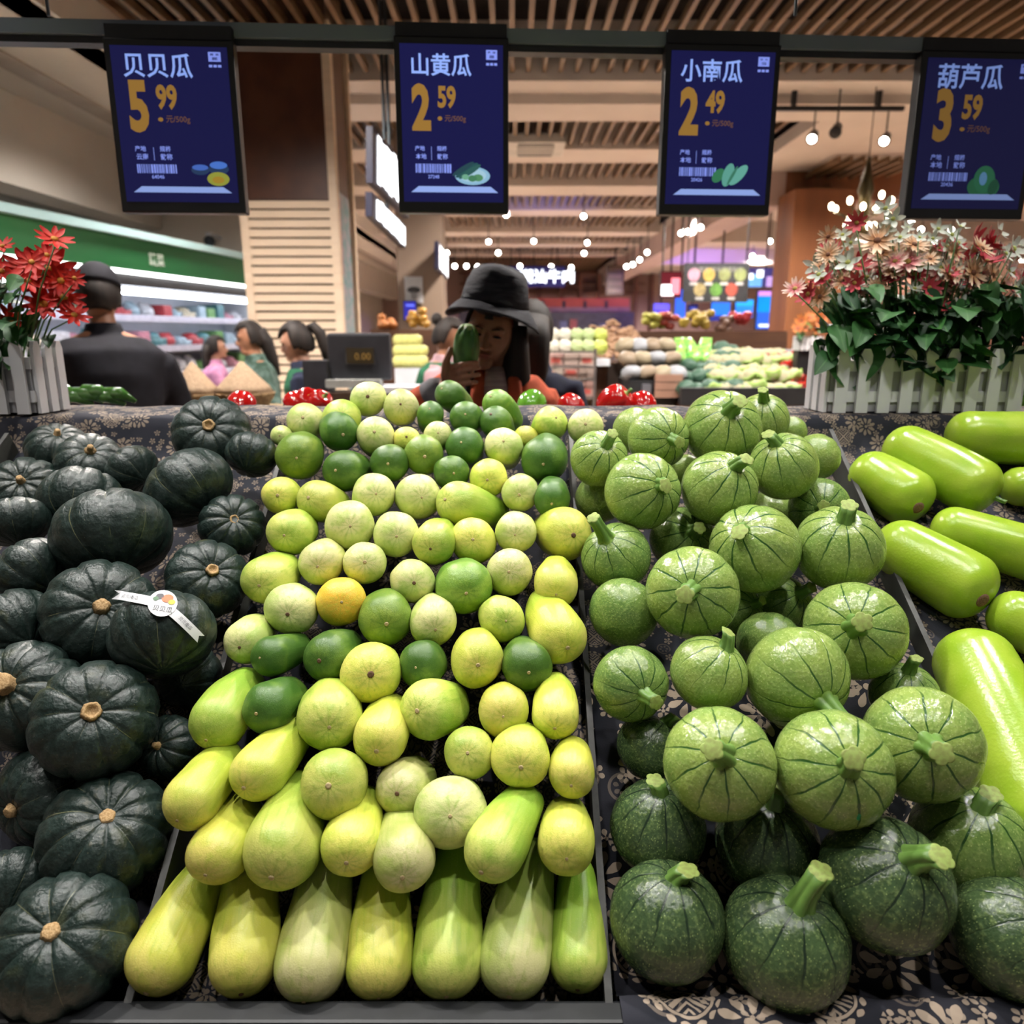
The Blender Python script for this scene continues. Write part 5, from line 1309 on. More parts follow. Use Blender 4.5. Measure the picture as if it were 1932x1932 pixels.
# ---- woman in pink at the cabinet
M_pink = cloth_m('pink_top', (.55, .25, .42))
person('person in a pink top reaching towards the chilled shelves', place(397, 6.6), PI * .62, 1.42, M_skin, M_pink, M_denim, hair='long', lean=.02,
       arms=(((-.22, -.10, 1.10), (-.20, -.38, 1.06), (0, -1, 0)), ((.22, .0, 1.03), (.20, -.16, .86), (0, -.5, -1))))
# ---- assistant in green vest bending
M_mauve = cloth_m('mauve_sleeve', (.38, .24, .26))
person('person in a green vest and mauve sleeves bending over produce by the brown column', place(808, 4.6), PI * .42, 1.53, M_skin2, M_mauve, M_char, vest=M_grn, hair='bun', head_rot=(.45, 0, 0), lean=.10,
       arms=(((-.24, -.12, 1.05), (-.16, -.32, .98), (0, -1, -.2)), ((.24, -.12, 1.05), (.16, -.32, .98), (0, -1, -.2))))
# ---- person in dark jacket right behind the woman with the hat
person('person in a dark navy jacket standing close behind the woman in the bucket hat', place(1003, 2.98), PI * .95, 1.56, M_skin2, M_navy, M_char, hair='long', girth=1.0, lean=.0, head_rot=(.2, 0, 0))

# ---- main shopper: bucket hat, coral jacket, holding up a green cucumber
WY = 2.44
hc = at(926, 628, WY)
wx = hc.x
wo = tag(empty('person', (wx, WY, 0)), 'person in a black bucket hat and coral jacket holding up a green cucumber', 'person')
def L(px, py, Y): return at(px, py, Y) - wo.location
Rh = _E((.16, .16, -.10)).to_matrix()
c0 = hc - wo.location
body = MB()
T = [((.03, .09, .84), (.150, .105)), ((.03, .09, .96), (.155, .112)), ((.03, .08, 1.06), (.132, .10)), ((.03, .07, 1.15), (.150, .112)), ((.03, .06, 1.235), (.165, .105)), ((.02, .055, 1.295), (.115, .075)), ((.015, .045, 1.33), (.056, .056)), ((.01, .025, 1.385), (.050, .052))]
body.tube([t[0] for t in T], [t[1] for t in T], 24, side=(1, 0, 0))
head_parts(body, c0, 1.02, Rh)
# arm to the raised hand (photo left) and the other arm hanging
S1 = Vector((-.135, .06, 1.26)); E1 = L(778, 775, 2.30); W1 = L(842, 733, 2.26)
body.tube([S1 + Vector((.05, 0, 0)), S1, (S1 + E1) / 2, E1, (E1 + W1) / 2, W1], [.05, .05, .044, .040, .034, .027], 16)
S2 = Vector((.17, .09, 1.215)); E2 = Vector((.26, .07, 1.03)); W2 = Vector((.20, -.02, .90))
body.tube([S2 - Vector((.05, 0, 0)), S2, (S2 + E2) / 2, E2, (E2 + W2) / 2, W2], [.05, .05, .044, .039, .034, .026], 14)
hand_into(body, W2, (-.2, -.8, -.5), (-.8, 0, -.3), (0, -.5, .8))
# holding hand: back of the hand to the viewer, four fingers across the fruit, thumb up
mm = lambda px, py, dy=0: L(px, py, 2.235 + dy)
body.tube([W1, mm(851, 722, .02), mm(860, 710, .0), mm(866, 706, -.01)], [(.027, .022), (.036, .022), (.038, .020), (.030, .015)], 14, side=(0, 0, 1))
fy = [(686, 901, 684), (699, 904, 694), (712, 903, 707), (724, 898, 721)]
for i, (py, tx, ty) in enumerate(fy):
    b = mm(858, py + 4, -.012)
    body.tube([mm(850, py + 8, .0), b, mm(873, py + 1, -.042), mm(889, (py + ty) / 2, -.046), mm(tx - 2, ty, -.030), mm(tx + 2, ty, -.010)], [.009, .0082, .0078, .0074, .0068, .0052], 10)
body.tube([mm(845, 728, .01), mm(840, 708, .0), mm(841, 686, -.006), mm(847, 668, -.004), mm(852, 656, .002)], [.014, .0145, .012, .0105, .0075], 10)
for q in (-1, 1):
    body.tube([(q * .075 + .03, .06, .86), (q * .09 + .03, .05, .46), (q * .09 + .03, .07, .09), (q * .09 + .03, -.04, .04)], [.09, .06, .04, .03], 14)
ob('body', remesh('body', body.mesh('b'), .0036, 1), M_skin2, wo)
M_coral = cloth_m('coral_jacket', (.62, .12, .055)); M_grey = cloth_m('grey_cuff', (.22, .22, .24)); M_under = pm('striped_shirt', (.50, .40, .38), (.34, .25, .25), 30, .8, .2, stretch=(.1, 1, 6))
jk = MB()
jk.tube([t[0] for t in T[:6]], [(r[0] + .020, r[1] + .020) for _, r in T[:6]], 28, side=(1, 0, 0))
W1b = E1 + (W1 - E1) * .78
jk.tube([S1 + Vector((.05, 0, 0)), S1 + Vector((0, 0, .01)), (S1 + E1) / 2, E1, (E1 + W1b) / 2, W1b], [.06, .066, .062, .058, .055, .050], 16)
jk.tube([S2 - Vector((.05, 0, 0)), S2 + Vector((0, 0, .01)), (S2 + E2) / 2, E2, (E2 + W2) / 2, W2], [.06, .066, .060, .054, .05, .042], 16)
ob('jacket', remesh('jacket', jk.mesh('j'), .009, 4), M_coral, wo)
cf = MB().tube([W1b - (W1 - E1).normalized() * .03, W1b, W1 - (W1 - E1) * .06], [.054, .053, .042], 18)
cf.ob('cuff', M_grey, wo, smooth=True)
# open neck with striped shirt and jacket lapels
MB().tube([(.018, -.03, 1.10), (.018, -.055, 1.20), (.015, -.045, 1.285), (.013, -.015, 1.34)], [(.050, .03), (.048, .03), (.038, .025), (.03, .02)], 16, side=(1, 0, 0)).ob('shirt', M_under, wo, smooth=True)
for q in (-1, 1):
    MB().tube([(.018 + q * .075, -.055, 1.08), (.018 + q * .062, -.075, 1.20), (.018 + q * .058, -.045, 1.295), (.016 + q * .05, .0, 1.34)], [(.030, .012), (.028, .012), (.022, .010), (.012, .008)], 12, side=(1, 0, 0)).ob('lapel', M_coral, wo, smooth=True)
tr = MB()
for q in (-1, 1): tr.tube([(q * .075 + .03, .06, .86), (q * .09 + .03, .05, .46), (q * .09 + .03, .07, .09)], [.104, .074, .058], 16)
tr.tube([(.03, .06, .76), (.03, .06, .86), (.03, .06, .94)], [(.14, .10), (.168, .124), (.155, .118)], 20, side=(1, 0, 0))
ob('trousers', remesh('trousers', tr.mesh('t'), .015, 4), M_char, wo)
for q in (-1, 1):
    MB().tube([(q * .09 + .03, .12, .045), (q * .09 + .03, .05, .045), (q * .09 + .03, -.04, .04), (q * .09 + .03, -.11, .03)], [(.036, .04), (.042, .045), (.045, .034), (.030, .024)], 14, side=(1, 0, 0)).ob('shoe', M_black, wo, smooth=True)
face_parts(wo, c0, 1.02, Rh)
v, f = hair_cap(c0, 1.02, Rh, low=-.6)
o = ob('hair', me('hair', v, f, True), M_hair, wo); so = o.modifiers.new('t', 'SOLIDIFY'); so.thickness = .012; so.offset = -1
P = lambda *q: Rh @ Vector(q) + c0
MB().tube([P(.078, .02, .03), P(.088, .015, -.05), P(.095, .0, -.13), P(.085, -.035, -.21), P(.075, -.05, -.30), P(.07, -.05, -.36)], [(.034, .05), (.042, .055), (.055, .05), (.060, .04), (.050, .03), (.02, .012)], 16, side=(1, 0, 0)).ob('long_hair', M_hair, wo, smooth=True)
MB().tube([P(-.070, .0, .0), P(-.068, -.01, -.07), P(-.045, -.05, -.13), P(-.025, -.075, -.20), P(-.03, -.07, -.27)], [(.018, .03), (.016, .03), (.018, .02), (.020, .016), (.008, .008)], 14, side=(1, 0, 0)).ob('long_hair', M_hair, wo, smooth=True)
MB().tube([P(0, .075, .03), P(0, .10, -.06), P(.02, .10, -.18), P(.02, .10, -.30)], [(.075, .05), (.09, .05), (.09, .045), (.05, .02)], 18, side=(1, 0, 0)).ob('long_hair', M_hair, wo, smooth=True)
# bucket hat
hat = tag(empty('bucket_hat', wo.location + P(0, .0, .088)), 'black creased bucket hat with a wide drooping brim on a shopper', 'hat')
M_hat = pm('hat_cloth', (.014, .015, .022), (.028, .030, .040), 20, .8, .25, bump=.4, stretch=(1, 1, 4))
prof = [(.108, .002), (.102, .03), (.094, .062), (.084, .09), (.070, .105), (.04, .113), (.003, .115)]
def crown(a, r, z, i): return r * (1 + .02 * math.sin(5 * a + z * 60) + .012 * math.sin(9 * a - z * 90)), z + .004 * math.sin(3 * a)
cv, cf_ = lathe([(r * .98, z) for r, z in prof], 56, crown, cap=False)
Rt = _E((.02, .20, -.10)).to_matrix()
def tilt(vs): return [Rt @ (Vector((x, y * 1.12, z)) ) for x, y, z in vs]
o = ob('crown', me('crown', tilt(cv), cf_, True), M_hat, hat); so = o.modifiers.new('t', 'SOLIDIFY'); so.thickness = .004
def brimf(a, r, z, i): return r * (1 + .03 * math.sin(3 * a + 1)), z - (i / 6) ** 1.4 * (.034 + .022 * math.cos(2 * a) + .006 * math.sin(3 * a))
bv, bf = lathe([(.104 + .0082 * i, .004 - .001 * i) for i in range(7)], 64, brimf, cap=False)
o = ob('brim', me('brim', tilt(bv), bf, True), M_hat, hat); so = o.modifiers.new('t', 'SOLIDIFY'); so.thickness = .004
tv, tf = lathe([(.1075, .004), (.1075, .012), (.104, .022)], 56, crown, cap=False)
o = ob('hat_band', me('hat_band', tilt(tv), tf, True), pm('hat_band', (.045, .05, .062), None, 20, .8), hat)
# cucumber in her hand
pt, pb = at(879, 618, 2.235), at(880, 706, 2.235)
hv, hf = lathe([(.01, .066), (.018, .066), (.026, .060), (.0335, .045), (.0375, .02), (.0385, -.005), (.036, -.03), (.031, -.052), (.022, -.066), (.006, -.071)], 40,
               lambda a, r, z, i: (r * (1 + .05 * math.cos(6 * a) * sm01(z, .02, .06) + .02 * math.cos(6 * a)), z + .007 * math.cos(6 * a) * sm01(z, .05, .066)))
ho = ob('cucumber', me('cucumber', hv, hf, True), pm('held_cucumber', (.055, .18, .028), (.035, .12, .02), 30, .32, .5), None, (pt + pb) / 2, _E((.1, .06, .3)))
tag(ho, 'stubby dark green cucumber held upright in a raised hand', 'cucumber')
ob('blossom_crown', me('blossom_crown', *lathe([(.008, .078), (.016, .074), (.022, .064), (.02, .058)], 24, lambda a, r, z, i: (r * (1 + .25 * math.cos(6 * a)), z)), True), pm('crown_pale', (.30, .42, .14), (.14, .28, .06), 60, .5), ho)
# ================================================================== CHILLED CABINET
A_, B_ = Vector((-3.42, 3.7, 0)), Vector((-2.66, 8.75, 0))
cab_len = (B_ - A_).length
cang = math.atan2(B_.y - A_.y, B_.x - A_.x)
cab = tag(empty('chilled_cabinet', A_, (0, 0, cang)), 'long open chilled cabinet with green header and lit shelves of packed food', 'cabinet')
M_cw = pm('cabinet_white', (.62, .64, .68), (.56, .58, .62), 3, .4, .4)
M_head = pm('header_green', (.012, .10, .032), (.010, .075, .028), 1.2, .4, .4, stretch=(.3, 1, 2), emit=(.010, .16, .035), estr=.10)
M_cyan = pm('header_rail_cyan', (.40, .60, .62), (.36, .54, .56), 3, .4, .4)
M_tube = em('light_tube', (1, 1, 1), 5.5)
M_strip = em('shelf_light', (.85, .90, 1.0), 9)
# local: x along the front, +y away from the aisle, z up
box('plinth', (0, .02, 0), (cab_len, .8, .22), M_black, cab)
box('base', (0, .0, .22), (cab_len, .8, .52), M_cw, cab)
box('back_panel', (0, .68, .52), (cab_len, .78, 1.95), pm('cabinet_back', (.50, .52, .60), (.42, .45, .52), 3, .4), cab)
box('canopy', (0, .05, 1.83), (cab_len, .8, 1.925), M_black, cab)
box('header', (0, -.02, 1.945), (cab_len, .06, 2.19), M_head, cab)
box('header_rail', (0, -.06, 2.192), (cab_len, .12, 2.25), M_cyan, cab)
box('end_panel', (cab_len, 0, .22), (cab_len + .06, .8, 1.95), M_cw, cab)
for i in range(4):
    a = .02 + i * cab_len / 4
    box('light_tube', (a, -.02, 1.918), (a + cab_len / 4 - .04, .04, 1.942), M_tube, cab)
box('canopy_light', (.05, .12, 1.77), (cab_len - .05, .20, 1.82), M_strip, cab)
shelf_z = (.56, .84, 1.10, 1.34, 1.60)
for i, z in enumerate(shelf_z):
    sh_ = box('shelf', (.02, .06 + .05 * i, z - .025), (cab_len - .02, .70, z), M_cw, cab)
    box('price_strip', (.02, .045 + .05 * i, z - .045), (cab_len - .02, .06 + .05 * i, z + .01), pm('price_strip', (.50, .52, .66), (.58, .60, .74), 12, .4), sh_)
    if i in (1, 2, 4): box('shelf_light', (.1, .075 + .05 * i, z - .043), (cab_len - .1, .10 + .05 * i, z - .026), M_strip, sh_)
def cab_w(x, y, z): return cab.matrix_basis @ Vector((x, y, z)) if False else A_ + Vector((x * math.cos(cang) - y * math.sin(cang), x * math.sin(cang) + y * math.cos(cang), z))
def pack_mesh(kind):
    mb = MB()
    if kind == 'tray': mb.box((-.5, -.5, 0), (.5, .5, .35)).ball((0, 0, .35), (.45, .45, .3), 12, 8)
    elif kind == 'bag': mb.tube([(0, 0, 0), (0, 0, .25), (0, 0, .6), (0, 0, .92), (0, 0, 1)], [(.42, .3), (.5, .42), (.48, .36), (.4, .1), (.45, .03)], 14, side=(1, 0, 0))
    else: mb.box((-.5, -.5, 0), (.5, .5, 1))
    m = mb.mesh('food_pack', kind != 'box')
    if kind == 'box':
        bm = bmesh.new(); bm.from_mesh(m); bmesh.ops.bevel(bm, geom=bm.edges[:], offset=.06, segments=2, affect='EDGES'); bm.to_mesh(m); bm.free()
    return m
PC = {'white': (.62, .62, .66), 'pink': (.58, .26, .33), 'pale blue': (.36, .48, .56), 'cream': (.58, .50, .36), 'teal': (.08, .22, .24), 'red': (.45, .05, .06), 'green': (.16, .34, .12)}
pmesh = {(k_, c_): with_mat(pack_mesh(k_), pm('pack_' + c_.replace(' ', '_'), v_, tuple(q * .6 for q in v_), 9, .35, .5)) for k_ in ('tray', 'bag', 'box') for c_, v_ in PC.items()}
for m_ in pmesh.values(): pass
rng = random.Random(11)
SHN = ('bottom', 'second', 'middle', 'fourth', 'top')
KN = {'tray': 'tray pack', 'bag': 'bag', 'box': 'carton'}
for i, z in enumerate(shelf_z):
    x = .15
    while x < cab_len - .2:
        w_ = rng.uniform(.13, .24); kd = rng.choice(('tray', 'tray', 'bag', 'box')); col = rng.choice(('white', 'white', 'pink', 'white', 'pale blue', 'cream', 'teal', 'red', 'green'))
        hgt = rng.uniform(.09, .17) if kd != 'tray' else rng.uniform(.12, .2)
        o = ob('food_pack', pmesh[(kd, col)], None, None, cab_w(x + w_/2, .20 + .05 * i + .1, z + .001), _E((0, 0, cang + rng.uniform(-.1, .1))), (w_ * .9, .22, hgt))
        tag(o, '%s food %s on the %s shelf of the chilled cabinet' % (col, KN[kd], SHN[i]), 'food pack', 'packs on the %s cabinet shelf' % SHN[i])
        x += w_ + rng.uniform(0, .04)
for xx, t_ in ((2.75, '蔬菜'), (4.6, '水果')):
    t = text_mesh(t_, .11, .001); m_ = pm('header_print', (.55, .65, .58), None, 9, .5)
    o = ob('lettering', t, m_, cab, (xx, -.024, 2.01))
sg = at(474, 482, 8.7)
ex = tag(box('exit_sign', (sg.x - .06, 8.84, sg.z - .05), (sg.x + .06, 8.88, sg.z + .05), em('exit_green', (.02, .22, .10), .6)), 'small green exit sign on the wall past the cabinet', 'sign')
cm_ = at(395, 455, 8.6)
cam_o = tag(empty('security_camera', cm_), 'small dome security camera high on the pale wall', 'camera')
MB().ball((0, 0, 0), (.06, .06, .06)).ob('dome', M_steel, cam_o, smooth=True); box('bracket', (-.03, -.02, .05), (.03, .31, .09), M_cw, cam_o)

# ================================================================== GRAIN BASKETS, COUNTER, TILL
M_grain = pm('grain', (.34, .24, .155), (.26, .18, .115), 90, .8, .2, bump=.5)
M_wick = pm('basket_weave', (.36, .25, .13), (.22, .14, .07), 60, .7, .2, bump=.5)
tb = tag(empty('sales_table', (at(420, 745, 3.75).x, 3.75, 0)), 'low dark table carrying the two grain baskets', 'table')
tz = at(420, 768, 3.75).z - .01
box('table_top', (-.30, -.13, tz - .04), (.42, .28, tz), M_cab, tb)
for sx_ in (-1, 1):
    for sy_ in (-1, 1): box('leg', (.06 + sx_*.33 - .02, .075 + sy_*.18 - .02, 0), (.06 + sx_*.33 + .02, .075 + sy_*.18 + .02, tz - .04), M_cab, tb)
for px, lab in ((367, 'cone of pale grain heaped in a round basket nearer the man in black'), (452, 'cone of pale grain heaped in a round basket nearer the cashier')):
    p = at(px, 740, 3.75); r = .128 if px < 400 else .155
    bk = tag(empty('grain_basket', (p.x, 3.75 + (0 if px < 400 else .06), tz)), lab, 'basket', 'grain baskets')
    hb = at(px, 742, 3.75).z - tz; ht = at(px, 683, 3.75).z - tz
    def weave(a, r_, z, i): return r_ * (1 + .012 * math.sin(40 * a + i * PI)), z
    ob('basket', me('basket', *lathe([(r * .72, 0), (r * .8, hb * .3), (r * .9, hb * .6), (r * .97, hb * .9), (r * .99, hb), (r * .93, hb)], 60, weave), True), M_wick, bk)
    ob('grain_heap', me('grain_heap', *lathe([(r * .95, hb - .005), (r * .80, hb + (ht - hb) * .22), (r * .5, hb + (ht - hb) * .52), (r * .22, hb + (ht - hb) * .83), (r * .05, ht), (.002, ht + .002)], 40, lambda a, r_, z, i: (r_ * (1 + .02 * math.sin(7 * a)), z)), True), M_grain, bk)
# till counter
ct = tag(empty('till_counter', (at(690, 760, 4.1).x, 3.92, 0)), 'dark wooden till counter with pale worktop', 'counter')
cz = at(690, 735, 4.1).z
box('counter_body', (-.30, -.06, 0), (.55, .16, cz), M_cab, ct)
box('worktop', (.10, -.08, cz), (.60, .18, cz + .03), M_cw, ct)
box('side_shelf', (-.85, -.06, cz - .12), (-.30, .10, cz - .07), M_wick, ct)
til = tag(empty('till_terminal', (at(683, 700, 4.0).x, 4.0, cz)), 'black till terminal seen from behind with a small customer display', 'till')
p0, p1 = at(625, 628, 4.0), at(745, 716, 4.0)
W_ = p1.x - p0.x; z0, z1 = p1.z - cz, p0.z - cz
M_tilb = pm('till_plastic', (.020, .021, .026), (.028, .029, .035), 12, .5, .4)
MB().box((-W_/2, -.05, z0), (W_/2, .02, z1)).ob('monitor', M_tilb, til, rot=(.06, 0, 0), bevel=.012)
box('bezel', (-W_*.22, -.062, z0 + .08), (W_*.26, -.05, z1 - .065), pm('till_bezel', (.05, .052, .058), None, 9, .4), til)
box('customer_display', (-W_*.20, -.066, z0 + .085), (W_*.24, -.06, z1 - .075), pm('till_lcd', (.008, .006, .003), None, 8, .2, emit=(.06, .035, .01), estr=.35), til)
ob('lettering', text_mesh('0.00', .05, .0), em('till_digits', (.16, .09, .02), .6), til, (-W_*.07, -.0675, z0 + .105))
box('card_reader_shelf', (-W_*.52, -.12, z0 - .035), (W_*.35, -.02, z0 + .005), pm('till_shelf', (.34, .35, .33), None, 9, .5), til)
box('stand_post', (-.05, -.02, 0), (.05, .04, z0), M_tilb, til)
box('receipt_printer', (-W_*.9, -.08, 0), (-W_*.52, .1, z0 + .10), M_tilb, til)

# ================================================================== COLUMN POSTERS, LIGHT BOARDS
pp = at(781, 547, 8.58)
po = tag(empty('poster', pp), 'black and white notice with a figure on the brown column', 'poster')
box('sheet', (-.10, -.01, -.14), (.10, .0, .14), pm('poster_grey', (.42, .42, .42), None, 5, .6), po)
MB().ball((0, -.012, .0), (.075, .004, .035)).ob('figure_print', M_black, po, smooth=True)
MB().ball((0, -.012, -.06), (.035, .004, .05)).ob('figure_print', pm('poster_mid', (.2, .2, .2), None, 5, .6), po, smooth=True)
pp = at(774, 586, 8.57)
bs = tag(empty('info_screen', pp), 'small blue information screen below the notice', 'screen')
box('casing', (-.075, -.03, -.105), (.075, .02, .105), M_black, bs); box('display', (-.065, -.034, -.095), (.065, -.03, .095), em('info_blue', (.02, .02, .30), 1.0), bs)
box('banner', (-.04, -.037, .045), (.05, -.034, .065), em('info_text', (.15, .2, .9), 1.0), bs); box('banner', (-.01, -.037, -.085), (.05, -.034, -.05), em('info_text', (.15, .2, .9), 1.0), bs)
M_led = em('board_white', (.95, .97, 1.0), 2.6)
def price_board(corners, label, rows):
    """hanging two-tone light board seen at an angle"""
    c0 = sum((Vector(c) for c in corners), Vector()) / 4
    root = tag(empty('light_board', c0), label, 'light board', 'price light boards by the pillar')
    TL, TR, BR, BL = [Vector(c) - c0 for c in corners]
    nrm = (TR - TL).cross(BL - TL).normalized()
    if nrm.y > 0: nrm = -nrm
    vs = [TL, TR, BR, BL] + [q - nrm * .04 for q in (TL, TR, BR, BL)]
    ob('casing', me('casing', vs, [(0, 1, 2, 3), (7, 6, 5, 4), (0, 4, 5, 1), (1, 5, 6, 2), (2, 6, 7, 3), (3, 7, 4, 0)]), pm('board_navy', (.01, .01, .03), None, 5, .4), root)
    def pt(u, v, d): return (TL * (1 - u) + TR * u) * (1 - v) + (BL * (1 - u) + BR * u) * v + nrm * d
    tm_ = (TL + TR) / 2
    MB().tube([tm_ - nrm * .02, tm_ - nrm * .02 + Vector((0, 0, 3.62 - c0.z - tm_.z))], [.012, .012], 6).ob('hanger', M_steel, root)
    rg = random.Random(rows)
    n_ = 9
    for i in range(n_):
        u0 = .10 + .88 * i / n_; u1 = u0 + .88 / n_ * .94
        v0, v1 = rg.uniform(.05, .13), rg.uniform(.86, .94)
        ob('lit_column', me('lit_column', [pt(u0, v0, .004), pt(u1, v0, .004), pt(u1, v1, .004), pt(u0, v1, .004)], [(0, 1, 2, 3)]), M_led, root)
    return root
def bp(px, py, Y): return at(px, py, Y)
price_board([bp(703, 238, 4.6), bp(772, 318, 5.5), bp(772, 412, 5.5), bp(703, 345, 4.6)], 'bright white hanging light board beside the slatted pillar, upper of two', 1)
price_board([bp(702, 362, 4.6), bp(765, 425, 5.5), bp(765, 470, 5.5), bp(702, 408, 4.6)], 'bright white hanging light board beside the slatted pillar, lower of two', 2)
price_board([bp(827, 455, 8.2), bp(845, 480, 9.2), bp(845, 528, 9.2), bp(827, 508, 8.2)], 'small bright light board on the far side of the brown column', 3)

# ================================================================== FAR WALL: SIGNS, MEAT COUNTER, SCREENS
# meat counter sign
sp0, sp1 = at(949, 503, 20), at(1066, 541, 20)
sgn = tag(empty('beef_sign', ((sp0.x + sp1.x) / 2, 20, (sp0.z + sp1.z) / 2)), 'glowing blue shop sign with white lettering hanging above the meat counter', 'sign')
W_, H_ = sp1.x - sp0.x, sp0.z - sp1.z
box('panel', (-W_/2, 0, -H_/2), (W_/2, .1, H_/2), pm('sign_navy', (.01, .01, .06), None, 4, .4, emit=(.006, .008, .07), estr=1), sgn)
ob('lettering', text_mesh('潮汕牛肉', .36, .006), em('sign_white', (.85, .92, 1.0), 3.0), sgn, (-W_/2 + .42, -.02, -H_/2 + .12))
MB().ball((-W_/2 + .2, -.02, 0), (.19, .02, .17)).ob('pink_emblem', em('sign_pink', (1, .35, .65), 2.0), sgn, smooth=True)
for xx in (-.6, 0, .6): MB().tube([(xx, .05, H_/2), (xx, .05, H_/2 + .5)], [.012, .012], 6).ob('hanger', M_black, sgn)
mc = tag(empty('meat_counter', (at(1040, 600, 22).x, 22, 0)), 'long meat counter with a red fascia and dark glazed front', 'counter')
zt, zb_, zc = at(1040, 563, 22).z, at(1040, 580, 22).z, at(1040, 622, 22).z
box('red_fascia', (-2.4, -.2, zb_), (2.2, .2, zt), pm('fascia_red', (.50, .10, .045), (.40, .08, .04), 2, .5), mc)
for i in range(7): box('hook', (-2.1 + i * .6, -.26, zb_ - .02), (-2.02 + i * .6, -.2, zt - .08), M_black, mc)
box('pale_rail', (-2.4, -.24, zb_ - .12), (2.2, .0, zb_), pm('rail_pink', (.45, .27, .24), None, 3, .5), mc)
box('glazed_front', (-2.6, -.5, .0), (2.3, .2, zb_ - .14), pm('counter_glass', (.06, .065, .08), (.04, .04, .055), 6, .3, .5), mc)
rng = random.Random(5)
for i in range(16):
    box('meat_tray', (-2.3 + i * .28, -.56, zc + .02), (-2.1 + i * .28, -.5, zc + rng.uniform(.12, .3)), pm('tray_%d' % (i % 4), ((.03, .03, .05), (.08, .10, .2), (.25, .06, .06), (.05, .05, .06))[i % 4], None, 9, .4), mc)
# dark menu case
p0, p1 = at(1145, 500, 19), at(1176, 556, 19)
mcz = tag(empty('menu_case', ((p0.x+p1.x)/2, 19, (p0.z+p1.z)/2)), 'tall dark menu case hanging by the far wall', 'menu board')
box('case', (p0.x - mcz.location.x, 0, p1.z - mcz.location.z), (p1.x - mcz.location.x, .12, p0.z - mcz.location.z), pm('case_brown', (.05, .028, .02), None, 5, .5), mcz)
MB().tube([(0, .06, p0.z - mcz.location.z), (0, .06, 3.52 - mcz.location.z)], [.015, .015], 6).ob('hanger', M_black, mcz)
for i in range(4): box('menu_row', (p0.x - mcz.location.x + .05, -.02, -.3 + i * .17), (p1.x - mcz.location.x - .05, 0, -.2 + i * .17), pm('menu_row', (.09, .06, .05), None, 5, .5), mcz)
# wall battens behind
for i, px in enumerate((880, 905, 1018, 1060, 1095, 1130, 1200, 1230)):
    p = at(px, 540, 26.8)
    o = struct(box('trim_%d' % (40 + i), (p.x - .06, 26.7, 1.6), (p.x + .06, 26.98, 3.5), pm('batten', (.14, .06, .05), None, 4, .6)))
for i, py in enumerate((515, 535, 552)):
    p = at(1050, py, 26.7)
    struct(box('trim_%d' % (60 + i), (-1.8, 26.75, p.z - .03), (4.6, 26.95, p.z + .03), pm('batten', (.14, .06, .05), None, 4, .6)))
# vegetable infographic board
bp0, bp1 = at(1292, 496, 9.0), at(1410, 570, 9.0)
vb = tag(empty('vegetable_board', ((bp0.x + bp1.x)/2, 9.0, (bp0.z + bp1.z)/2)), 'black board with seven round vegetable pictures hanging over the greens', 'board')
W_, H_ = bp1.x - bp0.x, bp0.z - bp1.z
box('board', (-W_/2, 0, -H_/2), (W_/2, .04, H_/2), M_black, vb)
for i, (u, v, c_) in enumerate(((.15, .30, (.55, .28, .36)), (.38, .30, (.50, .33, .07)), (.62, .30, (.24, .26, .10)), (.86, .30, (.28, .32, .12)), (.25, .68, (.36, .28, .12)), (.50, .68, (.13, .30, .05)), (.74, .68, (.45, .08, .05)))):
    x_, z_ = -W_/2 + u * W_, H_/2 - v * H_
    ob('round_picture', me('round_picture', [(x_ + .07 * math.cos(t), -.006, z_ + .075 * math.sin(t)) for t in (2*PI*j/24 for j in range(24))], [tuple(range(24))]), pm('veg_pic_%d' % i, tuple(q * .6 for q in c_), tuple(q * .4 for q in c_), 14, .5), vb)
    box('caption', (x_ - .045, -.006, z_ - .115), (x_ + .045, 0, z_ - .085), pm('caption_grey', (.32, .32, .32), None, 9, .5), vb)
ob('lettering', text_mesh('叶菜类 时令蔬菜指南', .062, .0), pm('board_title', (.22, .22, .20), None, 9, .5), vb, (-W_/2 + .1, -.006, H_/2 - .10))
for sx_ in (-.45, .45): MB().tube([(sx_ * W_, .02, H_/2), (sx_ * W_, .02, 3.95 - vb.location.z)], [.006, .006], 6).ob('hanger_wire', M_black, vb)
def tv(px0, py0, px1, py1, Y, label, fills, name='wall_screen'):
    a_, b_ = at(px0, py0, Y), at(px1, py1, Y)
    r = tag(empty(name, ((a_.x + b_.x)/2, Y, (a_.z + b_.z)/2)), label, 'screen')
    W_, H_ = b_.x - a_.x, a_.z - b_.z
    box('casing', (-W_/2, 0, -H_/2), (W_/2, .08, H_/2), M_black, r)
    for i, (u0, v0, u1, v1, c_, s_) in enumerate(fills):
        box('picture', (-W_/2 + u0*W_, -.012 - .001*i, H_/2 - v1*H_), (-W_/2 + u1*W_, .0, H_/2 - v0*H_), em('tv_%s_%d' % (label[:14].replace(' ', '_') + str(px0), i), c_, s_), r)
    MB().tube([(0, .05, H_/2), (0, .05, 3.45 - r.location.z)], [.015, .015], 6).ob('hanger', M_black, r)
    return r
tv(1430, 548, 1486, 622, 13, 'large blue aquarium screen glowing at the far end', [(.02, .02, .98, .98, (.02, .10, .55), 1.2), (.02, .02, .98, .16, (.55, .25, .75), 1.4), (.02, .14, .98, .55, (.0, .22, .90), 1.3), (.1, .86, .4, .93, (.6, .65, 1), 2), (.5, .90, .9, .96, (.6, .65, 1), 2)])
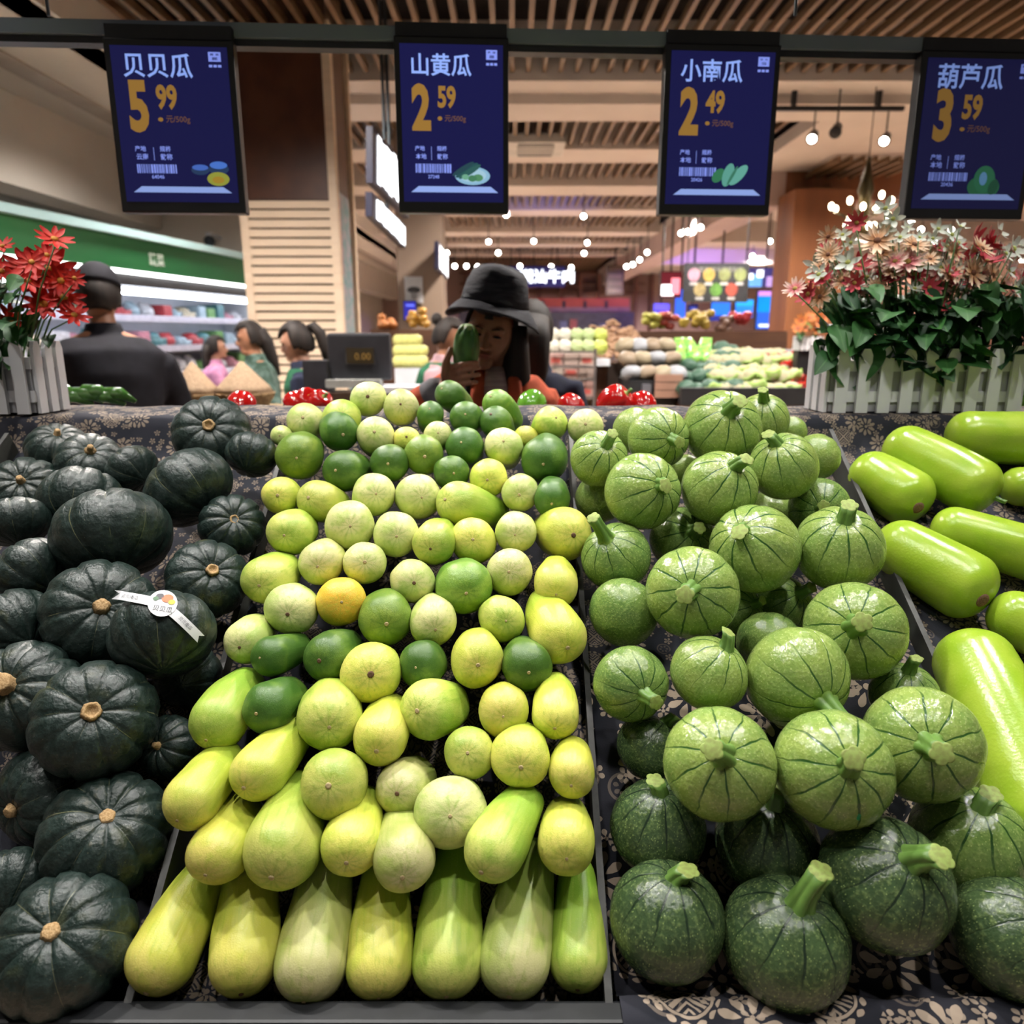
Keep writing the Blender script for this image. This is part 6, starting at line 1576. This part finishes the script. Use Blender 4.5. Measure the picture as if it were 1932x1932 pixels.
tv(1405, 505, 1487, 542, 13.2, 'bright screen showing pale and lilac shapes above the aquarium screen', [(.02, .02, .98, .98, (.06, .05, .20), 1), (.02, .35, .40, .98, (.16, .42, .85), 1.3), (.08, .30, .20, .60, (.9, .95, 1), 2.4), (.28, .12, .42, .5, (.9, .95, 1), 2.4), (.5, .45, .98, .98, (.55, .36, .75), 1.2), (.75, .50, .95, .95, (.95, .9, 1), 2.4)])
tv(1247, 512, 1285, 562, 12, 'small hanging screen with a white and red picture', [(.03, .03, .97, .97, (.12, .01, .02), .8), (.05, .5, .62, .92, (1, .95, .95), 2.6), (.5, .25, .9, .85, (.8, .2, .25), 2.0)])
tv(1342, 570, 1376, 606, 12.5, 'blue wall screen under the vegetable board', [(.02, .02, .98, .98, (.02, .16, .80), 1.2), (.02, .7, .98, .98, (.02, .03, .25), 1)])
tv(1388, 565, 1420, 600, 12.6, 'light blue wall screen beside the red display', [(.02, .02, .98, .98, (.02, .20, .85), 1.2), (.02, .02, .98, .35, (.02, .35, .9), 1.2)])
tv(1233, 572, 1262, 606, 13, 'violet blue screen low on the far wall', [(.02, .02, .98, .98, (.04, .03, .5), 1.1), (.02, .02, .98, .4, (.12, .10, .9), 1.2)])
tv(1275, 545, 1292, 600, 12.8, 'narrow blue screen behind the hanging picture screen', [(.02, .02, .98, .98, (.03, .12, .85), 1.2)])
tv(1298, 574, 1316, 604, 11.8, 'narrow dark info panel with blue rows', [(.02, .02, .98, .98, (.01, .01, .10), .8), (.2, .2, .8, .3, (.05, .08, .5), 1), (.2, .6, .8, .7, (.05, .08, .5), 1)])
# violet light strips on the far ceiling
for i, (x0, x1, y_, z_, c_) in enumerate(((5.0, 7.2, 17.5, 3.40, (.14, .08, .9)), (4.6, 7.0, 15.2, 3.42, (.22, .12, .9)), (4.0, 6.4, 20.5, 3.40, (.12, .06, .8)), (-.2, 1.4, 12.5, 3.66, (.10, .08, .7)))):
    tag(box('light_strip', (x0, y_, z_), (x1, y_ + .12, z_ + .03), em('strip_violet_%d' % i, c_, 3.0)), ('violet light strip glowing on the far ceiling', 'violet light strip above the aquarium screen', 'deep violet light strip at the very back of the ceiling', 'blue glow strip among the timber slats')[i], 'light strip', 'coloured ceiling strips')
spot('violet_wash', (5.6, 15.5, 3.3), (4.2, 17, 2.2), 800, 130, .8, .1, (.35, .2, 1)); spot('blue_wash', (.6, 12.0, 2.6), (.6, 12.9, 3.6), 60, 80, .8, .1, (.25, .25, 1))
# ================================================================== REAR SIDE OF THE STAND: PEPPERS
k = NT('pepper_red'); co = k.co()
M_pr = k.out(k.mix(k.noise(k.shift(co), 2, 2), (.50, .010, .008), (.38, .006, .006)), .14, .55)
k = NT('pepper_green'); co = k.co()
M_pg = k.out(k.mix(k.noise(k.shift(co), 2, 2), (.16, .40, .03), (.07, .24, .018)), .16, .55)
M_pgd = pm('long_pepper_green', (.035, .12, .018), (.06, .18, .03), 14, .2, .5)
def pepper_mesh():
    prof = []
    for i in range(15):
        t = PI * (.03 + .94 * i / 14); prof.append((math.sin(t) ** .7 * (1 - .12 * i / 14), math.cos(t) * 1.05 - .18 * math.exp(-((math.sin(t)) / .3) ** 2) * math.copysign(1, math.cos(t))))
    return me('bell_pepper', *lathe(prof, 40, lambda a, r, z, i: (r * (1 - .12 * math.exp(-(abs(math.sin(2 * a)) / .3) ** 2)), z)), True)
pmesh0 = pepper_mesh()
pst = me('stem', *lathe([(.30, -.03), (.12, .03), (.09, .15), (.10, .38), (.02, .40)], 14), True); pst.materials.append(M_stem)
box_m = pm('rear_lining', (.02, .022, .03), None, 9, .8)
sp_(ob('rear_lining', me('rear_lining', [(X0, 1.826, 1.225), (X1, 1.826, 1.225), (X1, 2.28, 1.0), (X0, 2.28, 1.0), (X0, 1.826, .86), (X1, 1.826, .86), (X1, 2.28, .86), (X0, 2.28, .86)], [(0, 1, 2, 3), (4, 7, 6, 5), (0, 4, 5, 1), (3, 2, 6, 7), (0, 3, 7, 4), (1, 5, 6, 2)]), box_m))
PEP = [(455, 762, 'r', .040, 'red bell pepper peeping over the ledge near the grain baskets'), (560, 759, 'r', .036, 'red bell pepper over the ledge beside the till, left of three'), (580, 756, 'r', .040, 'red bell pepper over the ledge beside the till, middle of three'), (602, 758, 'r', .036, 'red bell pepper over the ledge beside the till, right of three'),
       (1003, 760, 'g', .040, 'green bell pepper just beyond the ledge below the navy jacket'), (1078, 764, 'r', .036, 'small red bell pepper showing over the ledge beside the cart'), (1160, 756, 'r', .048, 'large red bell pepper standing highest above the ledge'), (1212, 763, 'r', .040, 'red bell pepper over the ledge behind the zucchini')]
for i, (px, py, c_, r, lab) in enumerate(PEP):
    p = at(px, py, 1.90 + .01 * (i % 3))
    o = ob('bell_pepper', with_mat(pmesh0, M_pr if c_ == 'r' else M_pg), None, None, (p.x, p.y, p.z - r * .15), _E((random.uniform(-1.2, -.5), random.uniform(-.6, .6), random.uniform(0, 6))), (r, r, r * .95))
    tag(o, lab, 'pepper', 'bell peppers behind the ledge')
    ob('stem', pst, None, o, (0, 0, .88))
for i in range(7):
    px = 95 + i * 20; p = at(px, 752 - 6 * math.sin(i * 2.1), 1.90)
    pts = [p + Vector((-.05, .02, .0)), p + Vector((-.02, .005, .014)), p + Vector((.02, -.005, .012)), p + Vector((.055, .0, -.008))]
    o = MB().tube([q - p for q in pts], [.006, .015, .017, .005], 12).ob('long_pepper', M_pgd, None, p, smooth=True)
    tag(o, 'long glossy green pepper heaped beyond the ledge beside the red daisies', 'pepper', 'long green peppers beyond the ledge')
# celery-like greens at the far end of the ledge
M_cel = pm('leafy_green', (.20, .48, .03), (.08, .26, .02), 20, .45, .4)
for i in range(6):
    p = at(1908 + i * 14, 770, 1.87)
    gb = tag(empty('greens_bunch', (p.x, p.y, 1.225)), 'bright green leafy bunch standing beyond the white planter', 'greens', 'leafy bunches past the planter')
    for j in range(5):
        x_ = random.uniform(-.015, .015); h_ = random.uniform(.08, .13)
        MB().tube([(x_ * .4, 0, 0), (x_, .0, h_ * .6), (x_ * 1.6, -.01, h_)], [.005, .004, .003], 6).ob('stalk', M_cel, gb, smooth=True)
        ob('leaf', with_mat(leaves[j % 3], M_cel), None, gb, (x_ * 1.4, -.005, h_ * .8), _E((random.uniform(.3, 1.4), random.uniform(-1, 1), random.uniform(0, 6))), .05)

# ================================================================== MID-STORE PRODUCE ISLANDS
M_crate = pm('crate_black', (.012, .012, .014), (.02, .02, .022), 9, .5)
M_iswood = pm('island_wood', (.12, .055, .028), (.08, .035, .02), 4, .5, .4, stretch=(.4, 1, 3))
# --- island with greens, cauliflower and chillies
isl = tag(empty('produce_island', (1.75, 4.6, 0)), 'brown produce island with a black rim heaped with cauliflower and greens', 'display stand')
def ip(o): o.parent = isl; o.matrix_parent_inverse = Matrix.Translation(-isl.location); return o
IX0, IX1 = at(1290, 720, 4.6).x, 3.1
zf, zr_ = 1.115, 1.40
ip(MB().box((IX0, 4.62, 0), (IX1, 5.7, zf - .09)).ob('base', M_iswood))
ip(MB().box((IX0 - .02, 4.56, zf - .09), (IX1, 4.62, zf + .015)).ob('front_rim', M_crate))
ip(ob('sloped_bed', me('sloped_bed', [(IX0, 4.62, zf - .05), (IX1, 4.62, zf - .05), (IX1, 5.7, zr_ - .06), (IX0, 5.7, zr_ - .06), (IX0, 4.62, zf - .09), (IX1, 4.62, zf - .09), (IX1, 5.7, zf - .09), (IX0, 5.7, zf - .09)], [(0, 1, 2, 3), (4, 7, 6, 5), (0, 4, 5, 1), (3, 2, 6, 7), (0, 3, 7, 4), (1, 5, 6, 2)]), M_crate))
def bed(x, t): return Vector((x, 4.66 + 1.0 * t, zf - .05 + (zr_ - zf - .01) * t))
def lumpy(name, seed, amp, freq, nu=20, nv=14, sq=.8):
    v, f = sphere(nu, nv)
    vs = []
    for p in v:
        d = 1 + amp * noise.noise(Vector(p) * freq + Vector((seed, 0, 0)))
        vs.append((p[0] * d, p[1] * d, p[2] * d * sq))
    return me(name, vs, f, True)
M_cauli = pm('cauliflower_curd', (.40, .37, .24), (.34, .31, .19), 30, .7, .3, bump=.4)
M_cleaf = pm('cauliflower_leaf', (.30, .42, .10), (.22, .34, .08), 8, .5)
cau = [lumpy('cauliflower', i * 3.1, .16, 4.0) for i in range(3)]
for m_ in cau: m_.materials.append(M_cauli)
cup = me('leaf_cup', *lathe([(.35, -.75), (.85, -.5), (1.10, -.05), (1.18, .22), (1.05, .10)], 20, lambda a, r, z, i: (r * (1 + .08 * math.sin(5 * a)), z + .12 * math.sin(5 * a) * (i > 1)), cap=False), True); cup.materials.append(M_cleaf)
rng = random.Random(8)
xs0, xs1 = at(1345, 700, 4.7).x, at(1500, 700, 4.7).x
for j in range(5):
    for i in range(8):
        t = .02 + j * .17; x = xs0 + (xs1 - xs0) * (i + .5 * (j % 2)) / 7.4 + j * .035
        r = rng.uniform(.052, .066)
        o = ob('cauliflower', rng.choice(cau), None, None, bed(x, t) + Vector((0, 0, r * .7 + .02 * (j % 2))), _E((-.4 + rng.uniform(-.3, .3), rng.uniform(-.4, .4), rng.uniform(0, 6))), r)
        tag(o, 'creamy cauliflower in the %s row up on the brown island' % ('front', 'second', 'third', 'fourth', 'rear')[j], 'cauliflower', 'cauliflowers on the island')
        ob('leaf_cup', cup, None, o)
M_bok = pm('dark_greens', (.028, .075, .05), (.05, .11, .07), 12, .5, .4); M_bag = pm('green_packet', (.06, .42, .08), (.35, .50, .10), 7, .3, .5)
bro = [lumpy('broccoli', 7 + i, .22, 5.0) for i in range(2)]
for m_ in bro: m_.materials.append(M_bok)
xg0 = at(1296, 700, 4.7).x
for j in range(5):
    for i in range(5):
        t = .04 + j * .2; x = xg0 + i * .075 + j * .05
        if j >= 3 and i < 3:
            o = ob('greens_packet', pmesh[('bag', 'green')], None, None, bed(x - .05, t) + Vector((0, 0, .02)), _E((-.6, 0, rng.uniform(-.5, .5))), (.10, .08, .13))
            o.data = with_mat(o.data, M_bag); tag(o, 'bright green and yellow packet of leaves at the back of the island', 'packet', 'packets of leaves')
        else:
            r = rng.uniform(.05, .07)
            o = ob('broccoli', rng.choice(bro), None, None, bed(x, t) + Vector((0, 0, r * .7)), _E((-.3, 0, rng.uniform(0, 6))), r)
            tag(o, 'dark broccoli head in the %s row beside the cauliflower heap' % ('front', 'second', 'third', 'fourth', 'rear')[j], 'broccoli', 'broccoli on the island')
            ob('stalk', me('stalk', *lathe([(.35, -1.0), (.32, -.5), (.5, -.2)], 10), True), M_cleaf, o)
# chillies as one uncountable heap
hb = MB(); rg = random.Random(2)
xr0, xr1 = at(1497, 700, 4.7).x, at(1590, 700, 4.7).x
for i in range(420):
    t = rg.random() * .75; x = rg.uniform(xr0 + .05 * t, xr1); p = bed(x, t) + Vector((0, 0, rg.uniform(.01, .07)))
    d = Vector((rg.uniform(-1, 1), rg.uniform(-1, 1), rg.uniform(-.3, .3))).normalized() * .028
    hb.tube([p - d, p + Vector((0, 0, .006)), p + d], [.003, .008, .002], 5)
tag(hb.ob('chilli_heap', pm('chilli_red', (.60, .03, .015), (.48, .015, .01), 30, .3, .5), smooth=True), 'heap of small bright red chillies next to the cauliflower', 'chillies', kind='stuff')
# --- bags of roots and a dark crate
cr = tag(empty('root_crate', (at(1240, 720, 4.75).x, 4.75, 0)), 'dark crate stand of netted roots with a split wood front', 'display stand')
cw = at(1290, 720, 4.75).x - at(1185, 720, 4.75).x
z_c = at(1240, 700, 4.75).z
box('base', (-cw/2, 0, 0), (cw/2 - .06, .5, z_c - .06), M_crate, cr); box('side_post', (-cw*.28, -.03, 0), (-cw*.12, 0, z_c - .08), pm('post_grey', (.12, .12, .14), None, 6, .5), cr)
for i in range(3): box('front_board', (-cw*.05, -.03, z_c - .02 - .05 * i - .045), (cw*.44, -.005, z_c - .02 - .05 * i), pm('board_rose', (.36, .20, .14), None, 8, .6), cr)
bagm = lumpy('root_bag', 2.2, .12, 2.5, sq=.7)
for i in range(12):
    c_ = [('silvery net bag of garlic', (.30, .31, .33)), ('tan net bag of potatoes', (.26, .195, .13)), ('cream net bag of roots', (.32, .26, .17))][i % 3]
    x = -cw*.42 + (i % 4) * cw*.27; t = i // 4
    o = ob('root_bag', with_mat(bagm, pm('bag_%d' % (i % 3), c_[1], tuple(q * .7 for q in c_[1]), 40, .5, .4)), None, None, (cr.location.x + x, 4.84 + .17 * t, z_c - .02 + .085 * t), _E((-.3, 0, i)), (.072, .07, .072))
    tag(o, c_[0] + ' in the %s row on the dark crate' % ('front', 'middle', 'back')[i // 4], 'bag', 'net bags of roots')
# --- ginger heap island
gi = tag(empty('ginger_stand', (at(1175, 720, 5.3).x, 5.3, 0)), 'brown box stand heaped with knobbly ginger', 'display stand')
gw = at(1235, 700, 5.3).x - at(1125, 700, 5.3).x; z_g = at(1175, 684, 5.3).z
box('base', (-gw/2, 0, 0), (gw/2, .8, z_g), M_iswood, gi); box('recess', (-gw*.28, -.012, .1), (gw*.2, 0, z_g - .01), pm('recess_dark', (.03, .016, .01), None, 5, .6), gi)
gb_ = MB(); rg = random.Random(4)
for i in range(260):
    x = rg.uniform(-gw*.42, gw*.48); y = rg.uniform(.02, .75); z = z_g + .30 * (y / .75) * max(0, 1 - abs(x / gw) * .5) * rg.uniform(.75, 1) + .012
    gb_.ball((x, y, z), (rg.uniform(.02, .035), rg.uniform(.015, .03), rg.uniform(.012, .02)), 7, 5)
o = gb_.ob('ginger_heap', pm('ginger', (.36, .22, .13), (.27, .15, .09), 30, .7, .2), None, tuple(gi.location), smooth=True)
tag(o, 'heap of pinkish brown ginger knobs on the box stand', 'ginger', kind='stuff')
# --- wire cart / rack with pale crates
rk = tag(empty('wire_rack', (at(1078, 720, 5.0).x, 5.0, 0)), 'steel wire rack with pale crates and lettuces between the aisles', 'rack')
rw = at(1122, 720, 5.0).x - at(1034, 720, 5.0).x
zs = [at(1078, q, 5.0).z for q in (752, 716, 693, 664)]
M_wire = pm('rack_wire', (.22, .19, .18), (.16, .14, .13), 20, .35, .5, metal=.5)
for sx_ in (-1, 1):
    for y_ in (0, .45): MB().tube([(sx_ * rw/2, y_, 0), (sx_ * rw/2, y_, zs[-1] + .02)], [.009, .009], 8).ob('post', M_wire, rk)
for i, z in enumerate(zs):
    sh_ = MB().tube([(-rw/2, 0, z), (rw/2, 0, z)], [.007, .007], 6).ob('shelf_rail', M_wire, rk)
    MB().tube([(-rw/2, .45, z), (rw/2, .45, z)], [.007, .007], 6).ob('shelf_rail', M_wire, rk)
    for j in range(9): MB().tube([(-rw/2 + rw * (j + .5) / 9, 0, z), (-rw/2 + rw * (j + .5) / 9, .45, z)], [.004, .004], 6).ob('rod', M_wire, sh_)
cc = [(.46, .34, .29), (.50, .42, .36), (.42, .25, .22), (.40, .30, .26)]
for i in range(3):
    for j in range(3):
        o = box('pale_crate', (-rw*.155, 0, 0), (rw*.155, .36, (zs[i + 1] - zs[i]) * .78), pm('crate_pale_%d' % ((i + j) % 4), cc[(i + j) % 4], None, 9, .6), None, .004, (rk.location.x - rw/2 + rw * (j + .5) / 3, 5.04, zs[i] + .009))
        tag(o, '%s pale crate on the %s level of the wire rack' % (('first', 'middle', 'last')[j], ('lowest', 'second', 'third')[i]), 'crate', 'crates on the wire rack')
        if (i + j) % 2 == 0: box('red_label', (-.03, -.003, .02), (.03, 0, .05), pm('label_red', (.5, .1, .08), None, 9, .5), o)
let = lumpy('lettuce', 5.5, .25, 4, sq=.85)
for i in range(12):
    px = 1022 + (i % 6) * 22; py = 655 - (i // 6) * 22
    p = at(px, py, 5.25 + .2 * (i // 6))
    c_ = ('pale green', (.40, .50, .22)) if i % 6 in (0, 3, 4) else (('white', (.58, .55, .45)) if i % 6 != 5 else ('yellow green', (.48, .55, .10)))
    o = ob('cabbage', with_mat(let, pm('cabbage_%s' % c_[0].replace(' ', '_'), c_[1], tuple(q * .7 for q in c_[1]), 12, .5)), None, None, p, None, (.055, .055, .06))
    tag(o, c_[0] + ' cabbage in the %s row above the wire rack' % ('front', 'back')[i // 6], 'cabbage', 'cabbages above the wire rack')
zsh = at(1078, 668, 5.2).z - .03
tag(box('display_shelf', (at(1005, 660, 5.2).x, 5.16, zsh - .05), (at(1150, 660, 5.2).x, 5.75, zsh), M_cw), 'pale display shelf carrying cabbages behind the wire rack', 'shelf')
tag(box('cabbage_counter', (at(1005, 660, 5.2).x, 5.5, 0), (at(1150, 660, 5.2).x, 5.8, zsh - .05), pm('counter_tan', (.40, .27, .17), None, 4, .5)), 'tan counter block supporting the cabbage shelf', 'counter')
# --- fruit crates beside the green vest
M_lem = pm('pomelo_yellow', (.62, .60, .22), (.55, .55, .16), 20, .5)
for i in range(14):
    p = at(752 + (i % 5) * 11, 682 - (i // 5) * 20, 5.6 + .12 * (i // 5))
    o = ob('pomelo', with_mat(let, M_lem), None, None, p, None, (.05, .05, .052))
    tag(o, 'pale yellow pomelo in the %s layer beside the green vest' % ('bottom', 'middle', 'top')[i // 5], 'pomelo', 'pomelos behind the till')
pz = at(775, 694, 5.6).z
tag(box('pomelo_counter', (at(746, 690, 5.55).x, 5.5, 0), (at(812, 690, 5.55).x, 6.2, pz), M_cw), 'white block counter under the pomelos', 'counter')
for i, (px, py, c_, lab) in enumerate(((728, 612, (.50, .18, .04), 'orange fruit clump on the far stand beside the pale pillar'), (790, 600, (.50, .26, .03), 'golden fruit clump on the far stand by the brown column'), (1235, 603, (.36, .34, .05), 'yellow green banana clump on the back stand'), (1262, 605, (.34, .05, .03), 'dark red fruit clump on the back stand'), (1300, 605, (.46, .33, .04), 'ripe banana clump on the back stand'), (1326, 603, (.40, .28, .04), 'golden pear clump on the back stand'), (1398, 603, (.42, .02, .03), 'bright red apple clump on the back stand'), (1375, 615, (.16, .08, .05), 'brown root clump on the back stand'))):
    p = at(px, py, 7.4); rt = tag(empty('fruit_clump', p), lab, 'fruit', 'fruit clumps on the back stand')
    rg = random.Random(i)
    for j in range(9): ob('fruit', with_mat(let, pm('clump_%d' % i, c_, tuple(q * .6 for q in c_), 9, .5)), None, rt, (rg.uniform(-.09, .09), rg.uniform(-.05, .05), rg.uniform(-.06, .07)), None, (.045, .04, .04))
bz = at(1300, 625, 7.4).z
tag(box('back_stand', (at(1205, 620, 7.35).x, 7.25, 0), (at(1480, 620, 7.35).x, 7.9, bz), M_iswood), 'low wooden back stand under the fruit clumps', 'display stand')
bz2 = at(760, 622, 7.4).z
tag(box('side_stand', (at(700, 620, 7.35).x, 7.3, 0), (at(825, 620, 7.35).x, 7.9, bz2), M_iswood), 'wooden stand beside the brown column', 'display stand')
# small far planter with orange flowers
a, b = at(1503, 655, 4.95), at(1548, 655, 4.95)
fl2 = [(px, py, 'orange', .045) for px, py in ((1512, 605), (1528, 600), (1545, 608), (1520, 618), (1538, 620), (1553, 596), (1506, 620))]
planter('flower_planter', 'small white planter of rust orange flowers far behind the chillies', a.x, b.x, 4.9, 5.02, a.z - .02, .09, 5, fl2, 14, rng)
tag(box('planter_post', (a.x, 4.92, zf + .02), (b.x, 5.0, a.z - .021), M_crate), 'black post under the rust orange planter', 'post')

# ================================================================== CEILING LAMPS, CHANDELIER, AIR UNIT
M_lens = em('lamp_lens', (1, .93, .82), 22.0)
can_m = me('can', *lathe([(.030, .15), (.045, .14), (.050, .03), (.058, .0), (.052, -.004)], 18), True); can_m.materials.append(M_black)
lens_m = me('lens', *lathe([(.01, -.012), (.03, -.010), (.046, -.002), (.048, .004)], 18), True); lens_m.materials.append(M_lens)
arm_m = MB().tube([(0, 0, 0), (0, 0, 1)], [.008, .008], 6).mesh('arm'); arm_m.materials.append(M_black)
def lamp(px, py, lab, grp, lit=True, zz=3.14):
    u, v = (px - 966) / FPX, (966 - py) / FPX
    c_, s_ = math.cos(PITCH), math.sin(PITCH)
    d = Vector((u, c_ + s_ * v, -s_ + c_ * v)); t = (zz - CZ) / d.z; t = min(t, 25 / d.y)
    p = Vector((0, 0, CZ)) + d * t
    r = tag(empty('track_spotlight', p), lab, 'spotlight', grp)
    sc_ = max(.9, p.y / 15)
    tl = Vector((-p.x * .5, -p.y * .35, -1.7)).normalized()
    q = (-tl).to_track_quat('Z', 'Y')
    ob('can', can_m, None, r, (0, 0, 0), q, sc_)
    if lit: ob('lens', lens_m, None, r, (0, 0, 0), q, sc_)
    top_ = 3.48 if p.x > 3 and p.y > 7.75 else (3.99 if p.y < 6.85 else 3.54 if p.y < 7.75 else 3.70)
    a0 = q @ Vector((0, 0, .10 * sc_))
    ob('arm', arm_m, None, r, tuple(a0), None, (sc_, sc_, max(.1, top_ - p.z - a0.z)))
    return r
lamp(1532, 262, 'lit black spotlight nearest, on the ceiling track above the third price screen side', 'near track lamps')
lamp(1668, 266, 'lit black spotlight hanging farthest along the near ceiling track', 'near track lamps')
lamp(1576, 250, 'unlit black spotlight between the two lit ones on the near track', 'near track lamps', False)
lamp(498, 301, 'single lit spotlight beside the slatted pillar over the cabinet aisle', 'near track lamps')
for px, py in ((955, 405), (1101, 408), (922, 456), (1007, 455), (1108, 458), (1102, 478), (843, 477), (940, 477)):
    lamp(px, py, 'small lit spotlight among the slatted ceiling bays behind the second price screen', 'lamps in the slatted bays')
for px, py in ((880, 502), (901, 503), (935, 503), (981, 502), (1078, 505), (858, 502), (1040, 503)):
    lamp(px, py, 'tiny lit spotlight in the farthest row above the meat counter', 'lamps above the meat counter')
for px, py in ((1221, 476), (1207, 490), (1194, 499), (1182, 503), (1298, 437), (1322, 429), (1285, 440)):
    lamp(px, py, 'small lit spotlight along the sloping pink bulkhead', 'lamps along the bulkhead', zz=2.98)
for px, py in ((1453, 455), (1420, 483), (1677, 455), (1720, 415), (1738, 433), (1795, 434), (1765, 456), (1928, 494), (1745, 395), (1890, 410)):
    lamp(px, py, 'small lit spotlight in the violet tinted bay behind the flowers', 'lamps behind the flowers', zz=2.98)
a, b = at(1440, 208, 7.1), at(1705, 222, 7.1)
tr_ = tag(empty('lighting_track', a), 'thin black lighting track under the plaster beam', 'track')
box('track', (0, 0, 0), (b.x - a.x, .04, .035), M_black, tr_)
for f_ in (.2, .8): box('clip', ((b.x - a.x) * f_, .0, .035), ((b.x - a.x) * f_ + .04, .04, 3.5 - a.z), M_black, tr_)
# chandelier
CY = 7.0
ct_ = at(1640, 296, CY)
ch = tag(empty('chandelier', ct_), 'dark branching chandelier with many small warm bulbs above the flowers', 'chandelier')
M_brz = pm('bronze', (.06, .045, .02), (.10, .075, .03), 12, .4, .5, metal=.5); M_bulb = em('warm_bulb', (1, .82, .55), 14)
MB().tube([(0, 0, 3.54 - ct_.z), (0, 0, 0)], [.004, .004], 6).ob('hanging_wire', M_black, ch)
bulbs = [(1578, 386), (1587, 391), (1603, 379), (1620, 393), (1645, 375), (1658, 391), (1681, 379), (1687, 384), (1592, 427), (1623, 421), (1631, 429), (1660, 423), (1610, 410), (1672, 408)]
zb0 = at(1640, 360, CY).z - ct_.z; zb1 = at(1640, 440, CY).z - ct_.z
ob('cone', me('cone', *lathe([(.012, 0), (.03, zb0 * .4), (.07, zb0), (.05, zb0 * 1.2), (.04, zb1), (.01, zb1 - .03)], 20), True), M_brz, ch)
rg = random.Random(6)
bm_ = me('bulb', *lathe([(.004, .026), (.014, .018), (.018, 0), (.013, -.014), (.008, -.022)], 12), True); bm_.materials.append(M_bulb)
for px, py in bulbs:
    p = at(px, py, CY) - ct_; p.y = rg.uniform(-.18, .18)
    ar = MB().tube([(0, 0, p.z - .06), (p.x * .5, p.y * .5, p.z - .09), (p.x, p.y, p.z - .03)], [.008, .007, .006], 8).ob('branch', M_brz, ch, smooth=True)
    ob('bulb', bm_, None, ar, tuple(p), None, 1.25)
# ceiling cassette air unit
a, b = at(955, 278, 8.9), at(1068, 306, 8.9)
ac = tag(empty('air_conditioner', ((a.x + b.x)/2, 9.25, 3.50)), 'white ceiling cassette air conditioner between the timber slats', 'air conditioner')
W_ = b.x - a.x
MB().box((-W_/2, -.35, 0), (W_/2, .35, .1)).ob('frame', pm('ac_white', (.55, .52, .47), None, 4, .5), ac, bevel=.012)
box('grille', (-W_*.32, -.2, -.008), (W_*.32, .2, 0), pm('ac_grille', (.30, .28, .25), (.24, .22, .2), 40, .6), ac)
for sy_ in (-1, 1): box('vent_slot', (-W_*.3, sy_ * .27 - .02, -.006), (W_*.3, sy_ * .27 + .02, 0), M_black, ac)
# small glowing marks are seen but not sampled as light sources; tubes and strips still light the cabinet
for m_ in bpy.data.materials:
    if m_.name not in ('light_tube', 'shelf_light'):
        try: m_.cycles.emission_sampling = 'NONE'
        except Exception: pass
# things that share a label are told apart by their order across the picture
ORD = ['leftmost', 'second from left', 'third from left', 'fourth from left', 'fifth from left', 'sixth from left', 'seventh from left', 'eighth from left', 'ninth from left', 'tenth from left', 'eleventh from left', 'twelfth from left', 'thirteenth from left', 'fourteenth from left']
bpy.context.view_layer.update()
by = {}
for o in scene.objects:
    if o.parent is None and o.get('label') and o.get('category'): by.setdefault(o['label'], []).append(o)
for lab, os_ in by.items():
    if len(os_) < 2: continue
    os_.sort(key=lambda o: o.matrix_world.translation.x / max(.1, o.matrix_world.translation.y))
    for i, o in enumerate(os_):
        o['label'] = lab + ', ' + ('rightmost' if i == len(os_) - 1 else ORD[min(i, len(ORD) - 1)])
